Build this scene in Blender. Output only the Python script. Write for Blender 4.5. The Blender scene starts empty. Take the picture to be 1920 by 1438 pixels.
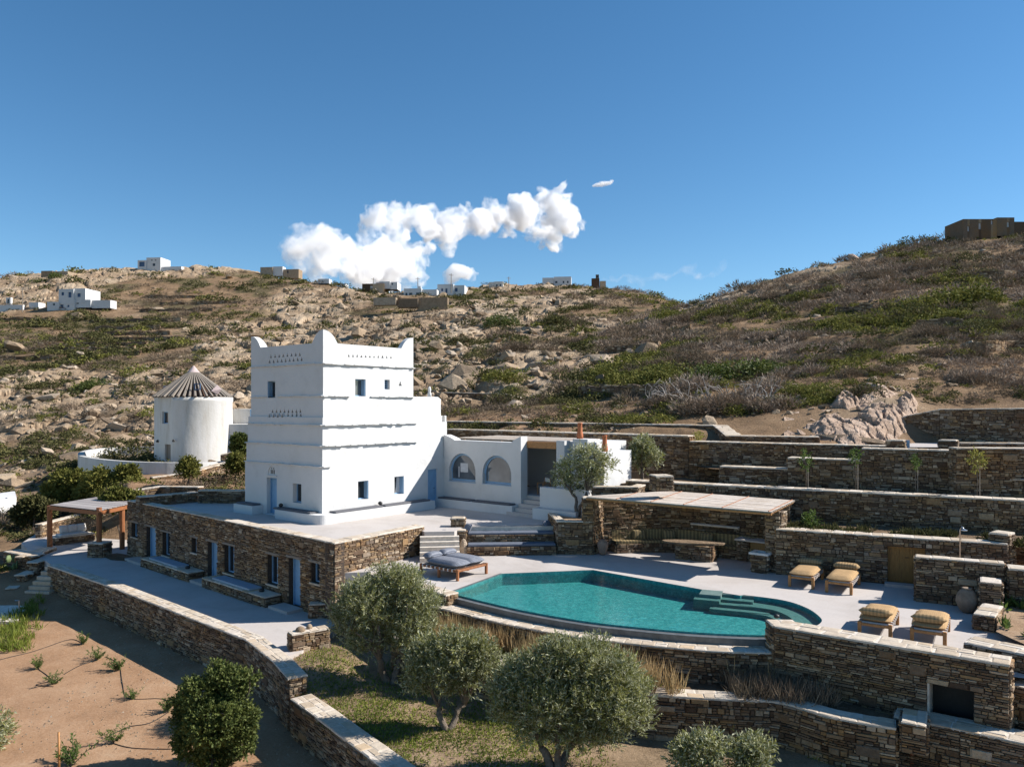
import bpy, math, random
import numpy as np
from mathutils import Vector, Matrix, noise as mnoise
from mathutils.geometry import tessellate_polygon

random.seed(11)
rng = np.random.default_rng(11)
sc = bpy.context.scene
col = sc.collection
PI = math.pi
R = math.radians

# ------------------------------------------------------------------ camera
EYE = 10.0            # height of the camera above the lower garden
F, HX, HY = 1464.0, 960.0, 758.0
cd = bpy.data.cameras.new('camera')
cam = bpy.data.objects.new('camera', cd)
col.objects.link(cam)
cam.location = (0, 0, EYE)
cam.rotation_euler = (R(90), 0, 0)
cd.sensor_width = 36.0
cd.lens = 36.0 * F / 1920.0
cd.shift_y = 39.0 / 1920.0
cd.clip_start = 0.5
cd.clip_end = 12000
sc.camera = cam

# ------------------------------------------------------------------ sky, sun, exposure
SUN_EL, SUN_AZ = R(36.5), R(6)           # azimuth from +X towards +Y
SUN = Vector((math.cos(SUN_EL) * math.cos(SUN_AZ), math.cos(SUN_EL) * math.sin(SUN_AZ), math.sin(SUN_EL)))
world = bpy.data.worlds.new('World')
sc.world = world
world.use_nodes = True
wn = world.node_tree
wn.nodes.clear()
sky = wn.nodes.new('ShaderNodeTexSky')
sky.sky_type = 'NISHITA'
sky.sun_disc = False
sky.sun_elevation = SUN_EL
sky.sun_rotation = R(90) - SUN_AZ
sky.altitude = 1200
sky.air_density = 1.0
sky.dust_density = 0.15
sky.ozone_density = 3.0
hsv = wn.nodes.new('ShaderNodeHueSaturation')
hsv.inputs['Hue'].default_value = 0.494
hsv.inputs['Saturation'].default_value = 1.2
bg = wn.nodes.new('ShaderNodeBackground')
bg.inputs['Strength'].default_value = 0.085
wo = wn.nodes.new('ShaderNodeOutputWorld')
wn.links.new(sky.outputs[0], hsv.inputs['Color'])
wn.links.new(hsv.outputs[0], bg.inputs['Color'])
wn.links.new(bg.outputs[0], wo.inputs['Surface'])
sl = bpy.data.lights.new('sun', 'SUN')
sl.energy = 5.0
sl.angle = R(0.53)
sl.color = (1.0, 0.955, 0.895)
so = bpy.data.objects.new('sun', sl)
col.objects.link(so)
so.rotation_euler = SUN.to_track_quat('Z', 'Y').to_euler()
so.location = (40, 20, 60)
vs = sc.view_settings
vs.view_transform = 'Standard'
vs.look = 'None'
vs.exposure = 0.75
vs.gamma = 1.0
vs.use_curve_mapping = False
sc.render.engine = 'CYCLES'
cy = sc.cycles
cy.max_bounces = 64
cy.diffuse_bounces = 3
cy.glossy_bounces = 3
cy.transmission_bounces = 4
cy.transparent_max_bounces = 8
cy.volume_bounces = 64
cy.caustics_reflective = False
cy.caustics_refractive = False
cy.use_denoising = True
cy.sample_clamp_indirect = 6

# ------------------------------------------------------------------ levels
ZT, ZD, ZP, ZG, ZS = 4.3, 3.2, 1.4, 0.9, -0.1    # terrace, pool deck, lower path, olive garden, soil garden


def at(px, py, z):
    """the point of height z that the photograph shows at pixel px, py"""
    d = (EYE - z) * F / (py - HY)
    return Vector(((px - HX) / F * d, d, z))


def at_d(px, py, d):
    return Vector(((px - HX) / F * d, d, EYE - (py - HY) / F * d))


def proj(p):
    return HX + p[0] / p[1] * F, HY - (p[2] - EYE) / p[1] * F


# ------------------------------------------------------------------ objects
ORG = {}


def tag(o, label=None, cat=None, group=None, kind=None):
    if label: o['label'] = label
    if cat: o['category'] = cat
    if group: o['group'] = group
    if kind or cat: o['kind'] = kind or 'thing'
    return o


def thing(name, label, cat, loc=(0, 0, 0), group=None):
    o = bpy.data.objects.new(name, None)
    o.empty_display_size = 0.2
    col.objects.link(o)
    o.location = loc
    ORG[o.name] = Vector(loc)
    return tag(o, label, cat, group)


def copy_tree(o, parent=None):
    c = o.copy()
    col.objects.link(c)
    c.parent = parent
    for ch in list(o.children):
        copy_tree(ch, c)
    return c


def link_mesh(name, me, parent=None, loc=None):
    o = bpy.data.objects.new(name, me)
    col.objects.link(o)
    if parent is not None:
        o.parent = parent
    if loc is not None:
        o.location = loc
    return o


def np_mesh(name, v, f, mat, smooth=False):
    """mesh from an (n,3) array and an (m,k) array of equal-sided faces"""
    me = bpy.data.meshes.new(name)
    v = np.asarray(v, dtype=np.float32)
    f = np.asarray(f, dtype=np.int32)
    k = f.shape[1]
    me.vertices.add(len(v))
    me.vertices.foreach_set('co', v.ravel())
    me.loops.add(f.size)
    me.loops.foreach_set('vertex_index', f.ravel())
    me.polygons.add(len(f))
    me.polygons.foreach_set('loop_start', np.arange(0, f.size, k, dtype=np.int32))
    me.polygons.foreach_set('loop_total', np.full(len(f), k, dtype=np.int32))
    me.polygons.foreach_set('use_smooth', np.full(len(f), smooth, dtype=bool))
    me.update(calc_edges=True)
    me.materials.append(mat)
    return me


class MB:
    def __init__(self):
        self.v, self.f = [], []

    def add(self, vs_, fs_):
        n = len(self.v)
        self.v.extend(Vector(p) for p in vs_)
        self.f.extend(tuple(i + n for i in f) for f in fs_)
        return self

    def quad(self, *p):
        return self.add(p, [tuple(range(len(p)))])

    def obox(self, o, ex, ey, ez):
        """box with corner o spanned by three vectors"""
        o, ex, ey, ez = Vector(o), Vector(ex), Vector(ey), Vector(ez)
        vs_ = [o, o + ex, o + ex + ey, o + ey, o + ez, o + ex + ez, o + ex + ey + ez, o + ey + ez]
        return self.add(vs_, [(3, 2, 1, 0), (4, 5, 6, 7), (0, 1, 5, 4), (1, 2, 6, 5), (2, 3, 7, 6), (3, 0, 4, 7)])

    def box(self, c, s, rz=0.0):
        c = Vector(c)
        m = Matrix.Rotation(rz, 3, 'Z')
        ex, ey, ez = m @ Vector((s[0], 0, 0)), m @ Vector((0, s[1], 0)), Vector((0, 0, s[2]))
        return self.obox(c - (ex + ey + ez) / 2, ex, ey, ez)

    def bbox(self, c, s, rz=0.0, b=0.02):
        """box with chamfered edges"""
        c = Vector(c)
        m = Matrix.Rotation(rz, 3, 'Z')
        hx, hy, hz = s[0] / 2, s[1] / 2, s[2] / 2
        vs_, fs_ = [], []
        rings = [(-hz, -b), (-hz + b, 0), (hz - b, 0), (hz, -b)]
        for z, k in rings:
            x, y = hx + k, hy + k
            bb = b if k == 0 else b * 0.5
            for px, py in ((x - bb, -y), (x, -y + bb), (x, y - bb), (x - bb, y), (-x + bb, y), (-x, y - bb), (-x, -y + bb), (-x + bb, -y)):
                vs_.append(c + m @ Vector((px, py, z)))
        for k in range(3):
            for i in range(8):
                j = (i + 1) % 8
                fs_.append((k * 8 + i, k * 8 + j, k * 8 + 8 + j, k * 8 + 8 + i))
        fs_.append(tuple(range(7, -1, -1)))
        fs_.append(tuple(range(24, 32)))
        return self.add(vs_, fs_)

    def prism(self, poly, z0, z1):
        n = len(poly)
        vs_ = [(p[0], p[1], z0) for p in poly] + [(p[0], p[1], z1) for p in poly]
        fs_ = [(i, (i + 1) % n, n + (i + 1) % n, n + i) for i in range(n)]
        tri = tessellate_polygon([[Vector((p[0], p[1], 0)) for p in poly]])
        fs_ += [tuple(n + i for i in t) for t in tri] + [tuple(reversed(t)) for t in tri]
        return self.add(vs_, fs_)

    def sheet(self, poly, z):
        tri = tessellate_polygon([[Vector((p[0], p[1], 0)) for p in poly]])
        fs_ = []
        for a, b, c in tri:
            k = (poly[b][0] - poly[a][0]) * (poly[c][1] - poly[a][1]) - (poly[b][1] - poly[a][1]) * (poly[c][0] - poly[a][0])
            fs_.append((a, b, c) if k > 0 else (a, c, b))
        return self.add([(p[0], p[1], z) for p in poly], fs_)

    def tube(self, pts, r, n=6):
        pts = [Vector(p) for p in pts]
        rs = r if isinstance(r, (list, tuple)) else [r] * len(pts)
        vs_, fs_ = [], []
        up = Vector((0.31, 0.17, 1)).normalized()
        for i, p in enumerate(pts):
            t = (pts[min(i + 1, len(pts) - 1)] - pts[max(i - 1, 0)]).normalized()
            a = t.cross(up)
            if a.length < 0.05: a = t.cross(Vector((1, 0, 0)))
            a.normalize()
            b = t.cross(a)
            for k in range(n):
                th = 2 * PI * k / n
                vs_.append(p + (a * math.cos(th) + b * math.sin(th)) * rs[i])
        for i in range(len(pts) - 1):
            for k in range(n):
                j = (k + 1) % n
                fs_.append((i * n + k, i * n + j, i * n + n + j, i * n + n + k))
        fs_.append(tuple(range(n - 1, -1, -1)))
        fs_.append(tuple(range((len(pts) - 1) * n, len(pts) * n)))
        return self.add(vs_, fs_)

    def lathe(self, c, prof, n=20, cap=True):
        c = Vector(c)
        vs_, fs_ = [], []
        for r, z in prof:
            for k in range(n):
                th = 2 * PI * k / n
                vs_.append(c + Vector((r * math.cos(th), r * math.sin(th), z)))
        for i in range(len(prof) - 1):
            for k in range(n):
                j = (k + 1) % n
                fs_.append((i * n + k, i * n + j, i * n + n + j, i * n + n + k))
        if cap:
            fs_.append(tuple(range(n - 1, -1, -1)))
            fs_.append(tuple(range((len(prof) - 1) * n, len(prof) * n)))
        return self.add(vs_, fs_)

    def puff(self, c, s, rz=0.0, nx=8, ny=8, p=0.35, tilt=0.0):
        """a stuffed cushion: a rounded slab of size s"""
        c = Vector(c)
        m = Matrix.Rotation(rz, 3, 'Z') @ Matrix.Rotation(tilt, 3, 'Y')
        vs_, fs_ = [], []
        for sgn in (1, -1):
            for i in range(nx + 1):
                for j in range(ny + 1):
                    u, v = i / nx * 2 - 1, j / ny * 2 - 1
                    h = max(0.0, (1 - u ** 4) * (1 - v ** 4)) ** p
                    e = 0.04 * (1 - h)
                    w = 1 + 0.03 * math.sin(u * 7 + v * 3) * (1 - h * 0.5)
                    vs_.append(c + m @ Vector((u * s[0] / 2 * (1 - 0.05 * v * v) , v * s[1] / 2 * (1 - 0.05 * u * u), sgn * h * s[2] / 2 * w)))
        q = (nx + 1) * (ny + 1)
        for k in range(2):
            for i in range(nx):
                for j in range(ny):
                    a = k * q + i * (ny + 1) + j
                    f = (a, a + 1, a + ny + 2, a + ny + 1)
                    fs_.append(f if k else f[::-1])
        return self.add(vs_, fs_)

    def build(self, name, mat, parent=None, smooth=False, base=None):
        me = bpy.data.meshes.new(name)
        org = Vector((0, 0, 0))
        if parent is not None:
            org = ORG[parent.name]
        elif base is not None:
            org = Vector(base)
        me.from_pydata([tuple(p - org) for p in self.v], [], self.f)
        if smooth:
            me.polygons.foreach_set('use_smooth', [True] * len(me.polygons))
        me.update()
        me.materials.append(mat)
        o = link_mesh(name, me, parent, None if parent is not None else org)
        ORG[o.name] = org
        return o


# ------------------------------------------------------------------ materials
MATS = {}


class NT:
    def __init__(self, name):
        self.m = bpy.data.materials.new(name)
        self.m.use_nodes = True
        self.t = self.m.node_tree
        self.b = self.t.nodes['Principled BSDF']
        self.out = self.t.nodes['Material Output']
        MATS[name] = self.m

    def n(self, typ, **kw):
        x = self.t.nodes.new(typ)
        for k, v in kw.items():
            setattr(x, k, v)
        return x

    def l(self, a, b):
        self.t.links.new(a, b)

    def pos(self):
        return self.n('ShaderNodeNewGeometry').outputs['Position']

    def noise(self, scale, detail=4, rough=0.6, vec=None, dist=0.0):
        x = self.n('ShaderNodeTexNoise')
        x.inputs['Scale'].default_value = scale
        x.inputs['Detail'].default_value = detail
        x.inputs['Roughness'].default_value = rough
        x.inputs['Distortion'].default_value = dist
        self.l(vec if vec is not None else self.pos(), x.inputs['Vector'])
        return x.outputs['Fac']

    def ramp(self, fac, stops, interp='LINEAR'):
        x = self.n('ShaderNodeValToRGB')
        cr = x.color_ramp
        cr.interpolation = interp
        while len(cr.elements) < len(stops):
            cr.elements.new(0.5)
        for e, (p, c) in zip(cr.elements, stops):
            e.position = p
            e.color = tuple(c) + (1,) if len(c) == 3 else c
        self.l(fac, x.inputs['Fac'])
        return x.outputs['Color']

    def mix(self, fac, a, b, mode='MIX'):
        x = self.n('ShaderNodeMix', data_type='RGBA', blend_type=mode)
        if isinstance(fac, (int, float)): x.inputs[0].default_value = fac
        else: self.l(fac, x.inputs[0])
        for i, c in ((6, a), (7, b)):
            if isinstance(c, (tuple, list)): x.inputs[i].default_value = tuple(c) + (1,)
            else: self.l(c, x.inputs[i])
        return x.outputs[2]

    def math(self, op, a, b=0.5, clamp=False):
        x = self.n('ShaderNodeMath', operation=op, use_clamp=clamp)
        for i, c in ((0, a), (1, b)):
            if isinstance(c, (int, float)): x.inputs[i].default_value = c
            else: self.l(c, x.inputs[i])
        return x.outputs[0]

    def rand(self):
        a = self.n('ShaderNodeObjectInfo').outputs['Random']
        b = self.n('ShaderNodeNewGeometry').outputs['Random Per Island']
        return self.math('FRACT', self.math('ADD', a, b))

    def attr(self, name):
        return self.n('ShaderNodeAttribute', attribute_name=name).outputs['Fac']

    def bump(self, h, strength=0.3, dist=0.05):
        x = self.n('ShaderNodeBump')
        x.inputs['Strength'].default_value = strength
        x.inputs['Distance'].default_value = dist
        self.l(h, x.inputs['Height'])
        self.l(x.outputs[0], self.b.inputs['Normal'])

    def done(self, color=None, rough=0.8, spec=0.3, metal=0.0):
        if color is not None:
            if isinstance(color, (tuple, list)): self.b.inputs['Base Color'].default_value = tuple(color) + (1,)
            else: self.l(color, self.b.inputs['Base Color'])
        self.b.inputs['Roughness'].default_value = rough
        self.b.inputs['Specular IOR Level'].default_value = spec
        self.b.inputs['Metallic'].default_value = metal
        return self.m


def simple(name, c, rough=0.8, var=0.15, scale=3.0, bump=0.1, bscale=30.0, bdist=0.02, spec=0.3, rnd=0.0):
    t = NT(name)
    lo = tuple(max(0, x * (1 - var)) for x in c)
    hi = tuple(min(1, x * (1 + var)) for x in c)
    k = t.ramp(t.noise(scale, 6, 0.65), [(0.3, lo), (0.7, hi)])
    if rnd:
        r = t.rand()
        k = t.mix(1.0, k, t.ramp(r, [(0, (1 - rnd,) * 3), (1, (1 + rnd * 0.6,) * 3)]), 'MULTIPLY')
    if bump:
        t.bump(t.noise(bscale, 5, 0.6), bump, bdist)
    return t.done(k, rough, spec)


M_WHITE = None


def make_materials():
    t = NT('plaster')
    k = t.ramp(t.noise(0.7, 6, 0.65), [(0.3, (0.535, 0.525, 0.51)), (0.48, (0.585, 0.58, 0.57)), (0.72, (0.61, 0.605, 0.60))])
    t.bump(t.noise(1.6, 8, 0.62), 0.5, 0.07)
    t.done(k, 0.85, 0.2)
    t = NT('aged_plaster')
    v = t.n('ShaderNodeMapping')
    v.inputs['Scale'].default_value = (1.2, 1.2, 0.18)
    t.l(t.pos(), v.inputs['Vector'])
    k = t.ramp(t.noise(1.3, 8, 0.7, v.outputs[0]), [(0.30, (0.44, 0.40, 0.345)), (0.44, (0.55, 0.525, 0.48)), (0.60, (0.60, 0.58, 0.55))])
    t.bump(t.noise(3, 8, 0.65), 0.5, 0.05)
    t.done(k, 0.9, 0.2)
    # field stone laid in walls
    t = NT('wall_stone')
    r = t.rand()
    k = t.ramp(r, [(0.0, (0.085, 0.058, 0.042)), (0.13, (0.13, 0.088, 0.06)), (0.28, (0.19, 0.128, 0.078)), (0.42, (0.175, 0.135, 0.105)),
                   (0.56, (0.24, 0.178, 0.12)), (0.68, (0.30, 0.20, 0.105)), (0.80, (0.26, 0.215, 0.17)), (0.91, (0.36, 0.285, 0.20)), (1.0, (0.47, 0.39, 0.30))])
    k = t.mix(1.0, k, t.ramp(t.noise(9, 6, 0.7), [(0.25, (0.62, 0.6, 0.58)), (0.75, (1.25, 1.22, 1.18))]), 'MULTIPLY')
    k = t.mix(t.ramp(t.noise(0.55, 4, 0.6), [(0.45, (0, 0, 0)), (0.7, (0.55, 0.55, 0.55))]), k, t.mix(1.0, k, (1.35, 1.02, 0.62), 'MULTIPLY'))
    k = t.mix(t.ramp(t.noise(0.8, 5, 0.6, None, 0.5), [(0.5, (0, 0, 0)), (0.75, (0.45, 0.45, 0.45))]), k, t.mix(1.0, k, (0.62, 0.60, 0.60), 'MULTIPLY'))
    t.bump(t.noise(22, 6, 0.7), 0.7, 0.03)
    t.done(k, 0.9, 0.2)
    simple('wall_core', (0.075, 0.055, 0.042), 0.95, 0.4, 12, 0.6, 40, 0.03)
    t = NT('coping_stone')
    r = t.rand()
    k = t.ramp(r, [(0, (0.44, 0.36, 0.27)), (0.3, (0.51, 0.43, 0.34)), (0.6, (0.55, 0.48, 0.39)), (0.85, (0.57, 0.51, 0.44)), (1, (0.50, 0.38, 0.25))])
    k = t.mix(1.0, k, t.ramp(t.noise(5, 7, 0.7), [(0.25, (0.7, 0.68, 0.66)), (0.7, (1.15, 1.13, 1.1))]), 'MULTIPLY')
    t.bump(t.noise(18, 6, 0.7), 0.5, 0.02)
    t.done(k, 0.9, 0.2)
    simple('coping_mortar', (0.60, 0.53, 0.45), 0.95, 0.2, 6, 0.4, 30)
    t = NT('deck')
    k = t.ramp(t.noise(0.55, 8, 0.62), [(0.3, (0.415, 0.365, 0.325)), (0.48, (0.47, 0.425, 0.39)), (0.7, (0.50, 0.455, 0.42))])
    k = t.mix(0.25, k, t.ramp(t.noise(14, 4, 0.7), [(0.3, (0.36, 0.32, 0.29)), (0.7, (0.54, 0.5, 0.47))]))
    k = t.mix(1.0, k, t.ramp(t.noise(0.23, 7, 0.7, None, 0.6), [(0.32, (0.84, 0.83, 0.82)), (0.5, (1.0, 1.0, 1.0)), (0.7, (1.05, 1.04, 1.03))]), 'MULTIPLY')
    k = t.mix(t.ramp(t.noise(2.6, 3, 0.5), [(0.66, (0, 0, 0)), (0.72, (0.22, 0.22, 0.22))]), k, (0.30, 0.25, 0.21))
    t.bump(t.noise(8, 6, 0.6), 0.2, 0.01)
    t.done(k, 0.75, 0.3)
    simple('dark_lip', (0.115, 0.12, 0.12), 0.45, 0.3, 4, 0.2, 20, 0.01, 0.5)
    simple('blue_paint', (0.20, 0.36, 0.54), 0.5, 0.12, 2.5, 0.12, 25, 0.01, 0.4)
    simple('deep_blue_paint', (0.045, 0.10, 0.20), 0.5, 0.15, 2.5, 0.1, 25, 0.01, 0.4)
    simple('grey_blue_frame', (0.22, 0.36, 0.52), 0.5, 0.1, 2.5, 0.1, 25, 0.01, 0.4)
    t = NT('glass')
    t.done((0.022, 0.028, 0.034), 0.04, 0.6)
    t = NT('pale_glass')
    k = t.ramp(t.noise(0.9, 2, 0.5), [(0.35, (0.03, 0.037, 0.045)), (0.6, (0.10, 0.115, 0.13))])
    t.done(k, 0.03, 1.0)
    simple('curtain', (0.55, 0.55, 0.56), 0.9, 0.15, 8)
    simple('grey_cushion', (0.115, 0.115, 0.125), 0.95, 0.15, 20, 0.3, 120, 0.01)
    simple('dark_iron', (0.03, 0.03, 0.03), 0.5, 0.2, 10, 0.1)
    simple('steel', (0.55, 0.56, 0.58), 0.3, 0.1, 10, 0.05)
    MATS['steel'].node_tree.nodes['Principled BSDF'].inputs['Metallic'].default_value = 0.9

    def wood(name, c, sc_=(1, 1, 12), rough=0.6):
        t = NT(name)
        v = t.n('ShaderNodeTexCoord').outputs['Object']
        mp = t.n('ShaderNodeMapping')
        mp.inputs['Scale'].default_value = sc_
        t.l(v, mp.inputs['Vector'])
        n_ = t.noise(4, 6, 0.65, mp.outputs[0], 0.6)
        k = t.ramp(n_, [(0.25, tuple(x * 0.55 for x in c)), (0.55, c), (0.8, tuple(min(1, x * 1.3) for x in c))])
        t.bump(n_, 0.25, 0.01)
        t.done(k, rough, 0.35)
    wood('orange_wood', (0.29, 0.11, 0.042), (6, 6, 1))
    wood('honey_wood', (0.42, 0.20, 0.07), (3, 3, 3))
    wood('door_wood', (0.30, 0.155, 0.045), (9, 9, 1))
    wood('dark_wood', (0.13, 0.065, 0.035), (4, 4, 4))
    wood('weathered_wood', (0.235, 0.20, 0.165), (5, 5, 5), 0.85)
    simple('pink_board', (0.47, 0.37, 0.35), 0.8, 0.15, 3, 0.1)

    # reed / board roof, one colour per board
    t = NT('reed')
    k = t.ramp(t.rand(), [(0, (0.50, 0.42, 0.34)), (0.5, (0.56, 0.49, 0.42)), (1, (0.62, 0.55, 0.48))])
    k = t.mix(1.0, k, t.ramp(t.noise(3, 6, 0.7), [(0.3, (0.8, 0.78, 0.76)), (0.7, (1.1, 1.09, 1.08))]), 'MULTIPLY')
    t.bump(t.noise(30, 4, 0.6), 0.3, 0.01)
    t.done(k, 0.9, 0.2)
    t = NT('grey_slats')
    k = t.ramp(t.rand(), [(0, (0.24, 0.21, 0.20)), (0.5, (0.33, 0.30, 0.285)), (1, (0.42, 0.385, 0.36))])
    t.done(k, 0.85, 0.2)

    # fabrics with woven stripes that follow the cushion (object space)
    def striped(name, a, b, freq, axis='X'):
        t = NT(name)
        v = t.n('ShaderNodeTexCoord').outputs['Object']
        w = t.n('ShaderNodeTexWave', wave_type='BANDS', bands_direction=axis)
        w.inputs['Scale'].default_value = freq
        w.inputs['Distortion'].default_value = 0.25
        w.inputs['Detail'].default_value = 1
        t.l(v, w.inputs['Vector'])
        k = t.mix(t.ramp(w.outputs['Fac'], [(0.35, (0, 0, 0)), (0.65, (1, 1, 1))]), a, b)
        k = t.mix(1.0, k, t.ramp(t.noise(9, 4, 0.6), [(0.3, (0.85,) * 3), (0.7, (1.1,) * 3)]), 'MULTIPLY')
        t.bump(t.noise(3.5, 5, 0.6), 0.4, 0.04)
        t.done(k, 0.95, 0.1)
    striped('tan_fabric', (0.42, 0.275, 0.145), (0.385, 0.25, 0.125), 6.0, 'Y')
    striped('tan_bolster', (0.41, 0.27, 0.14), (0.28, 0.19, 0.10), 3.2, 'Y')
    striped('navy_fabric', (0.125, 0.135, 0.165), (0.24, 0.25, 0.28), 6.5, 'X')
    striped('bench_fabric', (0.15, 0.12, 0.07), (0.28, 0.21, 0.11), 2.2, 'X')
    simple('blue_pad', (0.115, 0.13, 0.165), 0.95, 0.15, 6, 0.3, 60)
    simple('pale_blue_top', (0.30, 0.37, 0.45), 0.6, 0.12, 3, 0.15)
    simple('white_fabric', (0.62, 0.60, 0.57), 0.95, 0.1, 6, 0.3, 30)
    simple('terracotta', (0.40, 0.135, 0.06), 0.85, 0.2, 5, 0.3, 30)
    simple('jar_clay', (0.32, 0.20, 0.14), 0.85, 0.25, 4, 0.3, 30)
    simple('old_jar_clay', (0.22, 0.165, 0.12), 0.9, 0.3, 4, 0.4, 30)
    simple('orange_pipe', (0.42, 0.12, 0.05), 0.5, 0.15, 4, 0.05)
    simple('blue_cap', (0.06, 0.16, 0.45), 0.5, 0.1, 4, 0.05)
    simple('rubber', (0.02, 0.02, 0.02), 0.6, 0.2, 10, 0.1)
    simple('bark', (0.17, 0.135, 0.105), 0.95, 0.4, 9, 0.9, 18, 0.06)
    simple('dry_twig', (0.35, 0.27, 0.205), 0.95, 0.35, 3, 0.0, rnd=0.45)
    simple('dead_branch', (0.30, 0.27, 0.245), 0.95, 0.3, 6, 0.3)

    # soils
    t = NT('planter_soil')
    k = t.ramp(t.noise(1.6, 8, 0.7), [(0.3, (0.10, 0.065, 0.042)), (0.5, (0.17, 0.115, 0.07)), (0.7, (0.26, 0.185, 0.12))])
    t.bump(t.noise(9, 8, 0.75), 0.9, 0.08)
    t.done(k, 0.95, 0.1)
    t = NT('garden_earth')
    n1 = t.noise(0.5, 8, 0.65)
    k = t.ramp(n1, [(0.30, (0.13, 0.085, 0.048)), (0.44, (0.22, 0.145, 0.08)), (0.56, (0.33, 0.225, 0.135)), (0.72, (0.42, 0.31, 0.205))])
    k = t.mix(0.35, k, t.ramp(t.noise(11, 6, 0.75), [(0.3, (0.09, 0.07, 0.045)), (0.7, (0.36, 0.28, 0.20))]))
    t.bump(t.noise(7, 9, 0.75), 0.8, 0.08)
    t.done(k, 0.95, 0.1)
    t = NT('pale_soil')
    k = t.ramp(t.noise(0.8, 9, 0.7), [(0.3, (0.25, 0.15, 0.09)), (0.5, (0.34, 0.225, 0.14)), (0.7, (0.40, 0.29, 0.195))])
    t.bump(t.noise(6, 9, 0.75), 0.7, 0.08)
    t.done(k, 0.95, 0.1)

    # pool
    t = NT('caustic_pool_tile')
    vo = t.n('ShaderNodeTexVoronoi')
    vo.inputs['Scale'].default_value = 7.0
    t.l(t.pos(), vo.inputs['Vector'])
    k = t.ramp(vo.outputs['Distance'], [(0.10, (0.20, 0.50, 0.47)), (0.28, (0.055, 0.27, 0.265)), (0.7, (0.02, 0.17, 0.175))])  # teal tile tone with caustic specks painted in
    k = t.mix(0.5, k, t.ramp(t.noise(4.0, 6, 0.8), [(0.36, (0.015, 0.15, 0.16)), (0.5, (0.035, 0.215, 0.22)), (0.64, (0.11, 0.37, 0.35))]))
    ve = t.n('ShaderNodeTexVoronoi', feature='DISTANCE_TO_EDGE')
    ve.inputs['Scale'].default_value = 5.0
    wp = t.n('ShaderNodeVectorMath', operation='ADD')
    nz = t.n('ShaderNodeTexNoise')
    nz.inputs['Scale'].default_value = 3.0
    t.l(t.pos(), nz.inputs['Vector'])
    t.l(t.pos(), wp.inputs[0])
    t.l(nz.outputs['Color'], wp.inputs[1])
    t.l(wp.outputs[0], ve.inputs['Vector'])
    k = t.mix(t.ramp(ve.outputs['Distance'], [(0.0, (0.35, 0.35, 0.35)), (0.12, (0, 0, 0))]), k, (0.16, 0.46, 0.43))  # bright network painted in as caustic light on the bottom
    t.done(k, 0.6, 0.3)
    t = NT('step_tile')
    k = t.ramp(t.noise(7.0, 4, 0.7), [(0.3, (0.10, 0.155, 0.14)), (0.7, (0.17, 0.235, 0.215))])
    t.done(k, 0.6, 0.3)
    t = NT('water')
    t.t.nodes.remove(t.b)
    tr = t.n('ShaderNodeBsdfTransparent')
    tr.inputs['Color'].default_value = (0.72, 0.96, 0.95, 1)
    gl = t.n('ShaderNodeBsdfGlossy')
    gl.inputs['Roughness'].default_value = 0.02
    fr = t.n('ShaderNodeLayerWeight')
    fr.inputs['Blend'].default_value = 0.5
    bp = t.n('ShaderNodeBump')
    bp.inputs['Strength'].default_value = 0.4
    bp.inputs['Distance'].default_value = 0.03
    t.l(t.noise(3.2, 5, 0.6, None, 0.8), bp.inputs['Height'])
    t.l(bp.outputs[0], gl.inputs['Normal'])
    t.l(bp.outputs[0], fr.inputs['Normal'])
    mx = t.n('ShaderNodeMixShader')
    t.l(t.math('ADD', 0.02, t.math('MULTIPLY', 0.9, t.math('POWER', fr.outputs['Facing'], 5.0))), mx.inputs[0])
    t.l(tr.outputs[0], mx.inputs[1])
    t.l(gl.outputs[0], mx.inputs[2])
    t.l(mx.outputs[0], t.out.inputs['Surface'])

    # leaves: colour per leaf, paler back where the species has one
    def leaf(name, a, b, back=None, trans=0.25, cs=1.2, rough=0.6, spec=0.22):
        t = NT(name)
        k = t.ramp(t.rand(), [(0, a), (1, b)])
        k = t.mix(1.0, k, t.ramp(t.noise(cs, 3, 0.6), [(0.3, (0.62, 0.66, 0.6)), (0.7, (1.3, 1.25, 1.15))]), 'MULTIPLY')
        if back is not None:
            k = t.mix(t.math('MULTIPLY', t.n('ShaderNodeNewGeometry').outputs['Backfacing'], 0.8), k, back)
        t.done(k, rough, spec)
        tl = t.n('ShaderNodeBsdfTranslucent')
        t.l(k, tl.inputs['Color'])
        mx = t.n('ShaderNodeMixShader')
        mx.inputs[0].default_value = trans
        t.l(t.b.outputs[0], mx.inputs[1])
        t.l(tl.outputs[0], mx.inputs[2])
        t.l(mx.outputs[0], t.out.inputs['Surface'])
    leaf('olive_leaf', (0.115, 0.13, 0.034), (0.31, 0.31, 0.105), (0.44, 0.44, 0.29), 0.25, 1.2, 0.5, 0.35)
    leaf('bush_leaf', (0.055, 0.08, 0.02), (0.15, 0.17, 0.05), None, 0.25)
    leaf('fresh_leaf', (0.06, 0.11, 0.025), (0.14, 0.19, 0.05), None, 0.35)
    leaf('heath_leaf', (0.06, 0.062, 0.026), (0.135, 0.125, 0.052), None, 0.15, 0.35, 0.8, 0.1)
    leaf('lush_leaf', (0.095, 0.105, 0.026), (0.225, 0.21, 0.06), None, 0.2, 0.35, 0.8, 0.1)
    leaf('brown_leaf', (0.125, 0.095, 0.074), (0.28, 0.215, 0.165), None, 0.1, 0.4, 0.9, 0.05)
    leaf('straw', (0.30, 0.21, 0.11), (0.52, 0.38, 0.21), None, 0.3, 1.0)
    leaf('grass', (0.10, 0.14, 0.02), (0.25, 0.28, 0.055), None, 0.35, 0.8)
    leaf('cactus', (0.10, 0.15, 0.07), (0.16, 0.21, 0.10), None, 0.05)
    leaf('yellow_leaf', (0.22, 0.21, 0.05), (0.32, 0.30, 0.08), None, 0.3)

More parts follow.
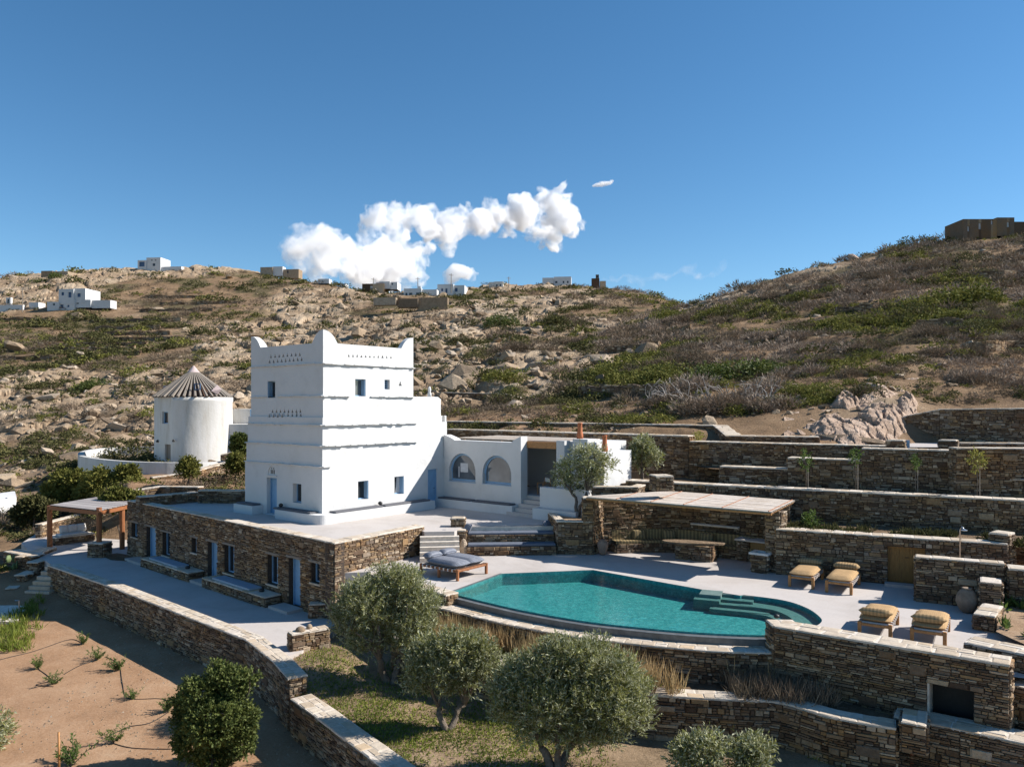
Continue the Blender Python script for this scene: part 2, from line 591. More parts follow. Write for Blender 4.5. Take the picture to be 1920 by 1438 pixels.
    # hillside: earth, rock and low growth, chosen by what lies there (attributes of the terrain)
    t = NT('hillside')
    rk, gr, sl_, rn = t.attr('rock'), t.attr('green'), t.attr('soil'), t.attr('cell')
    earth = t.ramp(t.noise(0.35, 10, 0.72), [(0.28, (0.12, 0.077, 0.046)), (0.45, (0.21, 0.135, 0.077)), (0.6, (0.29, 0.19, 0.11)), (0.75, (0.37, 0.26, 0.165))])
    rock = t.ramp(rn, [(0, (0.19, 0.135, 0.092)), (0.35, (0.31, 0.22, 0.143)), (0.65, (0.37, 0.275, 0.185)), (1, (0.43, 0.34, 0.245))])
    rock = t.mix(1.0, rock, t.ramp(t.noise(1.1, 10, 0.75), [(0.25, (0.5, 0.48, 0.46)), (0.5, (0.95, 0.94, 0.93)), (0.75, (1.2, 1.18, 1.15))]), 'MULTIPLY')
    k = t.mix(rk, earth, rock)
    veg = t.ramp(t.noise(1.7, 8, 0.8), [(0.3, (0.045, 0.04, 0.02)), (0.5, (0.105, 0.088, 0.042)), (0.7, (0.18, 0.145, 0.08))])
    k = t.mix(gr, k, veg)
    soil = t.ramp(t.noise(0.45, 9, 0.68), [(0.3, (0.215, 0.105, 0.046)), (0.46, (0.30, 0.155, 0.072)), (0.58, (0.355, 0.20, 0.105)), (0.74, (0.42, 0.275, 0.165))])
    soil = t.mix(0.33, soil, t.ramp(t.noise(12, 8, 0.85), [(0.35, (0.16, 0.10, 0.06)), (0.65, (0.52, 0.40, 0.29))]))
    k = t.mix(sl_, k, soil)
    h = t.math('ADD', t.noise(2.2, 12, 0.78), t.math('MULTIPLY', t.noise(14, 6, 0.7), 0.15))
    t.bump(h, 0.85, 0.35)
    bn = [x for x in t.t.nodes if x.type == 'BUMP'][-1]
    t.l(t.math('SUBTRACT', 0.85, t.math('MULTIPLY', sl_, 0.58)), bn.inputs['Strength'])
    t.done(k, 0.95, 0.1)
    t = NT('boulder')
    k = t.ramp(t.rand(), [(0, (0.19, 0.138, 0.095)), (0.35, (0.31, 0.228, 0.152)), (0.7, (0.37, 0.285, 0.20)), (1, (0.44, 0.355, 0.27))])
    k = t.mix(1.0, k, t.ramp(t.noise(1.6, 9, 0.75), [(0.25, (0.55, 0.53, 0.5)), (0.55, (1, 1, 1)), (0.75, (1.2, 1.18, 1.15))]), 'MULTIPLY')
    t.bump(t.noise(3.5, 8, 0.7), 0.8, 0.2)
    t.done(k, 0.92, 0.15)
    t = NT('pink_rock')
    k = t.ramp(t.noise(0.9, 10, 0.75), [(0.28, (0.27, 0.18, 0.125)), (0.5, (0.50, 0.36, 0.265)), (0.7, (0.62, 0.48, 0.38))])
    t.bump(t.noise(2.5, 10, 0.75), 1.0, 0.3)
    t.done(k, 0.92, 0.15)


make_materials()
# ------------------------------------------------------------------ numeric noise
def _h(ix, iy, seed):
    with np.errstate(over='ignore'):
        a = (ix.astype(np.int64) * 374761393 + iy.astype(np.int64) * 668265263 + seed * 1274126177) & 0xFFFFFFFF
        a = ((a ^ (a >> 13)) * 1274126177) & 0xFFFFFFFF
        a = (a ^ (a >> 16)) & 0xFFFFFF
    return a / float(0x1000000)


def vnoise(x, y, seed=0):
    ix, iy = np.floor(x), np.floor(y)
    fx, fy = x - ix, y - iy
    fx, fy = fx * fx * (3 - 2 * fx), fy * fy * (3 - 2 * fy)
    a, b = _h(ix, iy, seed), _h(ix + 1, iy, seed)
    c, d = _h(ix, iy + 1, seed), _h(ix + 1, iy + 1, seed)
    return (a * (1 - fx) + b * fx) * (1 - fy) + (c * (1 - fx) + d * fx) * fy


def fbm(x, y, octv=4, seed=0):
    s, a, t = 0.0, 1.0, 0.0
    for k in range(octv):
        s = s + a * vnoise(x * 2 ** k + 13.7 * k, y * 2 ** k + 7.1 * k, seed + k)
        t += a
        a *= 0.5
    return s / t


def worley(x, y, seed=0):
    ix, iy = np.floor(x), np.floor(y)
    f1 = np.full(x.shape, 9.0)
    f2 = np.full(x.shape, 9.0)
    cid = np.zeros(x.shape)
    dx0, dy0 = np.zeros(x.shape), np.zeros(x.shape)
    for i in (-1, 0, 1):
        for j in (-1, 0, 1):
            cx, cy_ = ix + i, iy + j
            px, py = cx + _h(cx, cy_, seed), cy_ + _h(cx, cy_, seed + 5)
            dx, dy = x - px, y - py
            d = np.hypot(dx, dy)
            n = d < f1
            f2 = np.where(n, f1, np.minimum(f2, d))
            cid = np.where(n, _h(cx, cy_, seed + 9), cid)
            dx0, dy0 = np.where(n, dx, dx0), np.where(n, dy, dy0)
            f1 = np.where(n, d, f1)
    return f1, f2, cid, dx0, dy0


def smooth(a, b, x):
    t = np.clip((x - a) / (b - a), 0, 1)
    return t * t * (3 - 2 * t)


# ------------------------------------------------------------------ the lie of the land
# columns of the view: (distance, image row) where the ground shows, (distance, None, height) where it is covered
TAB = {
    -600: [(40, None, -.1), (60, None, .5), (80, None, 1.5), (110, 800), (160, 700), (230, 600), (300, 530)],
    -100: [(38, None, -.1), (46, None, .8), (60, 975), (76, 905), (105, 805), (150, 705), (220, 605), (290, 523)],
    0: [(38, None, -.1), (44, None, .9), (60, 968), (76, 900), (105, 800), (150, 700), (220, 600), (290, 519)],
    120: [(38, None, -.1), (44, None, .8), (56, None, 1.2), (62, 935), (70, 895), (100, 800), (145, 705), (215, 606), (292, 505)],
    240: [(44, None, -.1), (50, None, 1.5), (54, 907), (63, 889), (73, 872), (82, 838), (98, 800), (120, 740), (175, 650), (235, 580), (300, 504)],
    360: [(46, None, -.1), (51, None, 4.1), (54, 914), (63, 889), (73, 872), (82, 845), (105, 765), (140, 690), (190, 620), (240, 570), (305, 500)],
    480: [(42, None, -.1), (50, None, 3.9), (56, 907), (63, 890), (73, 870), (82, 845), (110, 750), (140, 690), (190, 620), (245, 560), (310, 500)],
    600: [(36, None, -.1), (46, None, 3.8), (56, None, 5.0), (70, None, 6.8), (110, 760), (140, 690), (190, 620), (240, 560), (270, 521)],
    720: [(33, None, -.1), (42, None, 3.5), (52, None, 6.2), (60, None, 8.6), (80, None, 10.6), (110, 705), (150, 640), (190, 600), (250, 548)],
    838: [(33, None, -.1), (40, None, 3.5), (52, None, 6.0), (58.6, None, 8.4), (64, 782), (74, 752), (77, 742), (95, 705), (125, 655), (175, 600), (235, 562), (262, 546)],
    960: [(31, None, -.1), (38, None, 2.6), (47, None, 6.0), (53.5, None, 8.4), (60, 783), (70, 756), (75, 744), (95, 700), (125, 650), (175, 600), (230, 560), (270, 531)],
    1080: [(31, None, -.1), (38, None, 2.6), (46, None, 5.0), (50.5, None, 8.3), (57, 780), (64, 766), (70, 742), (92, 690), (125, 635), (170, 590), (225, 556), (265, 531)],
    1200: [(39.2, None, -.1), (40.3, None, 4.4), (43.5, None, 5.6), (48, None, 8.4), (53, 786), (58, 762), (68, 725), (92, 665), (125, 622), (170, 586), (215, 558), (245, 542)],
    1290: [(38.4, None, -.1), (39.5, None, 4.4), (42.3, None, 5.6), (46, None, 8.4), (51, 783), (56, 752), (66, 715), (90, 655), (122, 612), (160, 585), (205, 562), (228, 551)],
    1350: [(37.6, None, -.1), (38.6, None, 4.4), (41.5, None, 5.6), (44, None, 8.0), (47.5, 805), (52, 770), (57, 740), (68, 690), (90, 640), (118, 600), (140, 575), (158, 545)],
    1440: [(36.7, None, -.1), (37.7, None, 4.4), (40.3, None, 5.6), (42.5, None, 8.0), (46, 800), (51, 765), (56, 742), (66, 690), (86, 640), (110, 592), (138, 556), (165, 522)],
    1560: [(35.2, None, -.1), (36, None, 4.4), (38.6, None, 5.6), (40.6, None, 7.8), (44, 812), (48, 770), (54, 730), (66, 676), (86, 620), (112, 565), (140, 525), (170, 492)],
    1680: [(33.5, None, -.1), (34.4, None, 4.4), (37, None, 5.6), (38.5, None, 7.4), (43, 826), (46, 775), (52, 738), (65, 665), (85, 605), (115, 540), (145, 500), (175, 465)],
    1800: [(32.3, None, -.1), (33.2, None, 4.4), (35.6, None, 5.6), (37.2, None, 7.0), (43, None, 7.2), (46.5, None, 9.4), (50, 762), (57, 705), (70, 640), (90, 575), (130, 500), (176, 447)],
    1920: [(31, None, -.1), (32, None, 4.4), (34.4, None, 5.6), (36, None, 6.6), (42, None, 7.2), (45.8, None, 9.5), (50, 752), (58, 700), (72, 640), (98, 560), (130, 500), (178, 430)],
    2050: [(29.8, None, -.1), (30.8, None, 4.2), (34, None, 5.6), (42, None, 7.2), (46, None, 9.6), (58, 695), (72, 635), (98, 552), (130, 492), (178, 415)],
    2600: [(26, None, -.1), (28, None, 4.2), (33, None, 5.6), (42, None, 7.5), (46, None, 9.8), (60, 690), (100, 540), (178, 400)],
}
TPX = np.array(sorted(TAB), float)
TD = np.exp(np.linspace(math.log(5.0), math.log(2500.0), 640))
TZ = np.zeros((len(TPX), len(TD)))
for _i, _k in enumerate(sorted(TAB)):
    ds, zs = [5.0], [-0.1]
    for e in TAB[_k]:
        ds.append(e[0])
        zs.append(e[2] if e[1] is None else EYE - (e[1] - HY) / F * e[0])
    dc, zc = ds[-1], zs[-1]
    sl_ = (zc - EYE) / dc
    for m_, dz in ((1.04, sl_ * 0.02 * dc - 0.3), (1.15, -2.5), (1.4, -9.0), (2.2, -0.45 * zc), (4.0, -0.8 * zc)):
        ds.append(dc * m_)
        zs.append(zc + dz)
    ds.append(2600.0)
    zs.append(2.0)
    TZ[_i] = np.interp(np.log(TD), np.log(ds), zs)
for _k in range(3):                                 # ease the corners of the long slopes, not of the built ground
    S = TZ.copy()
    S[:, 1:-1] = 0.25 * TZ[:, :-2] + 0.5 * TZ[:, 1:-1] + 0.25 * TZ[:, 2:]
    w = smooth(60, 90, TD)[None, :]
    TZ = TZ * (1 - w) + S * w

_fx = np.arange(-600.0, 2600.1, 20.0)               # finer columns, blended across the long slopes
_fz = np.stack([np.interp(_fx, TPX, TZ[:, j]) for j in range(len(TD))], 1)
_k = np.exp(-0.5 * (np.arange(-6, 7) / 2.6) ** 2)
_k /= _k.sum()
_pad = np.pad(_fz, ((6, 6), (0, 0)), 'edge')
_bl = sum(_k[i] * _pad[i:i + len(_fx)] for i in range(13))
_w = smooth(56, 78, TD)[None, :]
TPX, TZ = _fx, _fz * (1 - _w) + _bl * _w


def base_height(x, y):
    y = np.maximum(y, 5.01)
    px = np.clip(HX + x / y * F, -599, 2599)
    i = np.clip(np.searchsorted(TPX, px) - 1, 0, len(TPX) - 2)
    u = (px - TPX[i]) / (TPX[i + 1] - TPX[i])
    v = (np.log(np.minimum(y, 2490)) - math.log(5.0)) / (math.log(2500.0) - math.log(5.0)) * (len(TD) - 1)
    j = np.clip(np.floor(v).astype(int), 0, len(TD) - 2)
    v = v - j
    return (TZ[i, j] * (1 - v) + TZ[i, j + 1] * v) * (1 - u) + (TZ[i + 1, j] * (1 - v) + TZ[i + 1, j + 1] * v) * u


def ground(x, y, full=False):
    """height of the land at x, y; with full also what lies there"""
    x, y = np.asarray(x, float), np.asarray(y, float)
    z = base_height(x, y)
    px = HX + x / np.maximum(y, 5) * F
    py = HY - (z - EYE) / np.maximum(y, 5) * F
    far = smooth(50, 78, y)
    near = 1 - smooth(36, 46, y)
    # old farm terraces: dry walls that step along the slope
    left = smooth(-60, 40, px) * (1 - smooth(300, 400, px)) * smooth(585, 600, py) * (1 - smooth(680, 700, py))
    mid = smooth(230, 300, px) * (1 - smooth(470, 520, px)) * smooth(545, 556, py) * (1 - smooth(596, 606, py))
    rgt = smooth(1280, 1380, px) * smooth(62, 72, y) * (1 - smooth(150, 165, y)) * smooth(0.50, 0.54, fbm(x / 26, y / 14, 2, 40))
    m = np.clip(rgt * 0.6 + 0.0 * left * mid, 0, 1)
    st = np.where(px > 1000, 1.7, 2.0)
    q = z / st + (fbm(x / 22, y / 22, 3, 21) - 0.5) * 1.3
    fr = q - np.floor(q)
    zt = z + st * (np.where(fr < 0.8, fr * 0.22, 0.176 + (fr - 0.8) * 4.12) - fr)
    z = z * (1 - m) + zt * m
    terr = np.maximum(np.maximum(left, mid), m * 0.5)
    # bedrock: tilted slabs with cracks between them
    wx = x + 5 * (fbm(x / 9, y / 9, 3, 3) - 0.5)
    wy = y + 5 * (fbm(x / 9, y / 9, 3, 8) - 0.5)
    rot = 0.5
    ux, uy = wx * math.cos(rot) + wy * math.sin(rot), -wx * math.sin(rot) + wy * math.cos(rot)
    a1, b1, c1, dx1, dy1 = worley(ux / 9.0, uy / 6.5, 1)
    a2, b2, c2, dx2, dy2 = worley(ux / 3.4, uy / 2.6, 2)
    patch = fbm(x / 30, y / 30, 4, 60)
    rk = smooth(0.44, 0.56, patch + 0.10 * (1 - smooth(850, 1150, px)) - 0.14 * smooth(1000, 1300, px))
    cliff = np.exp(-((px - 1640) / 95) ** 2) * np.exp(-((y - 47) / 4.5) ** 2)
    cliff2 = np.exp(-((px - 1740) / 60) ** 2) * np.exp(-((y - 60) / 7) ** 2) * 0.8
    rk = np.clip(np.maximum(rk, np.maximum(cliff, cliff2) * 1.3), 0, 1) * (1 - terr * 0.9)
    slab1 = (c1 - 0.4) * 1.5 + (-dx1 * (_f(c1, 3) - 0.15) * 1.5 + dy1 * (_f(c1, 7) - 0.2) * 2.2)
    slab2 = (c2 - 0.45) * 0.55 + (-dx2 * (_f(c2, 3) - 0.2) + dy2 * (_f(c2, 7) - 0.3)) * 0.6
    crack = -0.9 * (1 - smooth(0.0, 0.16, b1 - a1)) - 0.3 * (1 - smooth(0.0, 0.2, b2 - a2))
    amp = far * (0.30 + 0.70 * rk) * np.where(px > 1050, 0.55, 1.0) + cliff * 0.5
    z = z + amp * rk * (0.74 * slab1 + 0.72 * slab2 + 0.8 * crack)
    z = z + far * (1.3 - 1.0 * terr) * (fbm(x / 14, y / 14, 4, 30) - 0.5) + far * 0.35 * (fbm(x / 3.0, y / 3.0, 4, 31) - 0.5)
    z = z + (1 - far) * smooth(40, 44, y) * 0.16 * (fbm(x / 2.0, y / 2.0, 4, 33) - 0.5)
    z = z + near * 0.14 * (fbm(x / 2.4, y / 2.4, 5, 32) - 0.5)
    if not full:
        return z
    rockm = np.clip(rk * smooth(0.1, 0.4, slab1 * 0.3 + slab2 * 0.5 + 0.55) * far + cliff, 0, 1)
    g = fbm(x / 11, y / 8, 5, 77)
    green = smooth(0.47, 0.60, g) * (1 - rockm * 0.9) * far * 0.85
    soil = np.maximum(near, (1 - smooth(58, 66, y)) * smooth(200, 260, px) * (1 - smooth(1020, 1180, px)) * 0.7)
    return z, rockm, green, soil, np.clip(0.6 * c1 + 0.4 * c2, 0, 1), terr


def _f(c, k):
    q = c * (37.7 + 11 * k)
    return q - np.floor(q)


def ground_at(px, py, dmin=46.0, dmax=330.0):
    """where the line of sight through a pixel first meets the land"""
    d = np.exp(np.linspace(math.log(dmin), math.log(dmax), 500))
    x = (px - HX) / F * d
    z = base_height(x, d)
    row = HY - (z - EYE) / d * F
    k = np.argmax(row <= py)
    if row[k] > py: k = len(d) - 1
    return float(x[k]), float(d[k]), float(ground(x[k:k + 1], d[k:k + 1])[0])


def build_terrain():
    pxs = np.concatenate([np.linspace(-2600, -170, 26), np.linspace(-150, 2070, 640), np.linspace(2090, 4600, 26)])
    ds = np.concatenate([np.exp(np.linspace(math.log(6.5), math.log(52), 130)), np.exp(np.linspace(math.log(52.3), math.log(335), 360)),
                         np.exp(np.linspace(math.log(345), math.log(2400), 30))])
    P, D = np.meshgrid(pxs, ds)
    X, Y = (P - HX) / F * D, D
    z, rock, green, soil, cell, terr = ground(X.ravel(), Y.ravel(), True)
    v = np.stack([X.ravel(), Y.ravel(), z], 1)
    nr, nc = P.shape
    i = np.arange(nr - 1)[:, None] * nc + np.arange(nc - 1)[None, :]
    f = np.stack([i, i + 1, i + nc + 1, i + nc], -1).reshape(-1, 4)
    me = np_mesh('hillside', v, f, MATS['hillside'], True)
    for n_, a in (('rock', rock), ('green', green), ('soil', soil), ('cell', cell)):
        at_ = me.attributes.new(n_, 'FLOAT', 'POINT')
        at_.data.foreach_set('value', a.astype(np.float32))
    me.polygons.foreach_set('use_smooth', (soil[f].mean(1) > 0.5))
    tag(link_mesh('hill_terrain', me), kind='structure')


build_terrain()


# ------------------------------------------------------------------ clouds
def cloud(name, label, puffs, D, dens, seed, mat='vapour'):
    """a real body of vapour: spheres joined into one mesh, filled with a volume whose rim is broken up by noise"""
    import bmesh
    bm = bmesh.new()
    rr = random.Random(seed)
    xs = [p[0] for p in puffs]
    c0 = at_d(sum(xs) / len(xs), sum(p[1] for p in puffs) / len(puffs), D)
    D0 = D
    for px, py, r in puffs:
        D = D0 * (0.78 + 0.46 * (px - 520) / 586) if len(puffs) > 20 else D0
        for k in range(13):
            a, e = rr.uniform(0, 2 * PI), r * rr.random() ** 0.5
            q = at_d(px + e * math.cos(a), py + 0.85 * e * math.sin(a), D)
            q.y += rr.uniform(-0.8, 0.8) * r / F * D
            s = r / F * D * (rr.uniform(0.35, 0.65) if k else 1.0)
            if not k: q = at_d(px, py, D)
            bmesh.ops.create_icosphere(bm, subdivisions=3, radius=s, matrix=Matrix.Translation(q - c0))
    D = D0
    rm = 22 / F * D
    for v in bm.verts:                            # billows: push the skin in and out
        p = v.co
        n_ = mnoise.turbulence_vector(p / (rm * 1.5), 4, False)
        v.co = p + (n_ - Vector((0.35, 0.35, 0.35))) * rm * 0.75
    me = bpy.data.meshes.new(name)
    bm.to_mesh(me)
    bm.free()
    o = link_mesh(name, me, None, c0)
    t = bpy.data.node_groups.new('vapour', 'GeometryNodeTree')
    t.interface.new_socket('Geometry', in_out='INPUT', socket_type='NodeSocketGeometry')
    t.interface.new_socket('Geometry', in_out='OUTPUT', socket_type='NodeSocketGeometry')
    gi, go = t.nodes.new('NodeGroupInput'), t.nodes.new('NodeGroupOutput')
    mv = t.nodes.new('GeometryNodeMeshToVolume')
    mv.resolution_mode = 'VOXEL_SIZE'
    mv.inputs['Voxel Size'].default_value = D / F * 2.4
    mv.inputs['Density'].default_value = 1.0
    mv.inputs['Interior Band Width'].default_value = D / F * 9
    sm = t.nodes.new('GeometryNodeSetMaterial')
    sm.inputs['Material'].default_value = MATS[mat]
    t.links.new(gi.outputs[0], mv.inputs['Mesh'])
    t.links.new(mv.outputs[0], sm.inputs['Geometry'])
    t.links.new(sm.outputs[0], go.inputs[0])
    md = o.modifiers.new('vapour', 'NODES')
    md.node_group = t
    me.materials.append(MATS[mat])
    tag(o, label, 'cloud', kind='stuff')
    return o


def vapour_material(D, name='vapour', dens=0.06):
    t = NT(name)
    t.t.nodes.remove(t.b)
    pv = t.n('ShaderNodeVolumePrincipled')
    pv.inputs['Color'].default_value = (0.975, 0.978, 0.985, 1)
    pv.inputs['Anisotropy'].default_value = 0.0
    den = t.attr('density')
    n1 = t.noise(F / D / 34.0, 7, 0.68)
    k = t.math('SUBTRACT', t.math('MULTIPLY', den, 4.4), t.math('MULTIPLY', n1, 2.0))
    k = t.math('MULTIPLY', t.math('MAXIMUM', k, 0.0), dens * 1400 / D)
    t.l(k, pv.inputs['Density'])
    pv.inputs['Density Attribute'].default_value = ''
    t.l(pv.outputs[0], t.out.inputs['Volume'])


CLOUD_D = 1500.0
vapour_material(CLOUD_D)
cloud('cloud', 'long white cumulus cloud above the middle of the hill', [
    (552, 462, 24), (585, 452, 34), (630, 462, 36), (680, 482, 36), (735, 478, 42), (785, 468, 30), (815, 462, 14), (600, 490, 26), (660, 505, 26), (730, 512, 28),
    (780, 505, 18), (570, 478, 26), (610, 448, 30), (640, 490, 30), (700, 500, 34), (760, 495, 32), (620, 510, 24), (690, 520, 24), (590, 440, 22), (722, 404, 30), (757, 398, 28), (705, 438, 22), (745, 436, 28), (800, 410, 32), (850, 418, 36), (900, 412, 30), (846, 452, 20), (940, 402, 28),
    (985, 392, 34), (1036, 372, 28), (1060, 402, 34), (1096, 416, 14), (1040, 436, 24), (1010, 432, 22), (1056, 462, 10), (960, 432, 16), (770, 532, 16), (725, 534, 16)],
    CLOUD_D, 1.0, 4)
cloud('cloud', 'small white cloud just above the white house on the ridge', [(862, 500, 14), (852, 514, 14), (876, 510, 16), (898, 518, 9)], CLOUD_D, 1.0, 5)
cloud('cloud', 'tiny white puff of cloud high on the right of the big one', [(1136, 334, 9), (1126, 340, 6), (1142, 342, 6)], CLOUD_D, 1.0, 6)

vapour_material(CLOUD_D, 'thin_vapour', 0.006)
cloud('cloud', 'faint low veil of cloud just above the dip between the hills', [(1130 + 12 * k, 528 - 0.9 * k - (k % 5) * 3, 8 + k % 4) for k in range(20)], CLOUD_D, 1.0, 8, 'thin_vapour')
# ------------------------------------------------------------------ masonry
def stone_units(mat, n=12, flat=False):
    out = []
    rr = random.Random(5)
    for k in range(n):
        j = lambda a: rr.uniform(-a, a)
        v = []
        for y, inset, jt in ((0.5, 0.0, 0.0), (-0.28, 0.0, 0.045), (-0.5, 0.085, 0.05)):
            for x, z in ((-1, -1), (1, -1), (1, 1), (-1, 1)):
                v.append((x * (0.5 - inset * (0.55 if not flat else 1)) + j(jt), y + (j(0.07) if y == -0.5 else 0), z * (0.5 - inset * 1.1) + j(jt * 1.6)))
        f = [(8, 9, 10, 11)]
        for a in (0, 4):
            for i in range(4):
                f.append((a + i, a + (i + 1) % 4, a + 4 + (i + 1) % 4, a + 4 + i))
        out.append((np.array(v), np.array(f)))
    return out


UNITS = stone_units(None)
FLAGS = stone_units(None, 12, True)
UM = {}


def unit_mesh(kind, k, mat):
    key = (kind, k, mat)
    if key not in UM:
        v, f = (UNITS if kind == 's' else FLAGS)[k]
        UM[key] = np_mesh('stone_%s' % ('face' if kind == 's' else 'flag'), v, f, MATS[mat])
    return UM[key]


NST = [0]


def emit(t, stones, kind='s', mat='wall_stone', nobj=300, name='stone', rest='stonework'):
    """stones: (centre, angle, w, depth, h[, pitch]); the ones that show largest become objects, the rest one mesh"""
    org = ORG[t.name]
    sc_ = []
    for s in stones:
        c = s[0]
        if c.y < 4:
            sc_.append(-1)
            continue
        px, py = proj(c)
        inside = -30 < px < 1950 and -20 < py < 1470
        w = max(s[2], s[4]) * F / c.y
        nrm = Vector((math.sin(s[1]), -math.cos(s[1]), 0)) if kind == 's' else Vector((0, 0, 1))
        facing = nrm.dot(Vector((0, 0, EYE)) - c)
        sc_.append(w if inside and facing > 0 else -1)
    order = sorted(range(len(stones)), key=lambda i: -sc_[i])
    pick = set(i for i in order[:nobj] if sc_[i] >= 8)
    V, Fc = [], []
    nv = 0
    for i, s in enumerate(stones):
        c, a, w, d, h = s[:5]
        k = NST[0] % 12
        NST[0] += 1
        m = Matrix.Translation(c) @ Matrix.Rotation(a, 4, 'Z')
        if kind != 's':
            m = m @ Matrix.Rotation(s[5] if len(s) > 5 else 0.0, 4, 'Y') @ Matrix.Rotation(-PI / 2, 4, 'X')
        m = m @ Matrix.Diagonal((w, d, h, 1))
        if i in pick:
            o = link_mesh(name, unit_mesh(kind, k, mat), t)
            o.matrix_local = Matrix.Translation(-org) @ m
        else:
            v, f = (UNITS if kind == 's' else FLAGS)[k]
            mm = np.array(m)
            V.append(v @ mm[:3, :3].T + mm[:3, 3] - np.array(org))
            Fc.append(f + nv)
            nv += len(v)
    if V:
        o = link_mesh(rest, np_mesh(rest, np.concatenate(V), np.concatenate(Fc), MATS[mat]), t)
        o['kind'] = 'stuff'


def seg_info(path):
    P = [Vector((p[0], p[1], 0)) for p in path]
    L = [0.0]
    for a, b in zip(P, P[1:]):
        L.append(L[-1] + (b - a).length)
    return P, L


def pt_on(P, L, s):
    s = min(max(s, 0), L[-1] - 1e-6)
    k = max(i for i in range(len(P) - 1) if L[i] <= s)
    u = (s - L[k]) / (L[k + 1] - L[k])
    return P[k].lerp(P[k + 1], u), k, u


def course(path, zb, zt, ops=None, smooth_=False, big=0.85, depth=0.14, proud=0.05, rr=None):
    """stones on the right-hand side of a path, between zb and zt (numbers, or one per vertex)"""
    rr = rr or random.Random(len(path) * 31 + int(path[0][0] * 10))
    out = []
    P, L = seg_info(path)
    zb_ = [zb] * len(P) if isinstance(zb, (int, float)) else zb
    zt_ = [zt] * len(P) if isinstance(zt, (int, float)) else zt
    runs = [(0, L[-1])] if smooth_ else list(zip(L, L[1:]))
    for s0, s1 in runs:
        lo = min(zb_)
        hi = max(zt_)
        z = lo
        while z < hi - 0.03:
            h = rr.choice((0.06, 0.075, 0.09, 0.11, 0.14, 0.19)) * big * rr.uniform(0.9, 1.15)
            spans = [(s0, s1)]
            for o in ops or ():
                if min(z + h, o['z1']) - max(z, o['z0']) > 0.4 * h:
                    spans = [q for a, b in spans for q in ((a, min(b, o['a'])), (max(a, o['b']), b)) if q[1] - q[0] > 0.05]
            for sa, sb in spans:
              s = sa
              while s < sb - 0.02:
                w = min(0.14 + rr.expovariate(6.5), 0.62) * big * (1.5 if rr.random() < 0.08 else 1)
                if s + w > sb - 0.12: w = sb - s
                p, k, u = pt_on(P, L, s + w / 2)
                b_ = zb_[k] + (zb_[k + 1] - zb_[k]) * u
                t_ = zt_[k] + (zt_[k + 1] - zt_[k]) * u
                za, zc = max(z, b_), min(z + h, t_)
                if zc - za > 0.035:
                    tg = (P[k + 1] - P[k]).normalized()
                    nrm = Vector((tg.y, -tg.x, 0))
                    parts = [(za, zc)]
                    if zc - za > 0.115 * big and rr.random() < 0.5:
                        m_ = za + (zc - za) * rr.uniform(0.35, 0.65)
                        parts = [(za, m_), (m_, zc)]
                    for q0, q1 in parts:
                        c = p + nrm * (proud - depth / 2 + rr.uniform(-0.02, 0.022))
                        c.z = (q0 + q1) / 2
                        out.append((c, math.atan2(tg.y, tg.x) + rr.uniform(-0.02, 0.02), w - rr.uniform(0.008, 0.03), depth, q1 - q0 - rr.uniform(0.006, 0.022)))
                s += w
            z += h
    for _ in range(int(L[-1] * (max(zt_) - min(zb_)) * 0.55)):
        s = rr.uniform(0.4, max(0.45, L[-1] - 0.4))
        w, h = rr.uniform(0.38, 0.75) * big, rr.uniform(0.2, 0.34) * big
        p, k, u = pt_on(P, L, s)
        if not smooth_ and (s - w / 2 < L[k] + 0.05 or s + w / 2 > L[k + 1] - 0.05): continue
        b_ = zb_[k] + (zb_[k + 1] - zb_[k]) * u
        t_ = zt_[k] + (zt_[k + 1] - zt_[k]) * u
        if t_ - b_ < h + 0.1: continue
        z = rr.uniform(b_, t_ - h - 0.04)
        if any(o['a'] - w / 2 - 0.05 < s < o['b'] + w / 2 + 0.05 and z < o['z1'] + 0.12 and z + h > o['z0'] - 0.1 for o in ops or ()): continue
        tg = (P[k + 1] - P[k]).normalized()
        c = p + Vector((tg.y, -tg.x, 0)) * (proud - depth / 2 + 0.034)
        c.z = z + h / 2
        out.append((c, math.atan2(tg.y, tg.x), w, depth, h))
    return out


def offset_path(path, d):
    """the path moved by d to its left"""
    P, _ = seg_info(path)
    out = []
    for i, p in enumerate(P):
        a = (P[i] - P[i - 1]).normalized() if i > 0 else None
        b = (P[i + 1] - P[i]).normalized() if i < len(P) - 1 else None
        a, b = a or b, b or a
        na, nb = Vector((-a.y, a.x, 0)), Vector((-b.y, b.x, 0))
        m = (na + nb).normalized()
        k = max(0.35, m.dot(na))
        out.append(p + m * (d / k))
    return [(q.x, q.y) for q in out]


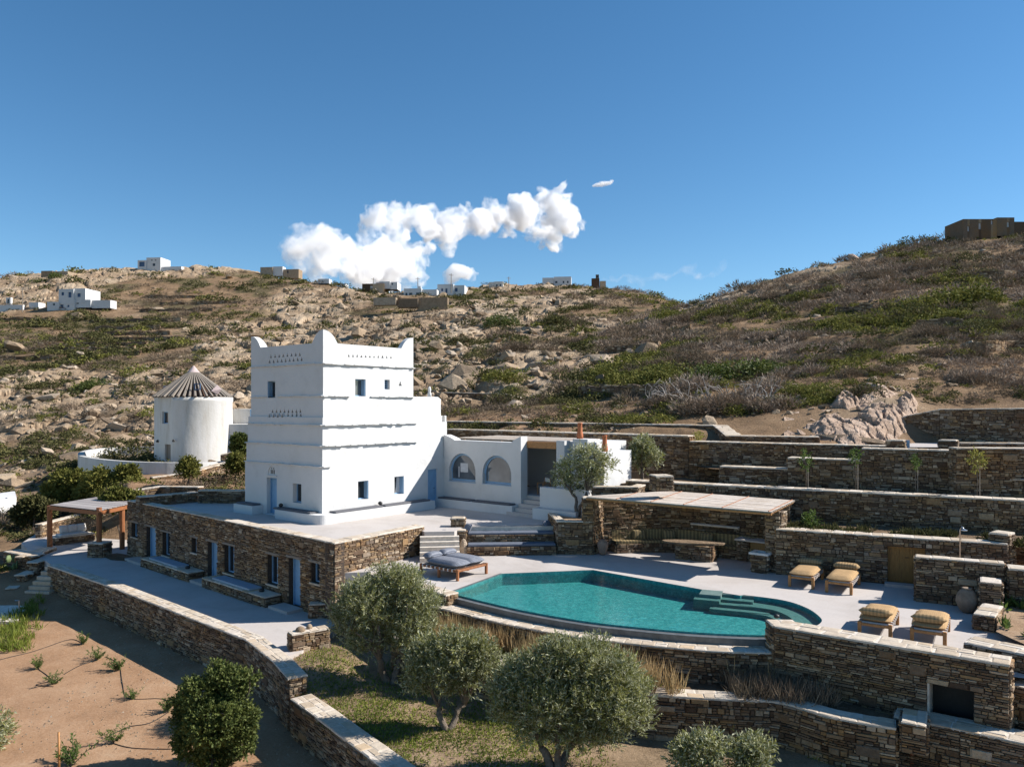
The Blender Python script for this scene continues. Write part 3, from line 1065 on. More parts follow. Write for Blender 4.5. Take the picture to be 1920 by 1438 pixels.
def flags_on(path, zt, th, over=0.03, rows=1, smooth_=False, rr=None, size=0.5):
    rr = rr or random.Random(int(path[0][1] * 100))
    P, L = seg_info(path)
    zt_ = [zt] * len(P) if isinstance(zt, (int, float)) else zt
    out = []
    wd = th + 2 * over
    for r in range(rows):
        s = 0.0
        while s < L[-1] - 0.02:
            w = rr.uniform(0.6, 1.35) * size
            if s + w > L[-1] - 0.15: w = L[-1] - s
            p, k, u = pt_on(P, L, s + w / 2)
            tg = (P[k + 1] - P[k]).normalized()
            nl = Vector((-tg.y, tg.x, 0))
            t_ = zt_[k] + (zt_[k + 1] - zt_[k]) * u
            y0, y1 = -over + wd * r / rows, -over + wd * (r + 1) / rows
            sl = (zt_[k + 1] - zt_[k]) / max(0.01, L[k + 1] - L[k])
            cuts = [(y0, y1)]
            if rr.random() < 0.3 and y1 - y0 > 0.3:
                m_ = y0 + (y1 - y0) * rr.uniform(0.35, 0.65)
                cuts = [(y0, m_), (m_, y1)]
            for q0, q1 in cuts:
                c = p + nl * ((q0 + q1) / 2)
                c.z = t_ + 0.012 + rr.uniform(-0.004, 0.005)
                out.append((c, math.atan2(tg.y, tg.x) + rr.uniform(-0.03, 0.03), w - 0.012, 0.06, q1 - q0 - 0.012, -math.atan(sl)))
            s += w
    return out


def wall(name, label, path, zb, zt, th=0.5, t=None, cat='wall', back=False, smooth_=False, nobj=300, nflag=120, rows=1, cap=True, ops=None, face=None, big=0.8,
         ends=True, group=None, flag=0.5):
    """a stone wall whose visible side lies on the right of the path: core, stones, coping"""
    P, L = seg_info(path)
    n = len(P)
    zb_ = [zb] * n if isinstance(zb, (int, float)) else list(zb)
    zt_ = [zt] * n if isinstance(zt, (int, float)) else list(zt)
    if t is None:
        m_ = P[n // 2]
        t = thing(name, label, cat, (m_.x, m_.y, min(zb_)), group)
    fr = offset_path(path, 0.0)
    bk = offset_path(path, th)
    mb = MB()
    vs_ = []
    for i in range(n):
        vs_ += [(fr[i][0], fr[i][1], zb_[i]), (bk[i][0], bk[i][1], zb_[i]), (bk[i][0], bk[i][1], zt_[i] - 0.03), (fr[i][0], fr[i][1], zt_[i] - 0.03)]
    fs_ = [(0, 1, 2, 3), tuple(4 * (n - 1) + k for k in (3, 2, 1, 0))]
    for i in range(n - 1):
        for k in range(4):
            j = (k + 1) % 4
            if ops is not None and k == 3:
                continue
            fs_.append((4 * i + k, 4 * i + j, 4 * i + 4 + j, 4 * i + 4 + k))
    mb.add(vs_, fs_)
    if ops is not None:
        panel(mb, face, 0, L[-1], zb_[0], zt_[0] - 0.03, ops)
    mb.build('core', MATS['wall_core'], t)
    rr = random.Random(int(abs(path[0][0]) * 97 + abs(path[-1][1]) * 13))
    st = course(path, zb_, zt_, ops, smooth_, big, rr=rr)
    if ends:
        st += course([bk[0], fr[0]], zb_[0], zt_[0], None, False, big, rr=rr)
        st += course([fr[-1], bk[-1]], zb_[-1], zt_[-1], None, False, big, rr=rr)
    if back:
        st += course(bk[::-1], zb_[::-1], zt_[::-1], None, smooth_, big, rr=rr)
    emit(t, st, 's', 'wall_stone', nobj)
    if cap:
        o_ = 0.035
        f2, b2 = offset_path(path, -o_), offset_path(path, th + o_)
        mb = MB()
        vs_ = []
        for i in range(n):
            vs_ += [(f2[i][0], f2[i][1], zt_[i] - 0.028), (b2[i][0], b2[i][1], zt_[i] - 0.028), (b2[i][0], b2[i][1], zt_[i] + 0.03), (f2[i][0], f2[i][1], zt_[i] + 0.03)]
        mb.add(vs_, [(0, 1, 2, 3), tuple(4 * (n - 1) + k for k in (3, 2, 1, 0))] +
               [(4 * i + k, 4 * i + (k + 1) % 4, 4 * i + 4 + (k + 1) % 4, 4 * i + 4 + k) for i in range(n - 1) for k in range(4)])
        mb.build('coping', MATS['coping_mortar'], t)
        emit(t, flags_on(path, zt_, th, 0.03, rows, smooth_, rr, flag), 'f', 'coping_stone', nflag, 'coping_stone', 'coping_stonework')
    return t


# ------------------------------------------------------------------ plastered faces with openings
class Face:
    def __init__(self, o, tdir):
        self.o = Vector((o[0], o[1], 0))
        self.t = Vector((tdir[0], tdir[1], 0)).normalized()
        self.n = Vector((self.t.y, -self.t.x, 0))
        self.a = math.atan2(self.t.y, self.t.x)

    def s(self, px):
        k = (px - HX) / F
        return (k * self.o.y - self.o.x) / (self.t.x - k * self.t.y)

    def d(self, s):
        return self.o.y + s * self.t.y

    def z(self, s, py):
        return EYE - (py - HY) * self.d(s) / F

    def P(self, s, z, out=0.0):
        p = self.o + self.t * s + self.n * out
        return Vector((p.x, p.y, z))

    def shift(self, out, ds=0.0):
        p = self.o + self.n * out + self.t * ds
        f = Face((p.x, p.y), (self.t.x, self.t.y))
        return f

    def rect(self, x0, y0, x1, y1):
        """opening seen between pixel columns x0, x1 and rows y0, y1"""
        a, b = self.s(x0), self.s(x1)
        m = (a + b) / 2
        return dict(a=a, b=b, z0=self.z(m, y1), z1=self.z(m, y0))


def rect(a, b, z0, z1, depth=0.25):
    return dict(a=a, b=b, z0=z0, z1=z1, depth=depth)


def arch(o, n=14, kind='round'):
    """give an opening a curved or pointed head; z1 stays its top"""
    o['arch'] = kind
    o['n'] = n
    return o


def top_of(o, s):
    k = o.get('arch')
    m, hw = (o['a'] + o['b']) / 2, (o['b'] - o['a']) / 2
    u = min(1.0, abs(s - m) / hw)
    if k == 'round':
        r = o.get('rise', hw)
        return o['z1'] - r + r * math.sqrt(max(0, 1 - u * u))
    if k == 'tri':
        return o['z0'] + (o['z1'] - o['z0']) * (1 - u) + 0.002
    return o['z1']


def panel(mb, fc, s0, s1, z0, z1, openings=(), out=0.0, back=True, thick=None, sides=(1, 1)):
    """plaster face between s0..s1 and z0..z1 (z1 may be a function of s) with recessed openings"""
    top = z1 if callable(z1) else (lambda s: z1)
    br = {round(s0, 4), round(s1, 4)}
    if callable(z1):
        k = max(2, int((s1 - s0) / 0.08))
        br |= {round(s0 + (s1 - s0) * i / k, 4) for i in range(k + 1)}
    for o in openings:
        br |= {round(o['a'], 4), round(o['b'], 4)}
        if o.get('arch') == 'round':
            m, hw = (o['a'] + o['b']) / 2, (o['b'] - o['a']) / 2
            br |= {round(m - hw * math.cos(PI * i / o['n']), 4) for i in range(o['n'] + 1)}
        if o.get('arch') == 'tri':
            br.add(round((o['a'] + o['b']) / 2, 4))
    br = sorted(b for b in br if s0 - 1e-3 <= b <= s1 + 1e-3)
    P = lambda s, z, d=0.0: fc.P(s, z, out - d)
    for a, b in zip(br, br[1:]):
        if b - a < 1e-5: continue
        m = (a + b) / 2
        cur = sorted([o for o in openings if o['a'] < m < o['b']], key=lambda o: o['z0'])
        la, lb = z0, z0
        for o in cur:
            if o['z0'] > la + 1e-4:
                mb.quad(P(a, la), P(b, lb), P(b, o['z0']), P(a, o['z0']))
            ta, tb, dp = top_of(o, a), top_of(o, b), o.get('depth', 0.25)
            mb.quad(P(a, o['z0']), P(b, o['z0']), P(b, o['z0'], dp), P(a, o['z0'], dp))
            mb.quad(P(a, ta), P(a, ta, dp), P(b, tb, dp), P(b, tb))
            if abs(a - o['a']) < 1e-3 and ta > o['z0'] + 0.01:
                mb.quad(P(a, o['z0']), P(a, o['z0'], dp), P(a, ta, dp), P(a, ta))
            if abs(b - o['b']) < 1e-3 and tb > o['z0'] + 0.01:
                mb.quad(P(b, o['z0']), P(b, tb), P(b, tb, dp), P(b, o['z0'], dp))
            if o.get('back', back):
                mb.quad(P(a, o['z0'], dp), P(b, o['z0'], dp), P(b, tb, dp), P(a, ta, dp))
            la, lb = ta, tb
        if top(m) > (la + lb) / 2:
            mb.quad(P(a, la), P(b, lb), P(b, top(b)), P(a, top(a)))
        if thick:
            mb.quad(P(a, top(a)), P(b, top(b)), P(b, top(b), thick), P(a, top(a), thick))
            mb.quad(P(a, z0, thick), P(b, z0, thick), P(b, top(b), thick), P(a, top(a), thick))
    if thick:
        for s in [q for q, k in zip((s0, s1), sides) if k]:
            mb.quad(P(s, z0), P(s, top(s)), P(s, top(s), thick), P(s, z0, thick))


def fill_arch(mb, fc, o, z0, out, n=16, inset=0.0):
    """flat infill of an opening at depth -out"""
    a, b = o['a'] + inset, o['b'] - inset
    q = dict(o, a=a, b=b, z1=o['z1'] - inset)
    if 'rise' in q: q['rise'] = max(0.05, q['rise'] - inset * 0.5)
    ss = [(a + b) / 2 - (b - a) / 2 * math.cos(PI * i / n) for i in range(n + 1)]
    for x, y in zip(ss, ss[1:]):
        mb.quad(fc.P(x, z0 + inset, out), fc.P(y, z0 + inset, out), fc.P(y, top_of(q, y), out), fc.P(x, top_of(q, x), out))


def frame_bar(mb, fc, s0, s1, z0, z1, out0, out1):
    mb.obox(fc.P(s0, z0, out0), fc.t * (s1 - s0), fc.n * (out1 - out0), Vector((0, 0, z1 - z0)))


def window(fc, o, th, base_out=0.0, fr='blue_paint', gl='glass', bars=(1, 0), fw=0.055, shutter=None, curtain=False, label=None):
    """a window set in opening o: frame > pane, and a curtain or casement where one shows"""
    dp = o.get('depth', 0.25)
    a, b, z0, z1 = o['a'], o['b'], o['z0'], o['z1']
    f0, f1 = base_out - dp + 0.004, base_out - dp + 0.075
    mb = MB()
    frame_bar(mb, fc, a + .003, a + fw, z0 + .003, z1 - .003, f0, f1)
    frame_bar(mb, fc, b - fw, b - .003, z0 + .003, z1 - .003, f0, f1)
    frame_bar(mb, fc, a + fw, b - fw, z0 + .003, z0 + fw, f0, f1)
    frame_bar(mb, fc, a + fw, b - fw, z1 - fw, z1 - .003, f0, f1)
    for i in range(bars[0]):
        s = a + (b - a) * (i + 1) / (bars[0] + 1)
        frame_bar(mb, fc, s - fw * 0.4, s + fw * 0.4, z0 + fw, z1 - fw, f0, f1 - 0.01)
    for i in range(bars[1]):
        z = z0 + (z1 - z0) * (i + 1) / (bars[1] + 1)
        frame_bar(mb, fc, a + fw, b - fw, z - 0.015, z + 0.015, f0, f1 - 0.015)
    w = mb.build('window', MATS[fr], th)
    if label: w['label'] = label
    g = MB()
    g.quad(fc.P(a + fw * .5, z0 + fw * .5, f0 + 0.02), fc.P(b - fw * .5, z0 + fw * .5, f0 + 0.02), fc.P(b - fw * .5, z1 - fw * .5, f0 + 0.02), fc.P(a + fw * .5, z1 - fw * .5, f0 + 0.02))
    sub(g, 'pane', gl, w)
    if curtain:
        c = MB()
        m = a + (b - a) * 0.5
        c.quad(fc.P(m, z0 + fw, f0 + 0.026), fc.P(b - fw, z0 + fw, f0 + 0.026), fc.P(b - fw * 1.1, z1 - fw, f0 + 0.026), fc.P(m + 0.08, z1 - fw, f0 + 0.026))
        sub(c, 'curtain', 'curtain', w)
    if shutter:
        # casement folded open against one side of the reveal
        c = MB()
        side = a if shutter < 0 else b - 0.035
        frame_bar(c, fc, side + (0.004 if shutter < 0 else -0.004), side + 0.035, z0 + 0.02, z1 - 0.02, f1 + 0.004, min(base_out - 0.02, f1 + (b - a) * 0.5))
        sub(c, 'shutter', fr, w)
    return w


def sub(mb, name, mat, parent, smooth_=False):
    """a piece of a part: shares the part's origin"""
    return mb.build(name, MATS[mat], parent, smooth_)


def door(fc, o, th, base_out=0.0, mat='blue_paint', planks=4, glazed=False, label=None):
    dp = o.get('depth', 0.25)
    a, b, z0, z1 = o['a'], o['b'], o['z0'], o['z1']
    f0 = base_out - dp + 0.004
    mb = MB()
    fw = 0.07
    frame_bar(mb, fc, a + .003, a + fw, z0 + .003, z1 - .003, f0, f0 + 0.10)
    frame_bar(mb, fc, b - fw, b - .003, z0 + .003, z1 - .003, f0, f0 + 0.10)
    frame_bar(mb, fc, a + fw, b - fw, z1 - fw, z1 - .003, f0, f0 + 0.10)
    frame_bar(mb, fc, a + fw, b - fw, z0 + 0.01, z1 - fw, f0, f0 + 0.035)
    d = mb.build('door', MATS[mat], th)
    if label: d['label'] = label
    zt = z1 - fw
    zb = z0 + (z1 - z0) * 0.52 if glazed else z0 + 0.02
    if glazed:
        g = MB()
        frame_bar(g, fc, a + (b - a) * 0.5, b - fw - 0.07, zb + 0.05, zt - 0.07, f0 + 0.036, f0 + 0.042)
        sub(g, 'pane', 'glass', d)
    else:
        for i in range(planks):
            p = MB()
            w = (b - a - 2 * fw) / planks
            frame_bar(p, fc, a + fw + w * i + 0.006, a + fw + w * (i + 1) - 0.006, z0 + 0.02, zt - 0.01, f0 + 0.036, f0 + 0.052)
            sub(p, 'plank', mat, d)
    h = MB()
    h.tube([fc.P(b - fw - 0.06, z0 + 1.0, f0 + 0.05), fc.P(b - fw - 0.06, z0 + 1.0, f0 + 0.10), fc.P(b - fw - 0.16, z0 + 1.0, f0 + 0.10)], 0.014, 5)
    sub(h, 'handle', 'dark_iron', d)
    return d
# ------------------------------------------------------------------ stone house below the terrace
xy = lambda v: (v[0], v[1])
H0, H1, H2 = at(626, 1017, 4.5), at(795, 985, 4.5), at(240, 938, 4.5)
FL = Face(xy(H2), (H0 - H2))
FR = Face(xy(H0), (H1 - H0))
LL = (H0 - H2).length
LR = (H1 - H0).length


def lens(*rects, **kw):
    return [dict(FL.rect(*r), **kw) for r in rects]


house_doors = [dict(FL.rect(*r), depth=0.3) for r in ((275, 988, 293, 1057), (390, 1016, 408, 1091), (542, 1047, 564, 1140))]
for o in house_doors: o['z0'] = ZP + 0.03
house_wins = [dict(FL.rect(*r), depth=0.28) for r in ((247, 980, 259, 1007), (305, 998, 320, 1042), (360, 1008, 370, 1036), (421, 1022, 440, 1075), (502, 1040, 522, 1096), (584, 1055, 600, 1093))]
hs = thing('stone_house', 'long brown stone house with blue doors and windows under the white tower\'s terrace', 'house', (H0.x, H0.y, ZP))
wall('', '', [xy(H2), xy(H0)], ZP - 0.5, 4.47, 0.5, hs, ops=house_doors + house_wins, face=FL, nobj=300, nflag=70, ends=False, flag=0.6)
wall('', '', [xy(H0), xy(H1)], ZP - 0.5, 4.47, 0.5, hs, nobj=0, nflag=0, ends=False, flag=0.6)
mb = MB()
b2 = FL.P(-0.002, 0) - FL.n * 6
mb.obox(FL.P(0.02, ZP - 0.5, -0.5), FL.n * -5.0, Vector((0, 0, 3.5)), FL.t * 0.2)
mb.build('side_wall', MATS['wall_core'], hs)
st = course([xy(FL.P(0, 0, -5.0)), xy(FL.P(0, 0, 0))], ZP - 0.5, 4.47)
emit(hs, st, 's', 'wall_stone', 0)
for i, o in enumerate(house_doors):
    door(FL, o, hs, glazed=True)
for i, o in enumerate(house_wins):
    window(FL, o, hs, fr='blue_paint', bars=((1 if i in (3, 4) else 0), 0), shutter=None, curtain=(i == 4))
    mb = MB()
    frame_bar(mb, FL, o['a'] - 0.08, o['b'] + 0.08, o['z0'] - 0.07, o['z0'] - 0.005, -0.25, 0.07)
    mb.build('sill', MATS['coping_stone'], hs)
for o in house_doors + house_wins:
    mb = MB()
    frame_bar(mb, FL, o['a'] - 0.15, o['b'] + 0.15, o['z1'] + 0.004, o['z1'] + 0.10, -0.2, 0.062)
    mb.build('lintel', MATS['weathered_wood'], hs)

# dark gravel beds, door steps
for px0, px1 in ((262, 300), (384, 414), (535, 570)):
    a, b = FL.s(px0), FL.s(px1)
    mb = MB()
    mb.obox(FL.P(a, ZP - 0.05, 0.06), FL.t * (b - a), FL.n * 0.75, Vector((0, 0, 0.17)))
    o = mb.build('door_step', MATS['deck'], None, base=FL.P((a + b) / 2, ZP, 0.4))
    tag(o, {262: 'grey step slab before the leftmost blue door', 384: 'grey step slab before the middle blue door', 535: 'grey step slab before the blue door nearest the corner'}[px0], 'step', 'door steps')

# stone benches with a pale blue top along the house
for px0, px1, lab in ((295, 385, 'stone bench with pale blue top left of the middle blue door'), (412, 530, 'long stone bench with pale blue top right of the middle blue door')):
    a, b = FL.s(px0), FL.s(px1)
    t = thing('stone_bench', lab, 'bench', FL.P((a + b) / 2, ZP, 0.4), 'stone benches along the house')
    p0, p1 = FL.P(a, 0, 0.85), FL.P(b, 0, 0.85)
    wall('', '', [xy(p0), xy(p1)], ZP, ZP + 0.42, 0.74, t, nobj=60, nflag=20, rows=1)
    mb = MB()
    mb.obox(FL.P(a + (b - a) * 0.13, ZP + 0.44, 0.13), FL.t * ((b - a) * 0.6), FL.n * 0.6, Vector((0, 0, 0.1)))
    mb.build('seat', MATS['pale_blue_top'], t)
    s_ = FL.P(a + (b - a) * 0.83, ZP + 0.455, 0.45)
    mb = MB()
    mb.lathe(s_, [(0.02, 0.0), (0.11, 0.02), (0.13, 0.07), (0.10, 0.13), (0.03, 0.15)], 10)
    q = mb.build('dark_bowl', MATS['dark_iron'], None, True, s_)
    tag(q, 'small dark bowl on the ' + ('shorter' if px0 == 295 else 'longer') + ' stone bench', 'bowl')

# ------------------------------------------------------------------ lower path and the terrace
PWo = [at(90, 1060, 1.5), at(207, 1100, 1.5), at(463, 1200, 1.5), at(513, 1240, 1.5), at(542, 1273, 1.5)]
PWi = offset_path([xy(p) for p in PWo], 0.3)
pe = [at(528, 1234, ZP), at(566, 1221, ZP)]
path_poly = PWi[:4] + [xy(pe[0]), xy(pe[1]), xy(at(640, 1160, ZP))] + [xy(FL.P(LL + .1, 0, -0.2)), xy(FL.P(0, 0, -0.3)), xy(FL.P(-1.5, 0, -2.2)), xy(at(225, 1000, ZP)), xy(at(120, 1012, ZP)), xy(at(62, 1036, ZP))]
mb = MB()
mb.prism(path_poly, -0.4, ZP)
tag(mb.build('lower_path', MATS['deck']), kind='structure')

S0, S1 = at(796, 997, ZT), at(852, 996, ZT)
A0, A1 = at(870, 987, ZT), at(1036, 983, ZT)
ter_poly = [xy(FL.P(0.02, 0, -0.3)), xy(FL.P(LL - 0.25, 0, -0.3)), xy(FR.P(LR, 0, -0.25)), xy(S0), xy(S1), xy(A0), xy(A1), xy(at(1030, 960, 4.7)), (5.2, 39.5), (2.0, 46.0), (-3, 50), (-12, 52),
            xy(at(466, 937, ZT)), xy(at(372, 936, ZT)), xy(at(268, 946, ZT))]
mb = MB()
mb.prism(ter_poly, 0.3, ZT)
tag(mb.build('terrace', MATS['deck']), kind='structure')

wall('stone_wall', 'low sunlit stone wall at the far left corner of the terrace', [xy(at(262, 951, ZT)), xy(at(371, 941, ZT))], ZT - 0.3, ZT + 0.55, 0.45, nobj=40, nflag=15, group='walls round the terrace')
wall('stone_wall', 'low stone wall left of the tower closing the terrace against the orchard', [xy(at(372, 943, ZT)), xy(at(470, 944, ZT))], ZT - 0.3, ZT + 0.72, 0.45, nobj=40, nflag=15, group='walls round the terrace')

# steps from the terrace to the pool deck
t = thing('stone_steps', 'flight of stone steps from the terrace to the pool deck', 'steps', xy(S0) + (ZD,))
tg = (S1 - S0).normalized()
nn = Vector((tg.y, -tg.x, 0))
for k in range(1, 7):
    z = ZT - 0.183 * k
    mb = MB()
    o_ = S0 + nn * (0.26 * (k - 1) + 0.002) - tg * 0.2
    o_.z = ZD - 0.1
    mb.obox(o_, tg * ((S1 - S0).length + 0.4), nn * 0.26, Vector((0, 0, z - ZD + 0.06)))
    o_.z = z - 0.04
    mb.obox(o_ + nn * -0.03, tg * ((S1 - S0).length + 0.4), nn * 0.32, Vector((0, 0, 0.04)))
    mb.build('step', MATS['coping_mortar'], t)
t = wall('stone_pillar', 'square stone pillar between the pool steps and the tiered seats', [xy(at(849, 1022, 3.6)), xy(at(873, 1022, 3.6))], ZD - 0.1, 4.25, 0.6, nobj=60, nflag=4, cat='pillar', flag=0.6)
wall('', '', [xy(at(846.5, 990, 4.25)), xy(at(871, 990, 4.25))], 4.2, 4.68, 0.55, t, nobj=20, nflag=4, flag=0.6)
mb = MB()
c_ = at(858, 974.5, 4.74)
mb.lathe(c_, [(0.03, -0.03), (0.07, 0.0), (0.05, 0.05), (0.0, 0.06)], 8)
tag(mb.build('dark_pebble', MATS['dark_iron'], None, True, c_), 'small dark ornament on the pillar beside the pool steps', 'ornament')
mb = MB()
c_ = at(869, 1040, ZD)
prof = [(0.17, 0), (0.24, 0.1), (0.22, 0.3), (0.17, 0.5), (0.1, 0.68), (0.02, 0.74)]
mb.lathe(c_, prof, 9)
tag(mb.build('standing_stone', MATS['boulder'], None, False, c_), 'pointed brown stone standing at the foot of the pillar', 'stone')

# tiers of stone seats with blue pads
B0, B1 = at(876, 1042, ZD), at(1043, 1040, ZD)
tg = (B1 - B0).normalized()
nn = Vector((tg.y, -tg.x, 0))
t = thing('seating_tiers', 'two long stone seat tiers stepping down from the terrace to the pool', 'bench', (B0 + B1) / 2)
lb = (B1 - B0).length
wall('', '', [xy(B0), xy(B1)], ZD - 0.1, ZD + 0.42, 0.62, t, nobj=60, nflag=0, ends=False, cap=False)
p0, p1 = B0 - nn * 0.62, B1 - nn * 0.62
wall('', '', [xy(p0), xy(p1)], ZD + 0.3, ZD + 0.84, 0.62, t, nobj=60, nflag=0, ends=False, cap=False)
for zz, o_, lab in ((ZD + 0.40, B0, 'lower long blue grey seat pad facing the pool'), (ZD + 0.82, p0, 'upper long blue grey seat pad at the terrace edge')):
    mb = MB()
    mb.bbox(o_ - nn * 0.29 + tg * (lb / 2) + Vector((0, 0, zz - ZD + 0.055)), (lb - 0.06, 0.58, 0.11), math.atan2(tg.y, tg.x), 0.025)
    q = mb.build('seat_pad', MATS['blue_pad'], None, False, o_ - nn * 0.29 + tg * (lb / 2) + Vector((0, 0, zz - ZD)))
    tag(q, lab, 'cushion', 'blue seat pads on the tiers')
mb = MB()
p2 = p0 - nn * 0.6
mb.obox(Vector((p2.x, p2.y, ZD + 0.5)), tg * lb, nn * 0.03, Vector((0, 0, ZT - ZD - 0.49)))
mb.build('edge', MATS['coping_mortar'], t)
for k, (px, py, lab) in enumerate(((877, 990, 'grey striped pillow at the left end of the upper seat pad'), (1026, 984, 'grey striped pillow at the right end of the upper seat pad'))):
    c_ = at(px, py, ZD + 1.1)
    mb = MB()
    mb.puff((0, 0, 0), (0.52, 0.46, 0.2), 0, 6, 6)
    o = mb.build('pillow', MATS['navy_fabric'])
    o.location = c_
    o.rotation_euler = (R(62), 0, R(-60 if k == 0 else 50))
    tag(o, lab, 'pillow', 'pillows on the tiers')

# ------------------------------------------------------------------ the white tower
e1 = Vector((-0.775, 0.632, 0)).normalized()
e2 = Vector((0.632, 0.775, 0)).normalized()
C0 = Vector((-9.17, 37.9, 0))
W1_, W2_, EXT = 6.2, 6.0, 8.38
TL = Face(xy(C0 + e1 * W1_), -e1)
TR = Face(xy(C0), e2)
tw = thing('tower_house', 'tall white cubic tower house with slate ledges and curved roof corners', 'house', xy(C0) + (ZT,))
bands = [(ZT, 7.0, 0.22), (7.0, 8.0, 0.17), (8.0, 9.0, 0.12), (9.0, 9.36, 0.10), (9.36, 10.385, 0.0), (10.385, 11.98, 0.0)]


def tri_row(fc, x0, x1, y0, y1, n, w=0.18, h=0.20, jit=0.0, depth=0.26):
    out = []
    rr = random.Random(int(x0 * 3 + y0))
    for k in range(n):
        u = k / (n - 1)
        s = fc.s(x0 + (x1 - x0) * u)
        z = fc.z(s, y0 + (y1 - y0) * u)
        ww = w * (1 - jit * rr.random())
        out.append(dict(a=s - ww / 2, b=s + ww / 2, z0=z, z1=z + h * (1 - jit * rr.random()), arch='tri', depth=depth))
    return out


o_door = dict(TL.rect(507, 895, 526, 967), depth=0.32)
o_door['z0'] = ZT + 0.05
o_niche = dict(TL.rect(509, 873, 525, 890), depth=0.05, arch='round', n=10)
o_niche['rise'] = o_niche['z1'] - o_niche['z0'] - 0.02
o_wl = dict(TL.rect(556, 906, 572, 942), depth=0.3)
o_wu = dict(TL.rect(501.5, 714.6, 516, 745.8), depth=0.3)
tl_open = [o_door, o_niche, o_wl, o_wu]
tl_tri = tri_row(TL, 508, 562, 671.3, 667.3, 8) + tri_row(TL, 505.5, 565.5, 681.0, 676.8, 9) + tri_row(TL, 511, 563, 774.0, 773.6, 8) + tri_row(TL, 508, 564, 782.3, 782.2, 8)
o_ru = dict(TR.rect(666, 711, 685.6, 743), depth=0.32)
o_rs = dict(TR.rect(721, 712, 730.7, 730), depth=0.25)
o_rl1 = dict(TR.rect(666, 901, 685.6, 935.7), depth=0.32)
o_rl2 = dict(TR.rect(734.3, 892.6, 752, 926), depth=0.32)
o_rd = dict(TR.rect(797, 879, 815, 947.7), depth=0.2)
o_rd['z0'] = ZT + 0.03
tr_open = [o_ru, o_rs, o_rl1, o_rl2, o_rd]
tr_tri = tri_row(TR, 654, 733, 669.4, 672.0, 11, 0.17, 0.19, 0.4) + [dict(TR.rect(747.5, 714, 753.5, 723.5), arch='tri', depth=0.16)]


def clipto(ops, z0, z1):
    """openings whose middle lies in this band, trimmed to it"""
    out = []
    for o in ops:
        if o['z1'] > z0 + 0.01 and o['z0'] < z1 - 0.01:
            if o.get('arch'):
                if o['z0'] >= z0 - 0.03 and o['z1'] <= z1 + 0.2: out.append(o)
            else:
                out.append(dict(o, z0=max(o['z0'], z0), z1=min(o['z1'], z1)))
    return out


for o in tl_tri + tr_tri:                      # keep each niche inside one band
    for z0, z1, off in bands + [(11.98, 13.0, 0)]:
        if z0 <= o['z0'] + 0.02 < z1:
            dz = max(0, z0 + 0.02 - o['z0'])
            o['z0'] += dz
            o['z1'] += dz
PAR, HORN, HW = 13.0, 0.62, 0.85


def horned(L_):
    def f(s):
        z = PAR
        for c in (0.0, L_):
            u = abs(s - c) / HW
            if u < 1: z = max(z, PAR + HORN * (1 - u ** 2.2) ** 0.8)
        return z
    return f


mb = MB()
for z0, z1, off in bands:
    panel(mb, TL, -off, W1_ + off, z0, z1, clipto(tl_open + tl_tri, z0, z1), off)
    r1 = EXT if z1 <= 9.37 else W2_
    panel(mb, TR, -off, r1 + off * (z1 <= 9.37), z0, z1, clipto(tr_open + tr_tri, z0, z1), off)
    if off:
        for fc, sa, sb in ((TL, -off, W1_ + off), (TR, -off, EXT + off)):
            mb.quad(fc.P(sa, z1, off), fc.P(sb, z1, off), fc.P(sb, z1, -0.05), fc.P(sa, z1, -0.05))
        mb.quad(TL.P(-off, z0, off), TL.P(-off, z0, -1.2), TL.P(-off, z1, -1.2), TL.P(-off, z1, off))
mb.obox(C0 + (e1 + e2) * 0.42 + Vector((0, 0, ZT)), e1 * (W1_ - 0.42), e2 * (W2_ - 0.42), Vector((0, 0, 12.4 - ZT)))
mb.obox(C0 + e1 * (W1_ - 0.01) + e2 * 0.3 + Vector((0, 0, ZT)), -e1 * 0.2, e2 * (W2_ - 0.3), Vector((0, 0, 8.4)))
mb.obox(C0 + e2 * (W2_ - 0.01) + e1 * 0.3 + Vector((0, 0, ZT)), -e2 * 0.2, e1 * (W1_ - 0.3), Vector((0, 0, 8.4)))
mb.build('wall', MATS['plaster'], tw)
mb = MB()
fB1 = Face(xy(C0 + e1 * W1_ + e2 * W2_), -e2)            # far left side
fB2 = Face(xy(C0 + e2 * W2_), e1)                        # far right side
panel(mb, TL, 0, W1_, 11.98, horned(W1_), [o for o in tl_tri if o['z0'] >= 11.9], 0, True, 0.3, (1, 0))
panel(mb, TR, 0, W2_, 11.98, horned(W2_), [o for o in tr_tri if o['z0'] >= 11.9], 0, True, 0.3, (0, 1))
panel(mb, fB1, 0.3, W2_ - 0.3, 11.98, horned(W2_), (), 0, True, 0.3)
panel(mb, fB2, 0.3, W1_ - 0.3, 11.98, horned(W1_), (), 0, True, 0.3)
mb.build('parapet', MATS['plaster'], tw)
# lower wing that continues the sunlit side
mb = MB()
panel(mb, TR, W2_, EXT - 0.25, 9.36, lambda s: 10.42 - 0.12 * smooth(EXT - 0.5, EXT - 0.25, s), (), 0.0)
mb.obox(C0 + e2 * (W2_ + 0.001) + e1 * 0.42 + Vector((0, 0, ZT)), e2 * (EXT - 0.26 - W2_), e1 * 4.5, Vector((0, 0, 10.3 - ZT)))
mb.obox(C0 + e2 * (EXT - 0.26) - e1 * 0.1 + Vector((0, 0, ZT)), e2 * 0.28, e1 * 4.6, Vector((0, 0, 9.36 - ZT)))
mb.obox(C0 + e2 * (EXT - 0.45) + e1 * 0.001 + Vector((0, 0, 9.3)), e2 * 0.2, e1 * 4.6, Vector((0, 0, 1.0)))
mb.obox(C0 + e2 * W2_ + e1 * 0.002 + Vector((0, 0, 10.2)), e2 * (EXT - 0.26 - W2_), e1 * 0.4, Vector((0, 0, 0.1)))
mb.build('wing', MATS['plaster'], tw)
mb = MB()
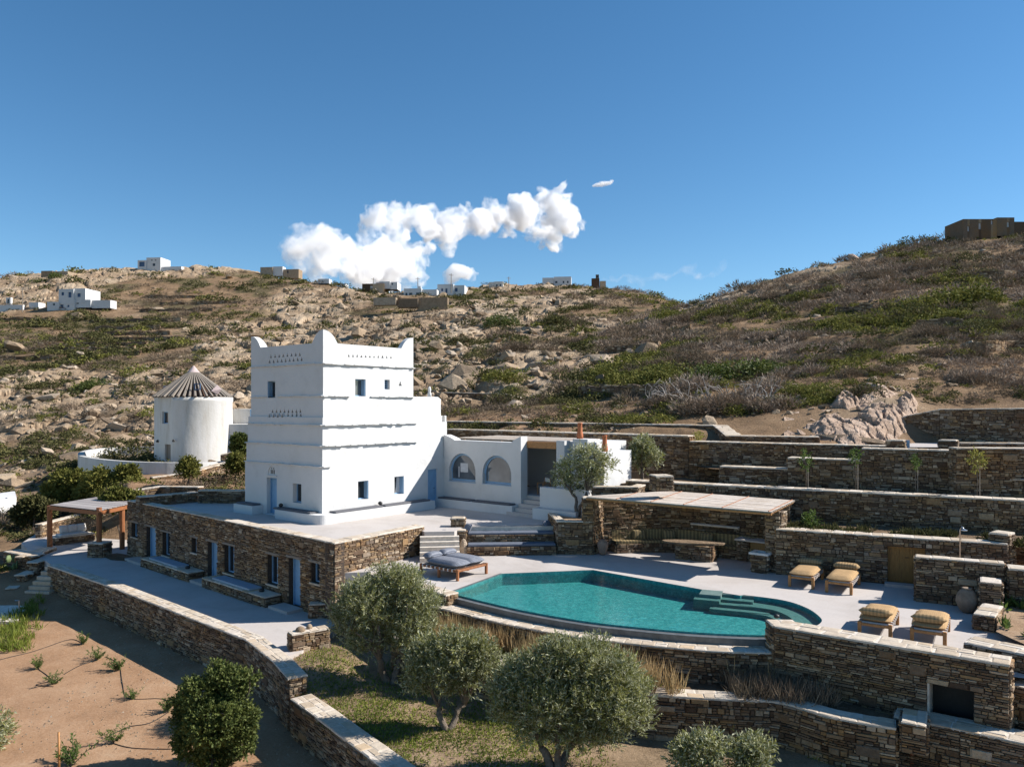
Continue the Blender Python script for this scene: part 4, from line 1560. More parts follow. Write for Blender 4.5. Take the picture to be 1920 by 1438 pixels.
c_ = TR.P(EXT - 0.85, 10.4, -0.3)
mb.lathe(c_, [(0.12, 0), (0.11, 0.2), (0.07, 0.3), (0.1, 0.42), (0.07, 0.55), (0.02, 0.6)], 9)
mb.build('chimney', MATS['plaster'], tw, True)
# slate ledges
sl = []
rr = random.Random(3)


def ledge(fc, s0, s1, z, off, proud=0.135):
    s = s0
    while s < s1 - 0.05:
        w = rr.uniform(0.22, 0.6)
        if s + w > s1 - 0.15: w = s1 - s
        d = proud * rr.uniform(0.65, 1.2)
        c = fc.P(s + w / 2, z + rr.uniform(-0.014, 0.014), off + d / 2 - 0.03)
        sl.append((c, fc.a + rr.uniform(-0.05, 0.05), w + 0.03, d + 0.06, rr.uniform(0.035, 0.06)))
        s += w


for z, off in ((11.98, 0), (10.40, 0), (8.98, 0.12), (7.98, 0.17), (6.98, 0.22)):
    if abs(z - 10.40) < .01:
        ledge(TL, 0, o_wu['a'] - 0.1, z, off, 0.10)
        ledge(TL, o_wu['b'] + 0.25, W1_, z, off, 0.10)
        ledge(TR, -0.05, TR.s(655), z, off)
        ledge(TR, TR.s(694), W2_, z, off)
    else:
        ledge(TL, -off, W1_ + off, z, off, 0.10)
        if z > 11: ledge(TR, -0.05, W2_, z, off)
        elif z > 7.5: ledge(TR, -off, W2_ + 0.1, z, off, 0.16)
        else: ledge(TR, -off, 0.25, z, off)
emit(tw, sl, 's', 'plaster', 300, 'ledge_slate', 'ledge')
door(TL, o_door, tw, 0.22, 'blue_paint', 3)
door(TR, o_rd, tw, 0.22, 'blue_paint', 4)
window(TL, o_wl, tw, 0.22, 'grey_blue_frame', 'glass', (0, 0), curtain=True)
window(TL, o_wu, tw, 0.0, 'grey_blue_frame', 'glass', (0, 0), shutter=-1)
window(TR, o_ru, tw, 0.0, 'grey_blue_frame', 'pale_glass', (0, 0), shutter=1)
window(TR, o_rs, tw, 0.0, 'grey_blue_frame', 'glass', (1, 3), 0.04)
window(TR, o_rl1, tw, 0.22, 'grey_blue_frame', 'glass', (0, 0), shutter=1)
window(TR, o_rl2, tw, 0.22, 'grey_blue_frame', 'glass', (0, 0), shutter=1, curtain=True)
mb = MB()
m = (o_niche['a'] + o_niche['b']) / 2
for k in (-1, 0, 1):
    frame_bar(mb, TL, m + k * 0.13 - 0.035, m + k * 0.13 + 0.035, o_niche['z0'] + 0.06, o_niche['z0'] + 0.27, 0.175, 0.18)
for k in (-1, 1):
    a = m + k * 0.09
    mb.quad(TL.P(a - 0.05, o_niche['z0'] + 0.31, 0.18), TL.P(a + 0.05, o_niche['z0'] + 0.31, 0.18), TL.P(a, o_niche['z0'] + 0.4, 0.18))
mb.build('painted_vent_holes', MATS['dark_iron'], tw)  # flat dark marks painted for the shade inside the holes
mb = MB()
frame_bar(mb, TL, o_niche['a'] - 0.06, o_niche['b'] + 0.06, o_niche['z0'] - 0.05, o_niche['z0'] - 0.002, 0.2, 0.28)
mb.build('niche_sill', MATS['plaster'], tw)

# plastered bench round the foot of the tower
def bench_prism(fc, s0, s1, out0, out1, z0, z1, round_end=None):
    pts = [xy(fc.P(s0, 0, out0)), xy(fc.P(s1, 0, out0))]
    return pts


tb = thing('tower_bench', 'white plastered bench wrapping the sunlit foot of the tower', 'bench', xy(C0) + (ZT,))
cx = C0 - e1 * 0.22 - e2 * 0.22
ring = [cx + e1 * 3.0 - e2 * 0.0, cx + e1 * 3.0 - e2 * 0.62]
rc = 0.45
q = cx - e1 * 0.62 - e2 * 0.62
ctr = q + e1 * rc + e2 * rc
for k in range(9):
    a = k / 8 * PI / 2
    ring.append(ctr - e2 * rc * math.cos(a) - e1 * rc * math.sin(a))
end = cx + e2 * 7.05
ring += [end - e1 * 0.62, end]
ring.append(cx)
mb = MB()
mb.prism([xy(p) for p in ring], ZT - 0.02, ZT + 0.45)
mb.build('seat', MATS['plaster'], tb)
tb2 = MB()
qa = TL.P(-0.5, 0, 0.22)
tb2.prism([xy(TL.P(-0.3, 0, 0.22)), xy(TL.P(-0.3, 0, 0.85)), xy(TL.P(o_door['a'] - 0.35, 0, 0.85)), xy(TL.P(o_door['a'] - 0.35, 0, 0.22))], ZT - 0.02, ZT + 0.45)
o = tb2.build('plaster_bench', MATS['plaster'], None, False, TL.P(0.8, ZT, 0.5))
tag(o, 'short white plastered bench left of the tower door', 'bench')


def pad(fc, s0, s1, out, z, lab, w=0.5):
    c_ = fc.P((s0 + s1) / 2, z + 0.04, out)
    mb = MB()
    mb.bbox(c_, (s1 - s0, w, 0.08), fc.a, 0.02)
    o = mb.build('bench_pad', MATS['grey_cushion'], None, False, c_)
    tag(o, lab, 'cushion', 'grey pads on the white benches')


pad(TL, -0.2, o_door['a'] - 0.45, 0.53, ZT + 0.451, 'dark grey pad on the bench left of the tower door')
pad(TL, TL.s(536), W1_ + 0.0, 0.52, ZT + 0.451, 'dark grey pad under the window beside the tower door')
pad(TR, 0.15, TR.s(700), 0.52, ZT + 0.451, 'grey pad on the sunlit bench nearer the tower corner')
pad(TR, TR.s(704), 6.55, 0.52, ZT + 0.451, 'grey pad on the sunlit bench nearer the blue side door')
for fc, s, lab in ((TL, TL.s(541), 'dark round pot at the left end of the pad by the tower door'), (TR, TR.s(702), 'dark knob ornament between the two pads on the sunlit bench')):
    c_ = fc.P(s, ZT + 0.535, 0.45)
    mb = MB()
    mb.lathe(c_, [(0.04, -0.01), (0.12, 0.06), (0.11, 0.13), (0.05, 0.18), (0.0, 0.19)], 10)
    tag(mb.build('pot', MATS['dark_iron'], None, True, c_), lab, 'pot')

# ------------------------------------------------------------------ annexe with two arched windows
sI = TR.s(827.5)
I0 = TR.P(sI, 0, 0.0)
AN = Face(xy(I0), -e1)
LA = AN.s(976.6)
an = thing('annexe', 'low white annexe with two arched windows beside the tower', 'house', (I0.x, I0.y, ZT))
aw1 = dict(AN.rect(842, 850, 891.5, 902.5), depth=0.28, arch='round', n=18)
aw2 = dict(AN.rect(904.7, 854, 958.3, 908), depth=0.28, arch='round', n=18)
for o in (aw1, aw2): o['rise'] = (o['z1'] - o['z0']) * 0.66


def a_top(s):
    z = 8.0
    for c, w in ((0.0, 1.0), (LA, 0.62)):
        u = abs(s - c) / w
        if u < 1: z = max(z, 8.0 + 0.33 * (1 - u) ** 0.7 * (1 if u > 0.25 else 1))
    return z


mb = MB()
panel(mb, AN, 0.2, LA, ZT, a_top, [aw1, aw2], 0, True, 0.55)
mb.obox(AN.P(0.1, ZT, -0.56), AN.t * 0.4, AN.n * -3.6, Vector((0, 0, 3.6)))
mb.obox(AN.P(0.1, ZT, -4.1), AN.t * (LA + 2.6), AN.n * -0.4, Vector((0, 0, 3.75)))
mb.obox(AN.P(0.5, ZT, -0.56), AN.t * (LA + 2.0), AN.n * -3.6, Vector((0, 0, 0.94)))
mb.build('wall', MATS['plaster'], an)
for o in (aw1, aw2):
    mb = MB()
    fill_arch(mb, AN, o, o['z0'], -0.235, 16, 0.0)
    for q in range(16):
        aa = [(o['a'] + o['b']) / 2 - (o['b'] - o['a']) / 2 * math.cos(PI * (q + k) / 16) for k in (0, 1)]
        zz = [top_of(o, s) for s in aa]
        m_ = (o['a'] + o['b']) / 2
        ii = [(m_ + (s - m_) * 0.9, o['z0'] + (z - o['z0']) * 0.93) for s, z in zip(aa, zz)]
        mb.quad(AN.P(aa[0], zz[0], -0.15), AN.P(aa[1], zz[1], -0.15), AN.P(ii[1][0], ii[1][1], -0.15), AN.P(ii[0][0], ii[0][1], -0.15))
        mb.quad(AN.P(ii[0][0], ii[0][1], -0.15), AN.P(ii[1][0], ii[1][1], -0.15), AN.P(ii[1][0], ii[1][1], -0.24), AN.P(ii[0][0], ii[0][1], -0.24))
    w = mb.build('window', MATS['grey_blue_frame'], an)
    g = MB()
    fill_arch(g, AN, o, o['z0'] + 0.02, -0.20, 16, 0.10)
    sub(g, 'pane', 'pale_glass', w)
    g = MB()
    frame_bar(g, AN, o['a'] - 0.02, o['b'] + 0.02, o['z0'] - 0.035, o['z0'] - 0.003, -0.25, 0.03)
    sub(g, 'sill', 'grey_blue_frame', w)
    g = MB()
    m = (o['a'] + o['b']) / 2
    frame_bar(g, AN, m - 0.3, m + 0.26, o['z0'] + 0.5, o['z0'] + 1.0, -0.198, -0.196)
    frame_bar(g, AN, m - 0.45, m - 0.38, o['z0'] + 0.2, o['z0'] + 0.8, -0.198, -0.196)
    if o is aw1: sub(g, 'inner_curtain', 'curtain', w)
# boarded roof between the annexe walls
for k in range(15):
    mb = MB()
    mb.obox(AN.P(0.6, 8.06 + 0.01 * (k % 3), -0.7 - k * 0.235), AN.t * (LA + 1.55), AN.n * -0.215, Vector((0, 0, 0.05)))
    mb.build('roof_board', MATS['reed'], an)
for k in range(5):
    mb = MB()
    mb.obox(AN.P(1.2 + k * 1.35, 7.86, -0.62), AN.t * 0.12, AN.n * -3.4, Vector((0, 0, 0.18)))
    mb.build('rafter', MATS['honey_wood'], an)
mb = MB()
mb.obox(AN.P(LA + 0.001, 7.72, -0.5), AN.t * 1.9, AN.n * -0.22, Vector((0, 0, 0.34)))
mb.build('beam', MATS['honey_wood'], an)
mb = MB()
mb.obox(AN.P(LA, ZT, -3.3), AN.t * 2.4, AN.n * -0.1, Vector((0, 0, 3.6)))
mb.build('inner_wall', MATS['wall_core'], an)
emit(an, course([xy(AN.P(LA, 0, -3.3)), xy(AN.P(LA + 2.2, 0, -3.3))], 5.25, 7.8), 's', 'wall_stone', 0)
# bench of the annexe
mb = MB()
mb.prism([xy(AN.P(0.05, 0, 0.0)), xy(AN.P(0.05, 0, 0.6)), xy(AN.P(LA - 0.1, 0, 0.6)), xy(AN.P(LA - 0.1, 0, 0.0))], ZT - 0.02, ZT + 0.45)
mb.build('bench', MATS['plaster'], an)
pad(AN, 0.25, AN.s(893), 0.3, ZT + 0.451, 'long dark pad under the left arched window')
pad(AN, AN.s(897), LA - 0.3, 0.3, ZT + 0.451, 'long dark pad under the right arched window')
# white stair up to the annexe door
T0 = AN.P(LA - 0.12, ZT, 0.62)
ws = thing('white_stair', 'short white plastered stair rising to the annexe doorway', 'stair', T0)
for k in range(5):
    mb = MB()
    o_ = AN.P(LA - 0.08 + (0.0 if k > 0 else -0.3), ZT - 0.02, 0.72 - k * 0.30)
    mb.obox(o_, AN.t * (1.55 + (0.3 if k == 0 else 0)), AN.n * -0.30, Vector((0, 0, 0.19 * (k + 1))))
    mb.build('step', MATS['plaster'] if k < 0 else MATS['deck'], ws)
# white parapet blocks right of the stair
pb = thing('white_parapet', 'stepped white plaster wall block right of the annexe stair', 'wall', AN.P(LA + 2.2, ZT, 0.5))
mb = MB()
mb.obox(AN.P(LA + 1.5, ZT - 0.02, 0.35), AN.t * 2.9, AN.n * -0.45, Vector((0, 0, 1.55)))
mb.build('upper_block', MATS['plaster'], pb)
mb = MB()
mb.obox(AN.P(LA + 1.5, ZT - 0.02, 0.95), AN.t * 2.6, AN.n * -0.595, Vector((0, 0, 0.55)))
mb.build('lower_block', MATS['plaster'], pb)
# kitchen wing with two clay chimney pots
kw = thing('kitchen_wing', 'white flat roofed wing with two terracotta chimney pots behind the olive tree', 'house', AN.P(LA + 3.5, ZT, -1.5))
mb = MB()
mb.obox(AN.P(LA + 1.95, ZT, -0.45), AN.t * 0.5, AN.n * -0.5, Vector((0, 0, 3.85)))
mb.obox(AN.P(LA + 1.95, ZT, -0.951), AN.t * 2.0, AN.n * -3.0, Vector((0, 0, 3.8)))
mb.obox(AN.P(LA + 2.75, ZT, -0.75), AN.t * 0.9, AN.n * -0.8, Vector((0, 0, 3.95)))
mb.build('wall', MATS['plaster'], kw)
mb = MB()
mb.obox(AN.P(LA + 3.951, ZT, -0.6), AN.t * 0.75, AN.n * -2.6, Vector((0, 0, 3.35)))
mb.build('side_block', MATS['plaster'], kw)
for s_, o_, z_ in ((LA + 2.85, -1.25, 8.26), (LA + 4.3, -1.3, 7.66)):
    mb = MB()
    mb.lathe(AN.P(s_, z_ - 0.02, o_), [(0.17, 0), (0.165, 0.2), (0.12, 0.45), (0.11, 0.75), (0.13, 0.78), (0.13, 0.82)], 12)
    mb.build('chimney_pot', MATS['terracotta'], kw, True)
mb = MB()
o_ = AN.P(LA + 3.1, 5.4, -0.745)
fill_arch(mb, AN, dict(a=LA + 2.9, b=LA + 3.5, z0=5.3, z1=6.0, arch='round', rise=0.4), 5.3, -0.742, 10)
mb.build('painted_niche', MATS['dark_iron'], kw)  # flat dark arch painted for the shade of a niche, no recess


# canvas chair in the doorway
def canvas_chair():
    t = thing('canvas_chair', 'folding wooden chair with pale canvas in the annexe doorway', 'chair', (0, 0, 0))
    for sx in (-1, 1):
        for sy in (-1, 1):
            m_ = MB()
            m_.tube([(sx * 0.26, sy * 0.22, 0), (sx * 0.26, sy * 0.22, 0.62 if sy < 0 else 0.9)], 0.022, 6)
            m_.build('leg', MATS['honey_wood'], t)
        m_ = MB()
        m_.box((sx * 0.26, 0, 0.63), (0.05, 0.52, 0.03))
        m_.build('armrest', MATS['honey_wood'], t)
        m_ = MB()
        m_.tube([(sx * 0.26, -0.22, 0.12), (sx * 0.26, 0.22, 0.12)], 0.016, 5)
        m_.build('stretcher', MATS['honey_wood'], t)
    m_ = MB()
    m_.box((0, 0, 0.44), (0.5, 0.44, 0.02))
    m_.build('seat', MATS['white_fabric'], t)
    m_ = MB()
    m_.box((0, 0.225, 0.78), (0.56, 0.012, 0.2))
    m_.build('backrest', MATS['white_fabric'], t)
    return t


ch = canvas_chair()
ch.location = AN.P(LA + 0.75, 5.25, -1.0)
ch.rotation_euler = (0, 0, R(-60))
# ------------------------------------------------------------------ pool and its deck
def catmull(pts, n=6):
    out = []
    P = [Vector((p[0], p[1], 0)) for p in pts]
    for i in range(len(P) - 1):
        a, b, c, d = P[max(i - 1, 0)], P[i], P[i + 1], P[min(i + 2, len(P) - 1)]
        for k in range(n):
            t = k / n
            out.append(xy(0.5 * (2 * b + (c - a) * t + (2 * a - 5 * b + 4 * c - d) * t * t + (3 * b - a - 3 * c + d) * t ** 3)))
    out.append(xy(P[-1]))
    return out


ZW = 3.13
lip = catmull([at(829, 1115, 3.15), at(905, 1134, 3.15), at(987, 1152.5, 3.15), at(1095, 1171, 3.15), at(1199, 1183, 3.15), at(1288, 1191, 3.15), at(1373, 1196, 3.15), at(1438, 1198, 3.15), at(1490, 1196, 3.15)], 4)
lip_in = offset_path(lip, 0.24)
arc = catmull([at(1394, 1115, ZD), at(1430, 1119, ZD), at(1467, 1124.5, ZD), at(1495, 1132, ZD), at(1520, 1143, ZD), at(1537, 1156, ZD), at(1541, 1164, ZD), at(1532, 1172, ZD), at(1512, 1180, ZD), at(1485, 1188, ZD)], 4)
pool_back = [xy(at(842, 1111.5, ZD)), xy(at(942, 1075, ZD)), xy(at(1112, 1068, ZD)), xy(at(1324, 1106, ZD)), xy(at(1388, 1116, ZD))] + arc
pool_poly = lip_in + pool_back[::-1]

pl = thing('swimming_pool', 'teal curved infinity pool with a dark stone edge', 'pool', (pool_back[2][0], pool_back[2][1], ZD))
mb = MB()
ring = pool_poly
n_ = len(ring)
for i in range(n_):
    a, b = ring[i], ring[(i + 1) % n_]
    mb.quad((a[0], a[1], 2.71), (b[0], b[1], 2.71), (b[0], b[1], ZD - 0.004), (a[0], a[1], ZD - 0.004))
mb.sheet(ring, 2.72)
mb.build('basin', MATS['caustic_pool_tile'], pl)
mb = MB()
li, lo = offset_path(lip, 0.235), lip
for i in range(len(lip) - 1):
    a, b, c, d = lo[i], lo[i + 1], li[i + 1], li[i]
    mb.quad((a[0], a[1], 3.14), (b[0], b[1], 3.14), (c[0], c[1], 3.137), (d[0], d[1], 3.137))
    mb.quad((a[0], a[1], 2.2), (b[0], b[1], 2.2), (b[0], b[1], 3.14), (a[0], a[1], 3.14))
    mb.quad((c[0], c[1], 1.8), (d[0], d[1], 1.8), (d[0], d[1], 3.137), (c[0], c[1], 3.137))
mb.build('overflow_edge', MATS['dark_lip'], pl)
# dark kerb along the left side
mb = MB()
a, b = Vector(pool_back[0] + (0,)), Vector(pool_back[1] + (0,))
tg = (b - a).normalized()
nl = Vector((-tg.y, tg.x, 0))
mb.obox(Vector((a.x, a.y, 2.3)) - tg * 0.3, tg * ((b - a).length + 0.3), nl * 0.1, Vector((0, 0, ZD - 2.3 + 0.004)))
mb.build('side_edge', MATS['dark_lip'], pl)
# shallow ledge that follows the round end, and the steps
ins = offset_path(arc, -0.75)
ins2 = offset_path(arc, -1.15)
mb = MB()
for i in range(len(arc) - 1):
    for A_, B_, z in ((arc, ins, 3.0), (ins, ins2, 2.87)):
        a, b, c, d = A_[i], A_[i + 1], B_[i + 1], B_[i]
        mb.quad((a[0], a[1], z), (b[0], b[1], z), (c[0], c[1], z), (d[0], d[1], z))
        mb.quad((d[0], d[1], 2.73), (c[0], c[1], 2.73), (c[0], c[1], z), (d[0], d[1], z))
mb.build('ledge', MATS['step_tile'], pl)
p3, p4 = Vector(pool_back[3] + (0,)), Vector(pool_back[4] + (0,))
tg = Vector((0.93, -0.37, 0)).normalized()
nn = Vector((tg.y, -tg.x, 0))
for k, (a0, b0, q0, q1, z) in enumerate(((-0.15, 0.6, -0.05, 0.7, ZD + 0.004), (0.605, 1.7, -0.05, 0.30, ZD - 0.02), (0.605, 1.7, 0.305, 0.70, ZD - 0.12), (-0.3, 0.6, 0.705, 1.05, ZD - 0.11), (0.605, 2.6, 0.705, 1.05, ZD - 0.21), (0.3, 2.3, 1.055, 1.4, ZD - 0.31))):
    mb = MB()
    o_ = p3 + tg * a0 + nn * q0
    mb.obox(Vector((o_.x, o_.y, 2.73)), tg * (b0 - a0), nn * (q1 - q0), Vector((0, 0, z - 2.73)))
    mb.build('step', MATS['step_tile'], pl)
# water with gentle ripples
mb = MB()
mb.sheet(pool_poly, ZW)
tag(mb.build('pool_water', MATS['water']), kind='structure')

# deck
L2f = [at(1453, 1175, 3.7), at(1697, 1211, 3.7), at(1893, 1248, 3.7)]
deck_poly = pool_back + [xy(at(1475, 1190, ZD)), xy(at(1700, 1240, ZD)), (14.2, 18.6), (17.0, 23.0), (17.6, 27.4), (11.2, 31.4), (12.9, 34.4), (7.6, 37.6), (3.5, 36.8)]
deck_poly += [xy(at(1046, 1037, ZD)), xy(at(876, 1037, ZD)), (-2.2, 36.6), (-4.3, 36.4), xy(FR.P(LR * 0.5, 0, -0.2)), xy(FR.P(0.3, 0, -0.2)), xy(at(690, 1072, ZD)), xy(at(836, 1116, ZD))]
mb = MB()
mb.sheet(deck_poly, ZD)
n_ = len(deck_poly)
for i in (n_ - 1, n_ - 2, n_ - 3):
    a, b = deck_poly[i], deck_poly[(i + 1) % n_]
    mb.quad((a[0], a[1], 0.5), (b[0], b[1], 0.5), (b[0], b[1], ZD), (a[0], a[1], ZD))
tag(mb.build('pool_deck', MATS['deck']), kind='structure')

# ------------------------------------------------------------------ walls round the pool
G_ = 'stone walls of the terraces'
l1 = catmull([at(812, 1138, 2.9), at(890, 1157, 2.9), at(970, 1175, 2.9), at(1085, 1195, 2.9), at(1200, 1209, 2.9), at(1334, 1221, 2.9), at(1475, 1226, 2.9)], 5)
wall('retaining_wall', 'long curved stone wall with a pale coping just below the pool edge', l1, 1.5, 2.9, 0.62, smooth_=True, rows=2, nflag=150, flag=0.5, group=G_)

f2 = Face(xy(L2f[0]), L2f[2] - L2f[0])
L2len = (L2f[2] - L2f[0]).length
dark_opening = dict(f2.rect(1738, 1288, 1826, 1356), depth=0.69)
dark_opening['z0'] = max(dark_opening['z0'], 1.95)
pw = wall('retaining_wall', 'thick stone parapet wall before the front loungers with a dark service opening', [xy(L2f[0]), xy(f2.P(L2len, 0))], 1.4, 3.7, 0.7, ops=[dark_opening], face=f2, rows=2, nflag=110, flag=0.55, group=G_)
wall('', '', [xy(at(1438, 1163, 3.7)), xy(L2f[0] - f2.t * 0.03)], 1.4, 3.7, 0.7, pw, rows=1, nobj=0, nflag=4, flag=0.8)
mb = MB()
frame_bar(mb, f2, dark_opening['a'] - 0.001, dark_opening['b'] + 0.001, dark_opening['z0'] - 0.12, dark_opening['z0'] - 0.002, -0.5, 0.06)
frame_bar(mb, f2, dark_opening['a'] + 0.001, dark_opening['a'] + 0.05, dark_opening['z0'], dark_opening['z1'], -0.6, -0.02)
mb.build('opening_lining', MATS['coping_mortar'], pw)
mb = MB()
mb.quad(f2.P(dark_opening['a'] + .05, dark_opening['z0'] + .01, -0.6), f2.P(dark_opening['b'] - .01, dark_opening['z0'] + .01, -0.6), f2.P(dark_opening['b'] - .01, dark_opening['z1'] - .01, -0.6), f2.P(dark_opening['a'] + .05, dark_opening['z1'] - .01, -0.6))
mb.build('dark_opening', MATS['rubber'], pw)  # black sheet painted for the dark inside of the opening
mb = MB()
c_ = at(1456, 1157, 3.78)
mb.lathe(c_, [(0.05, -0.02), (0.09, 0.02), (0.08, 0.07), (0.0, 0.1)], 8)
tag(mb.build('dark_pebble', MATS['dark_iron'], None, True, c_), 'dark round ornament on the wall corner beside the pool', 'ornament')

l3 = catmull([at(735, 1195, 2.1), at(801, 1216, 2.1), at(890, 1238, 2.1), at(987, 1259, 2.1), at(1100, 1282, 2.1), at(1218, 1302, 2.1), at(1392, 1313, 2.1), at(1465, 1318, 2.1), at(1565, 1346, 2.1), at(1680, 1366, 2.1)], 4)
wall('retaining_wall', 'long lower stone wall behind the olive trees holding the dry grass bed', l3, 0.3, 2.1, 0.5, smooth_=True, rows=2, nflag=150, flag=0.42, group=G_)
l4 = [at(1676, 1345, 2.1), at(1800, 1370, 2.1), at(1960, 1404, 2.1)]
wall('retaining_wall', 'stone wall at the lower right corner with a broad pale coping', [xy(p) for p in l4], 0.2, 2.12, 0.75, rows=2, nflag=80, flag=0.5, group=G_)
wall('stone_block', 'low shaded stone block beside the dark service opening', [xy(at(1690, 1322, 2.71)), xy(at(1737, 1330, 2.71))], 1.6, 2.3, 0.9, nobj=20, nflag=6, flag=0.5)

wall('stone_wall', 'short stone wall end below the broad corner wall at the right edge', [xy(at(1896, 1284, 3.0)), xy(at(1975, 1302, 3.0))], 0.8, 3.0, 0.6, rows=1, nobj=30, nflag=6)
# orange pipe with a blue cap
p0 = at(1710, 1445, 0.85)
t = thing('standpipe', 'upright orange pipe with a blue cap before the lower right wall', 'pipe', p0)
mb = MB()
mb.tube([p0, p0 + Vector((0, 0, 0.75))], 0.055, 10)
mb.build('pipe', MATS['orange_pipe'], t, True)
mb = MB()
mb.tube([p0 + Vector((0, 0, 0.751)), p0 + Vector((0, 0, 0.86))], 0.068, 10)
mb.build('end_cap', MATS['blue_cap'], t)

# low walls left of the daybed
wall('stone_wall', 'low stone wall with pale top holding the deck left of the daybed', [xy(at(690, 1078, 3.25)), xy(at(742, 1093, 3.25)), xy(at(838, 1119, 3.25))], 0.8, 3.3, 0.5, nobj=80, nflag=20, rows=1)
wall('stone_wall', 'short stone wall stub between the house corner and the olive tree', [xy(at(580, 1134, 1.95)), xy(at(632, 1132, 1.95))], ZG - .3, 1.95, 0.4, nobj=30, nflag=6, group='short walls at the path end')
wall('stone_wall', 'short stone wall with a round lamp at the sunlit end of the path', [xy(at(547, 1190, 1.98)), xy(at(617, 1178, 1.98))], ZG - .3, 1.98, 0.38, nobj=50, nflag=8, group='short walls at the path end')
for px, py, lab, r in ((563, 1182, 'grey dome lamp on the short wall at the path end', 0.17), (580, 1177, 'flat pale stone on the short wall at the path end', 0.11)):
    c_ = at(px, py, 2.03)
    mb = MB()
    mb.lathe(c_, [(r, -0.04), (r * 1.02, 0.03), (r * 0.8, 0.10), (r * 0.4, 0.14), (0, 0.15)], 12)
    tag(mb.build('dome_lamp' if r > .15 else 'pebble', MATS['boulder'], None, True, c_), lab, 'lamp' if r > .15 else 'stone')

# the path's long wall, and its lower continuation
wall('retaining_wall', 'long stone wall with a pale top along the lower path above the soil garden', [xy(p) for p in PWo], -0.5, 1.5, 0.55, rows=2, nflag=220, flag=0.5, group=G_)
pw2 = [at(547, 1312, 1.0), at(592, 1344, 1.0), at(639, 1381, 1.0), at(720, 1442, 1.0), at(800, 1500, 1.0)]
wall('retaining_wall', 'lower stone wall running out of the bottom of the picture between the two gardens', [xy(p) for p in pw2], -0.5, 1.02, 0.6, rows=2, nflag=120, flag=0.5, group=G_)

# ------------------------------------------------------------------ terraces on the right
wdir = Vector((0.903, -0.429, 0)).normalized()
O1 = Vector((10.87, 31.2, 0))
f1 = Face(xy(O1), wdir)
yd = dict(f1.rect(1664, 1026, 1735, 1098), depth=0.25)
yd['z0'] = ZD + 0.02
w1 = wall('retaining_wall', 'tall stone wall behind the back loungers with a yellow wooden door', [xy(f1.P(-0.3, 0)), xy(f1.P(0, 0)), xy(f1.P(7.6, 0))], ZD - 0.2, 5.0, 0.45, rows=1, nflag=60, group=G_) if False else None
fw = Face(xy(f1.P(-0.3, 0)), wdir)
yd = {k: (v + 0.3 if k in 'ab' else v) for k, v in yd.items()}
w1 = wall('retaining_wall', 'tall stone wall behind the back loungers with a yellow wooden door', [xy(fw.P(0, 0)), xy(fw.P(7.9, 0))], ZD - 0.2, 4.98, 0.6, ops=[yd], face=fw, rows=1, nflag=60, group=G_)
m = yd['a'] + (yd['b'] - yd['a']) * 0.66
door(fw, dict(yd, b=m), w1, 0.0, 'door_wood', 4, label='yellow brown plank door leaf')
door(fw, dict(yd, a=m + 0.004), w1, 0.0, 'door_wood', 2, label='narrower yellow brown door leaf')
mb = MB()
frame_bar(mb, fw, yd['a'] - 0.1, yd['b'] + 0.1, ZD - 0.02, ZD + 0.10, 0.06, 0.5)
mb.build('threshold', MATS['deck'], w1)

f3d = Vector((14.4, -8.0, 0)).normalized()
a3 = at(1174, 901.5, 6.2)
f3 = Face(xy(a3), f3d)
wall('retaining_wall', 'long stone wall directly above the reed roof and the planted bed', [xy(f3.P(0, 0)), xy(f3.P(17.0, 0))], 3.0, 6.2, 0.7, rows=1, nflag=90, group=G_)
wall('stone_wall', 'short low stone wall left of the reed roof behind the olive tree', [xy(at(1112, 915.5, 6.0)), xy(at(1196, 916, 6.0)), xy(at(1214, 910, 6.0))], 4.5, 6.05, 0.4, rows=1, nobj=40, nflag=14)
wall('stone_wall', 'small stone block wall near the round tree above the reed roof', [xy(at(1230, 893.5, 6.85)), xy(at(1262, 893, 6.85))], 6.2, 6.85, 0.8, rows=1, nobj=14, nflag=6)

# stepped wall: four tops at different heights
t = thing('stepped_wall', 'stone terrace wall whose pale top climbs in steps to the right', 'wall', xy(at(1540, 880, 7.5)) + (6,), G_)
segs = [(1350, 1477, 877.5, 6.87, 38.5), (1477, 1612, 861, 7.4, 37), (1616, 1788, 843, 7.95, 35), (1786, 1960, 898, 6.8, 33.5)]
o4 = at(1540, 861, 7.4)
f4 = Face((o4.x, o4.y), f3d)
for x0, x1, py, z, _d in segs:
    s0, s1 = f4.s(x0), f4.s(x1)
    wall('', '', [xy(f4.P(s0, 0)), xy(f4.P(s1, 0))], 5.6, z, 0.7, t, rows=1, nobj=70, nflag=25)
s0 = f4.s(1788)
o5 = at(1293, 828, 7.97)
f5 = Face((o5.x, o5.y), Vector((8.2, -4.8, 0)))
t5 = wall('retaining_wall', 'long upper stone wall behind the young fruit trees', [xy(f5.P(0, 0)), xy(f5.P(f5.s(1664), 0))], 5.2, 7.97, 0.75, rows=1, nobj=200, nflag=50, group=G_)
wall('', '', [xy(at(838, 805, 8.26)), xy(at(1291, 818, 8.26))], 5.2, 8.26, 0.75, t5, rows=1, nobj=60, nflag=40)
o6a, o6b, o6c, o6d = at(830, 790, 8.72), at(1338, 798, 8.72), at(1362, 817.5, 8.24), at(1535, 820, 8.24)
wall('retaining_wall', 'highest long stone wall between the bare earth bank and the upper terrace', [xy(o6a), xy(o6b), xy(o6c), xy(o6d)], 6.6, [8.72, 8.72, 8.24, 8.24], 0.8, rows=1, nobj=0, nflag=30, group=G_)
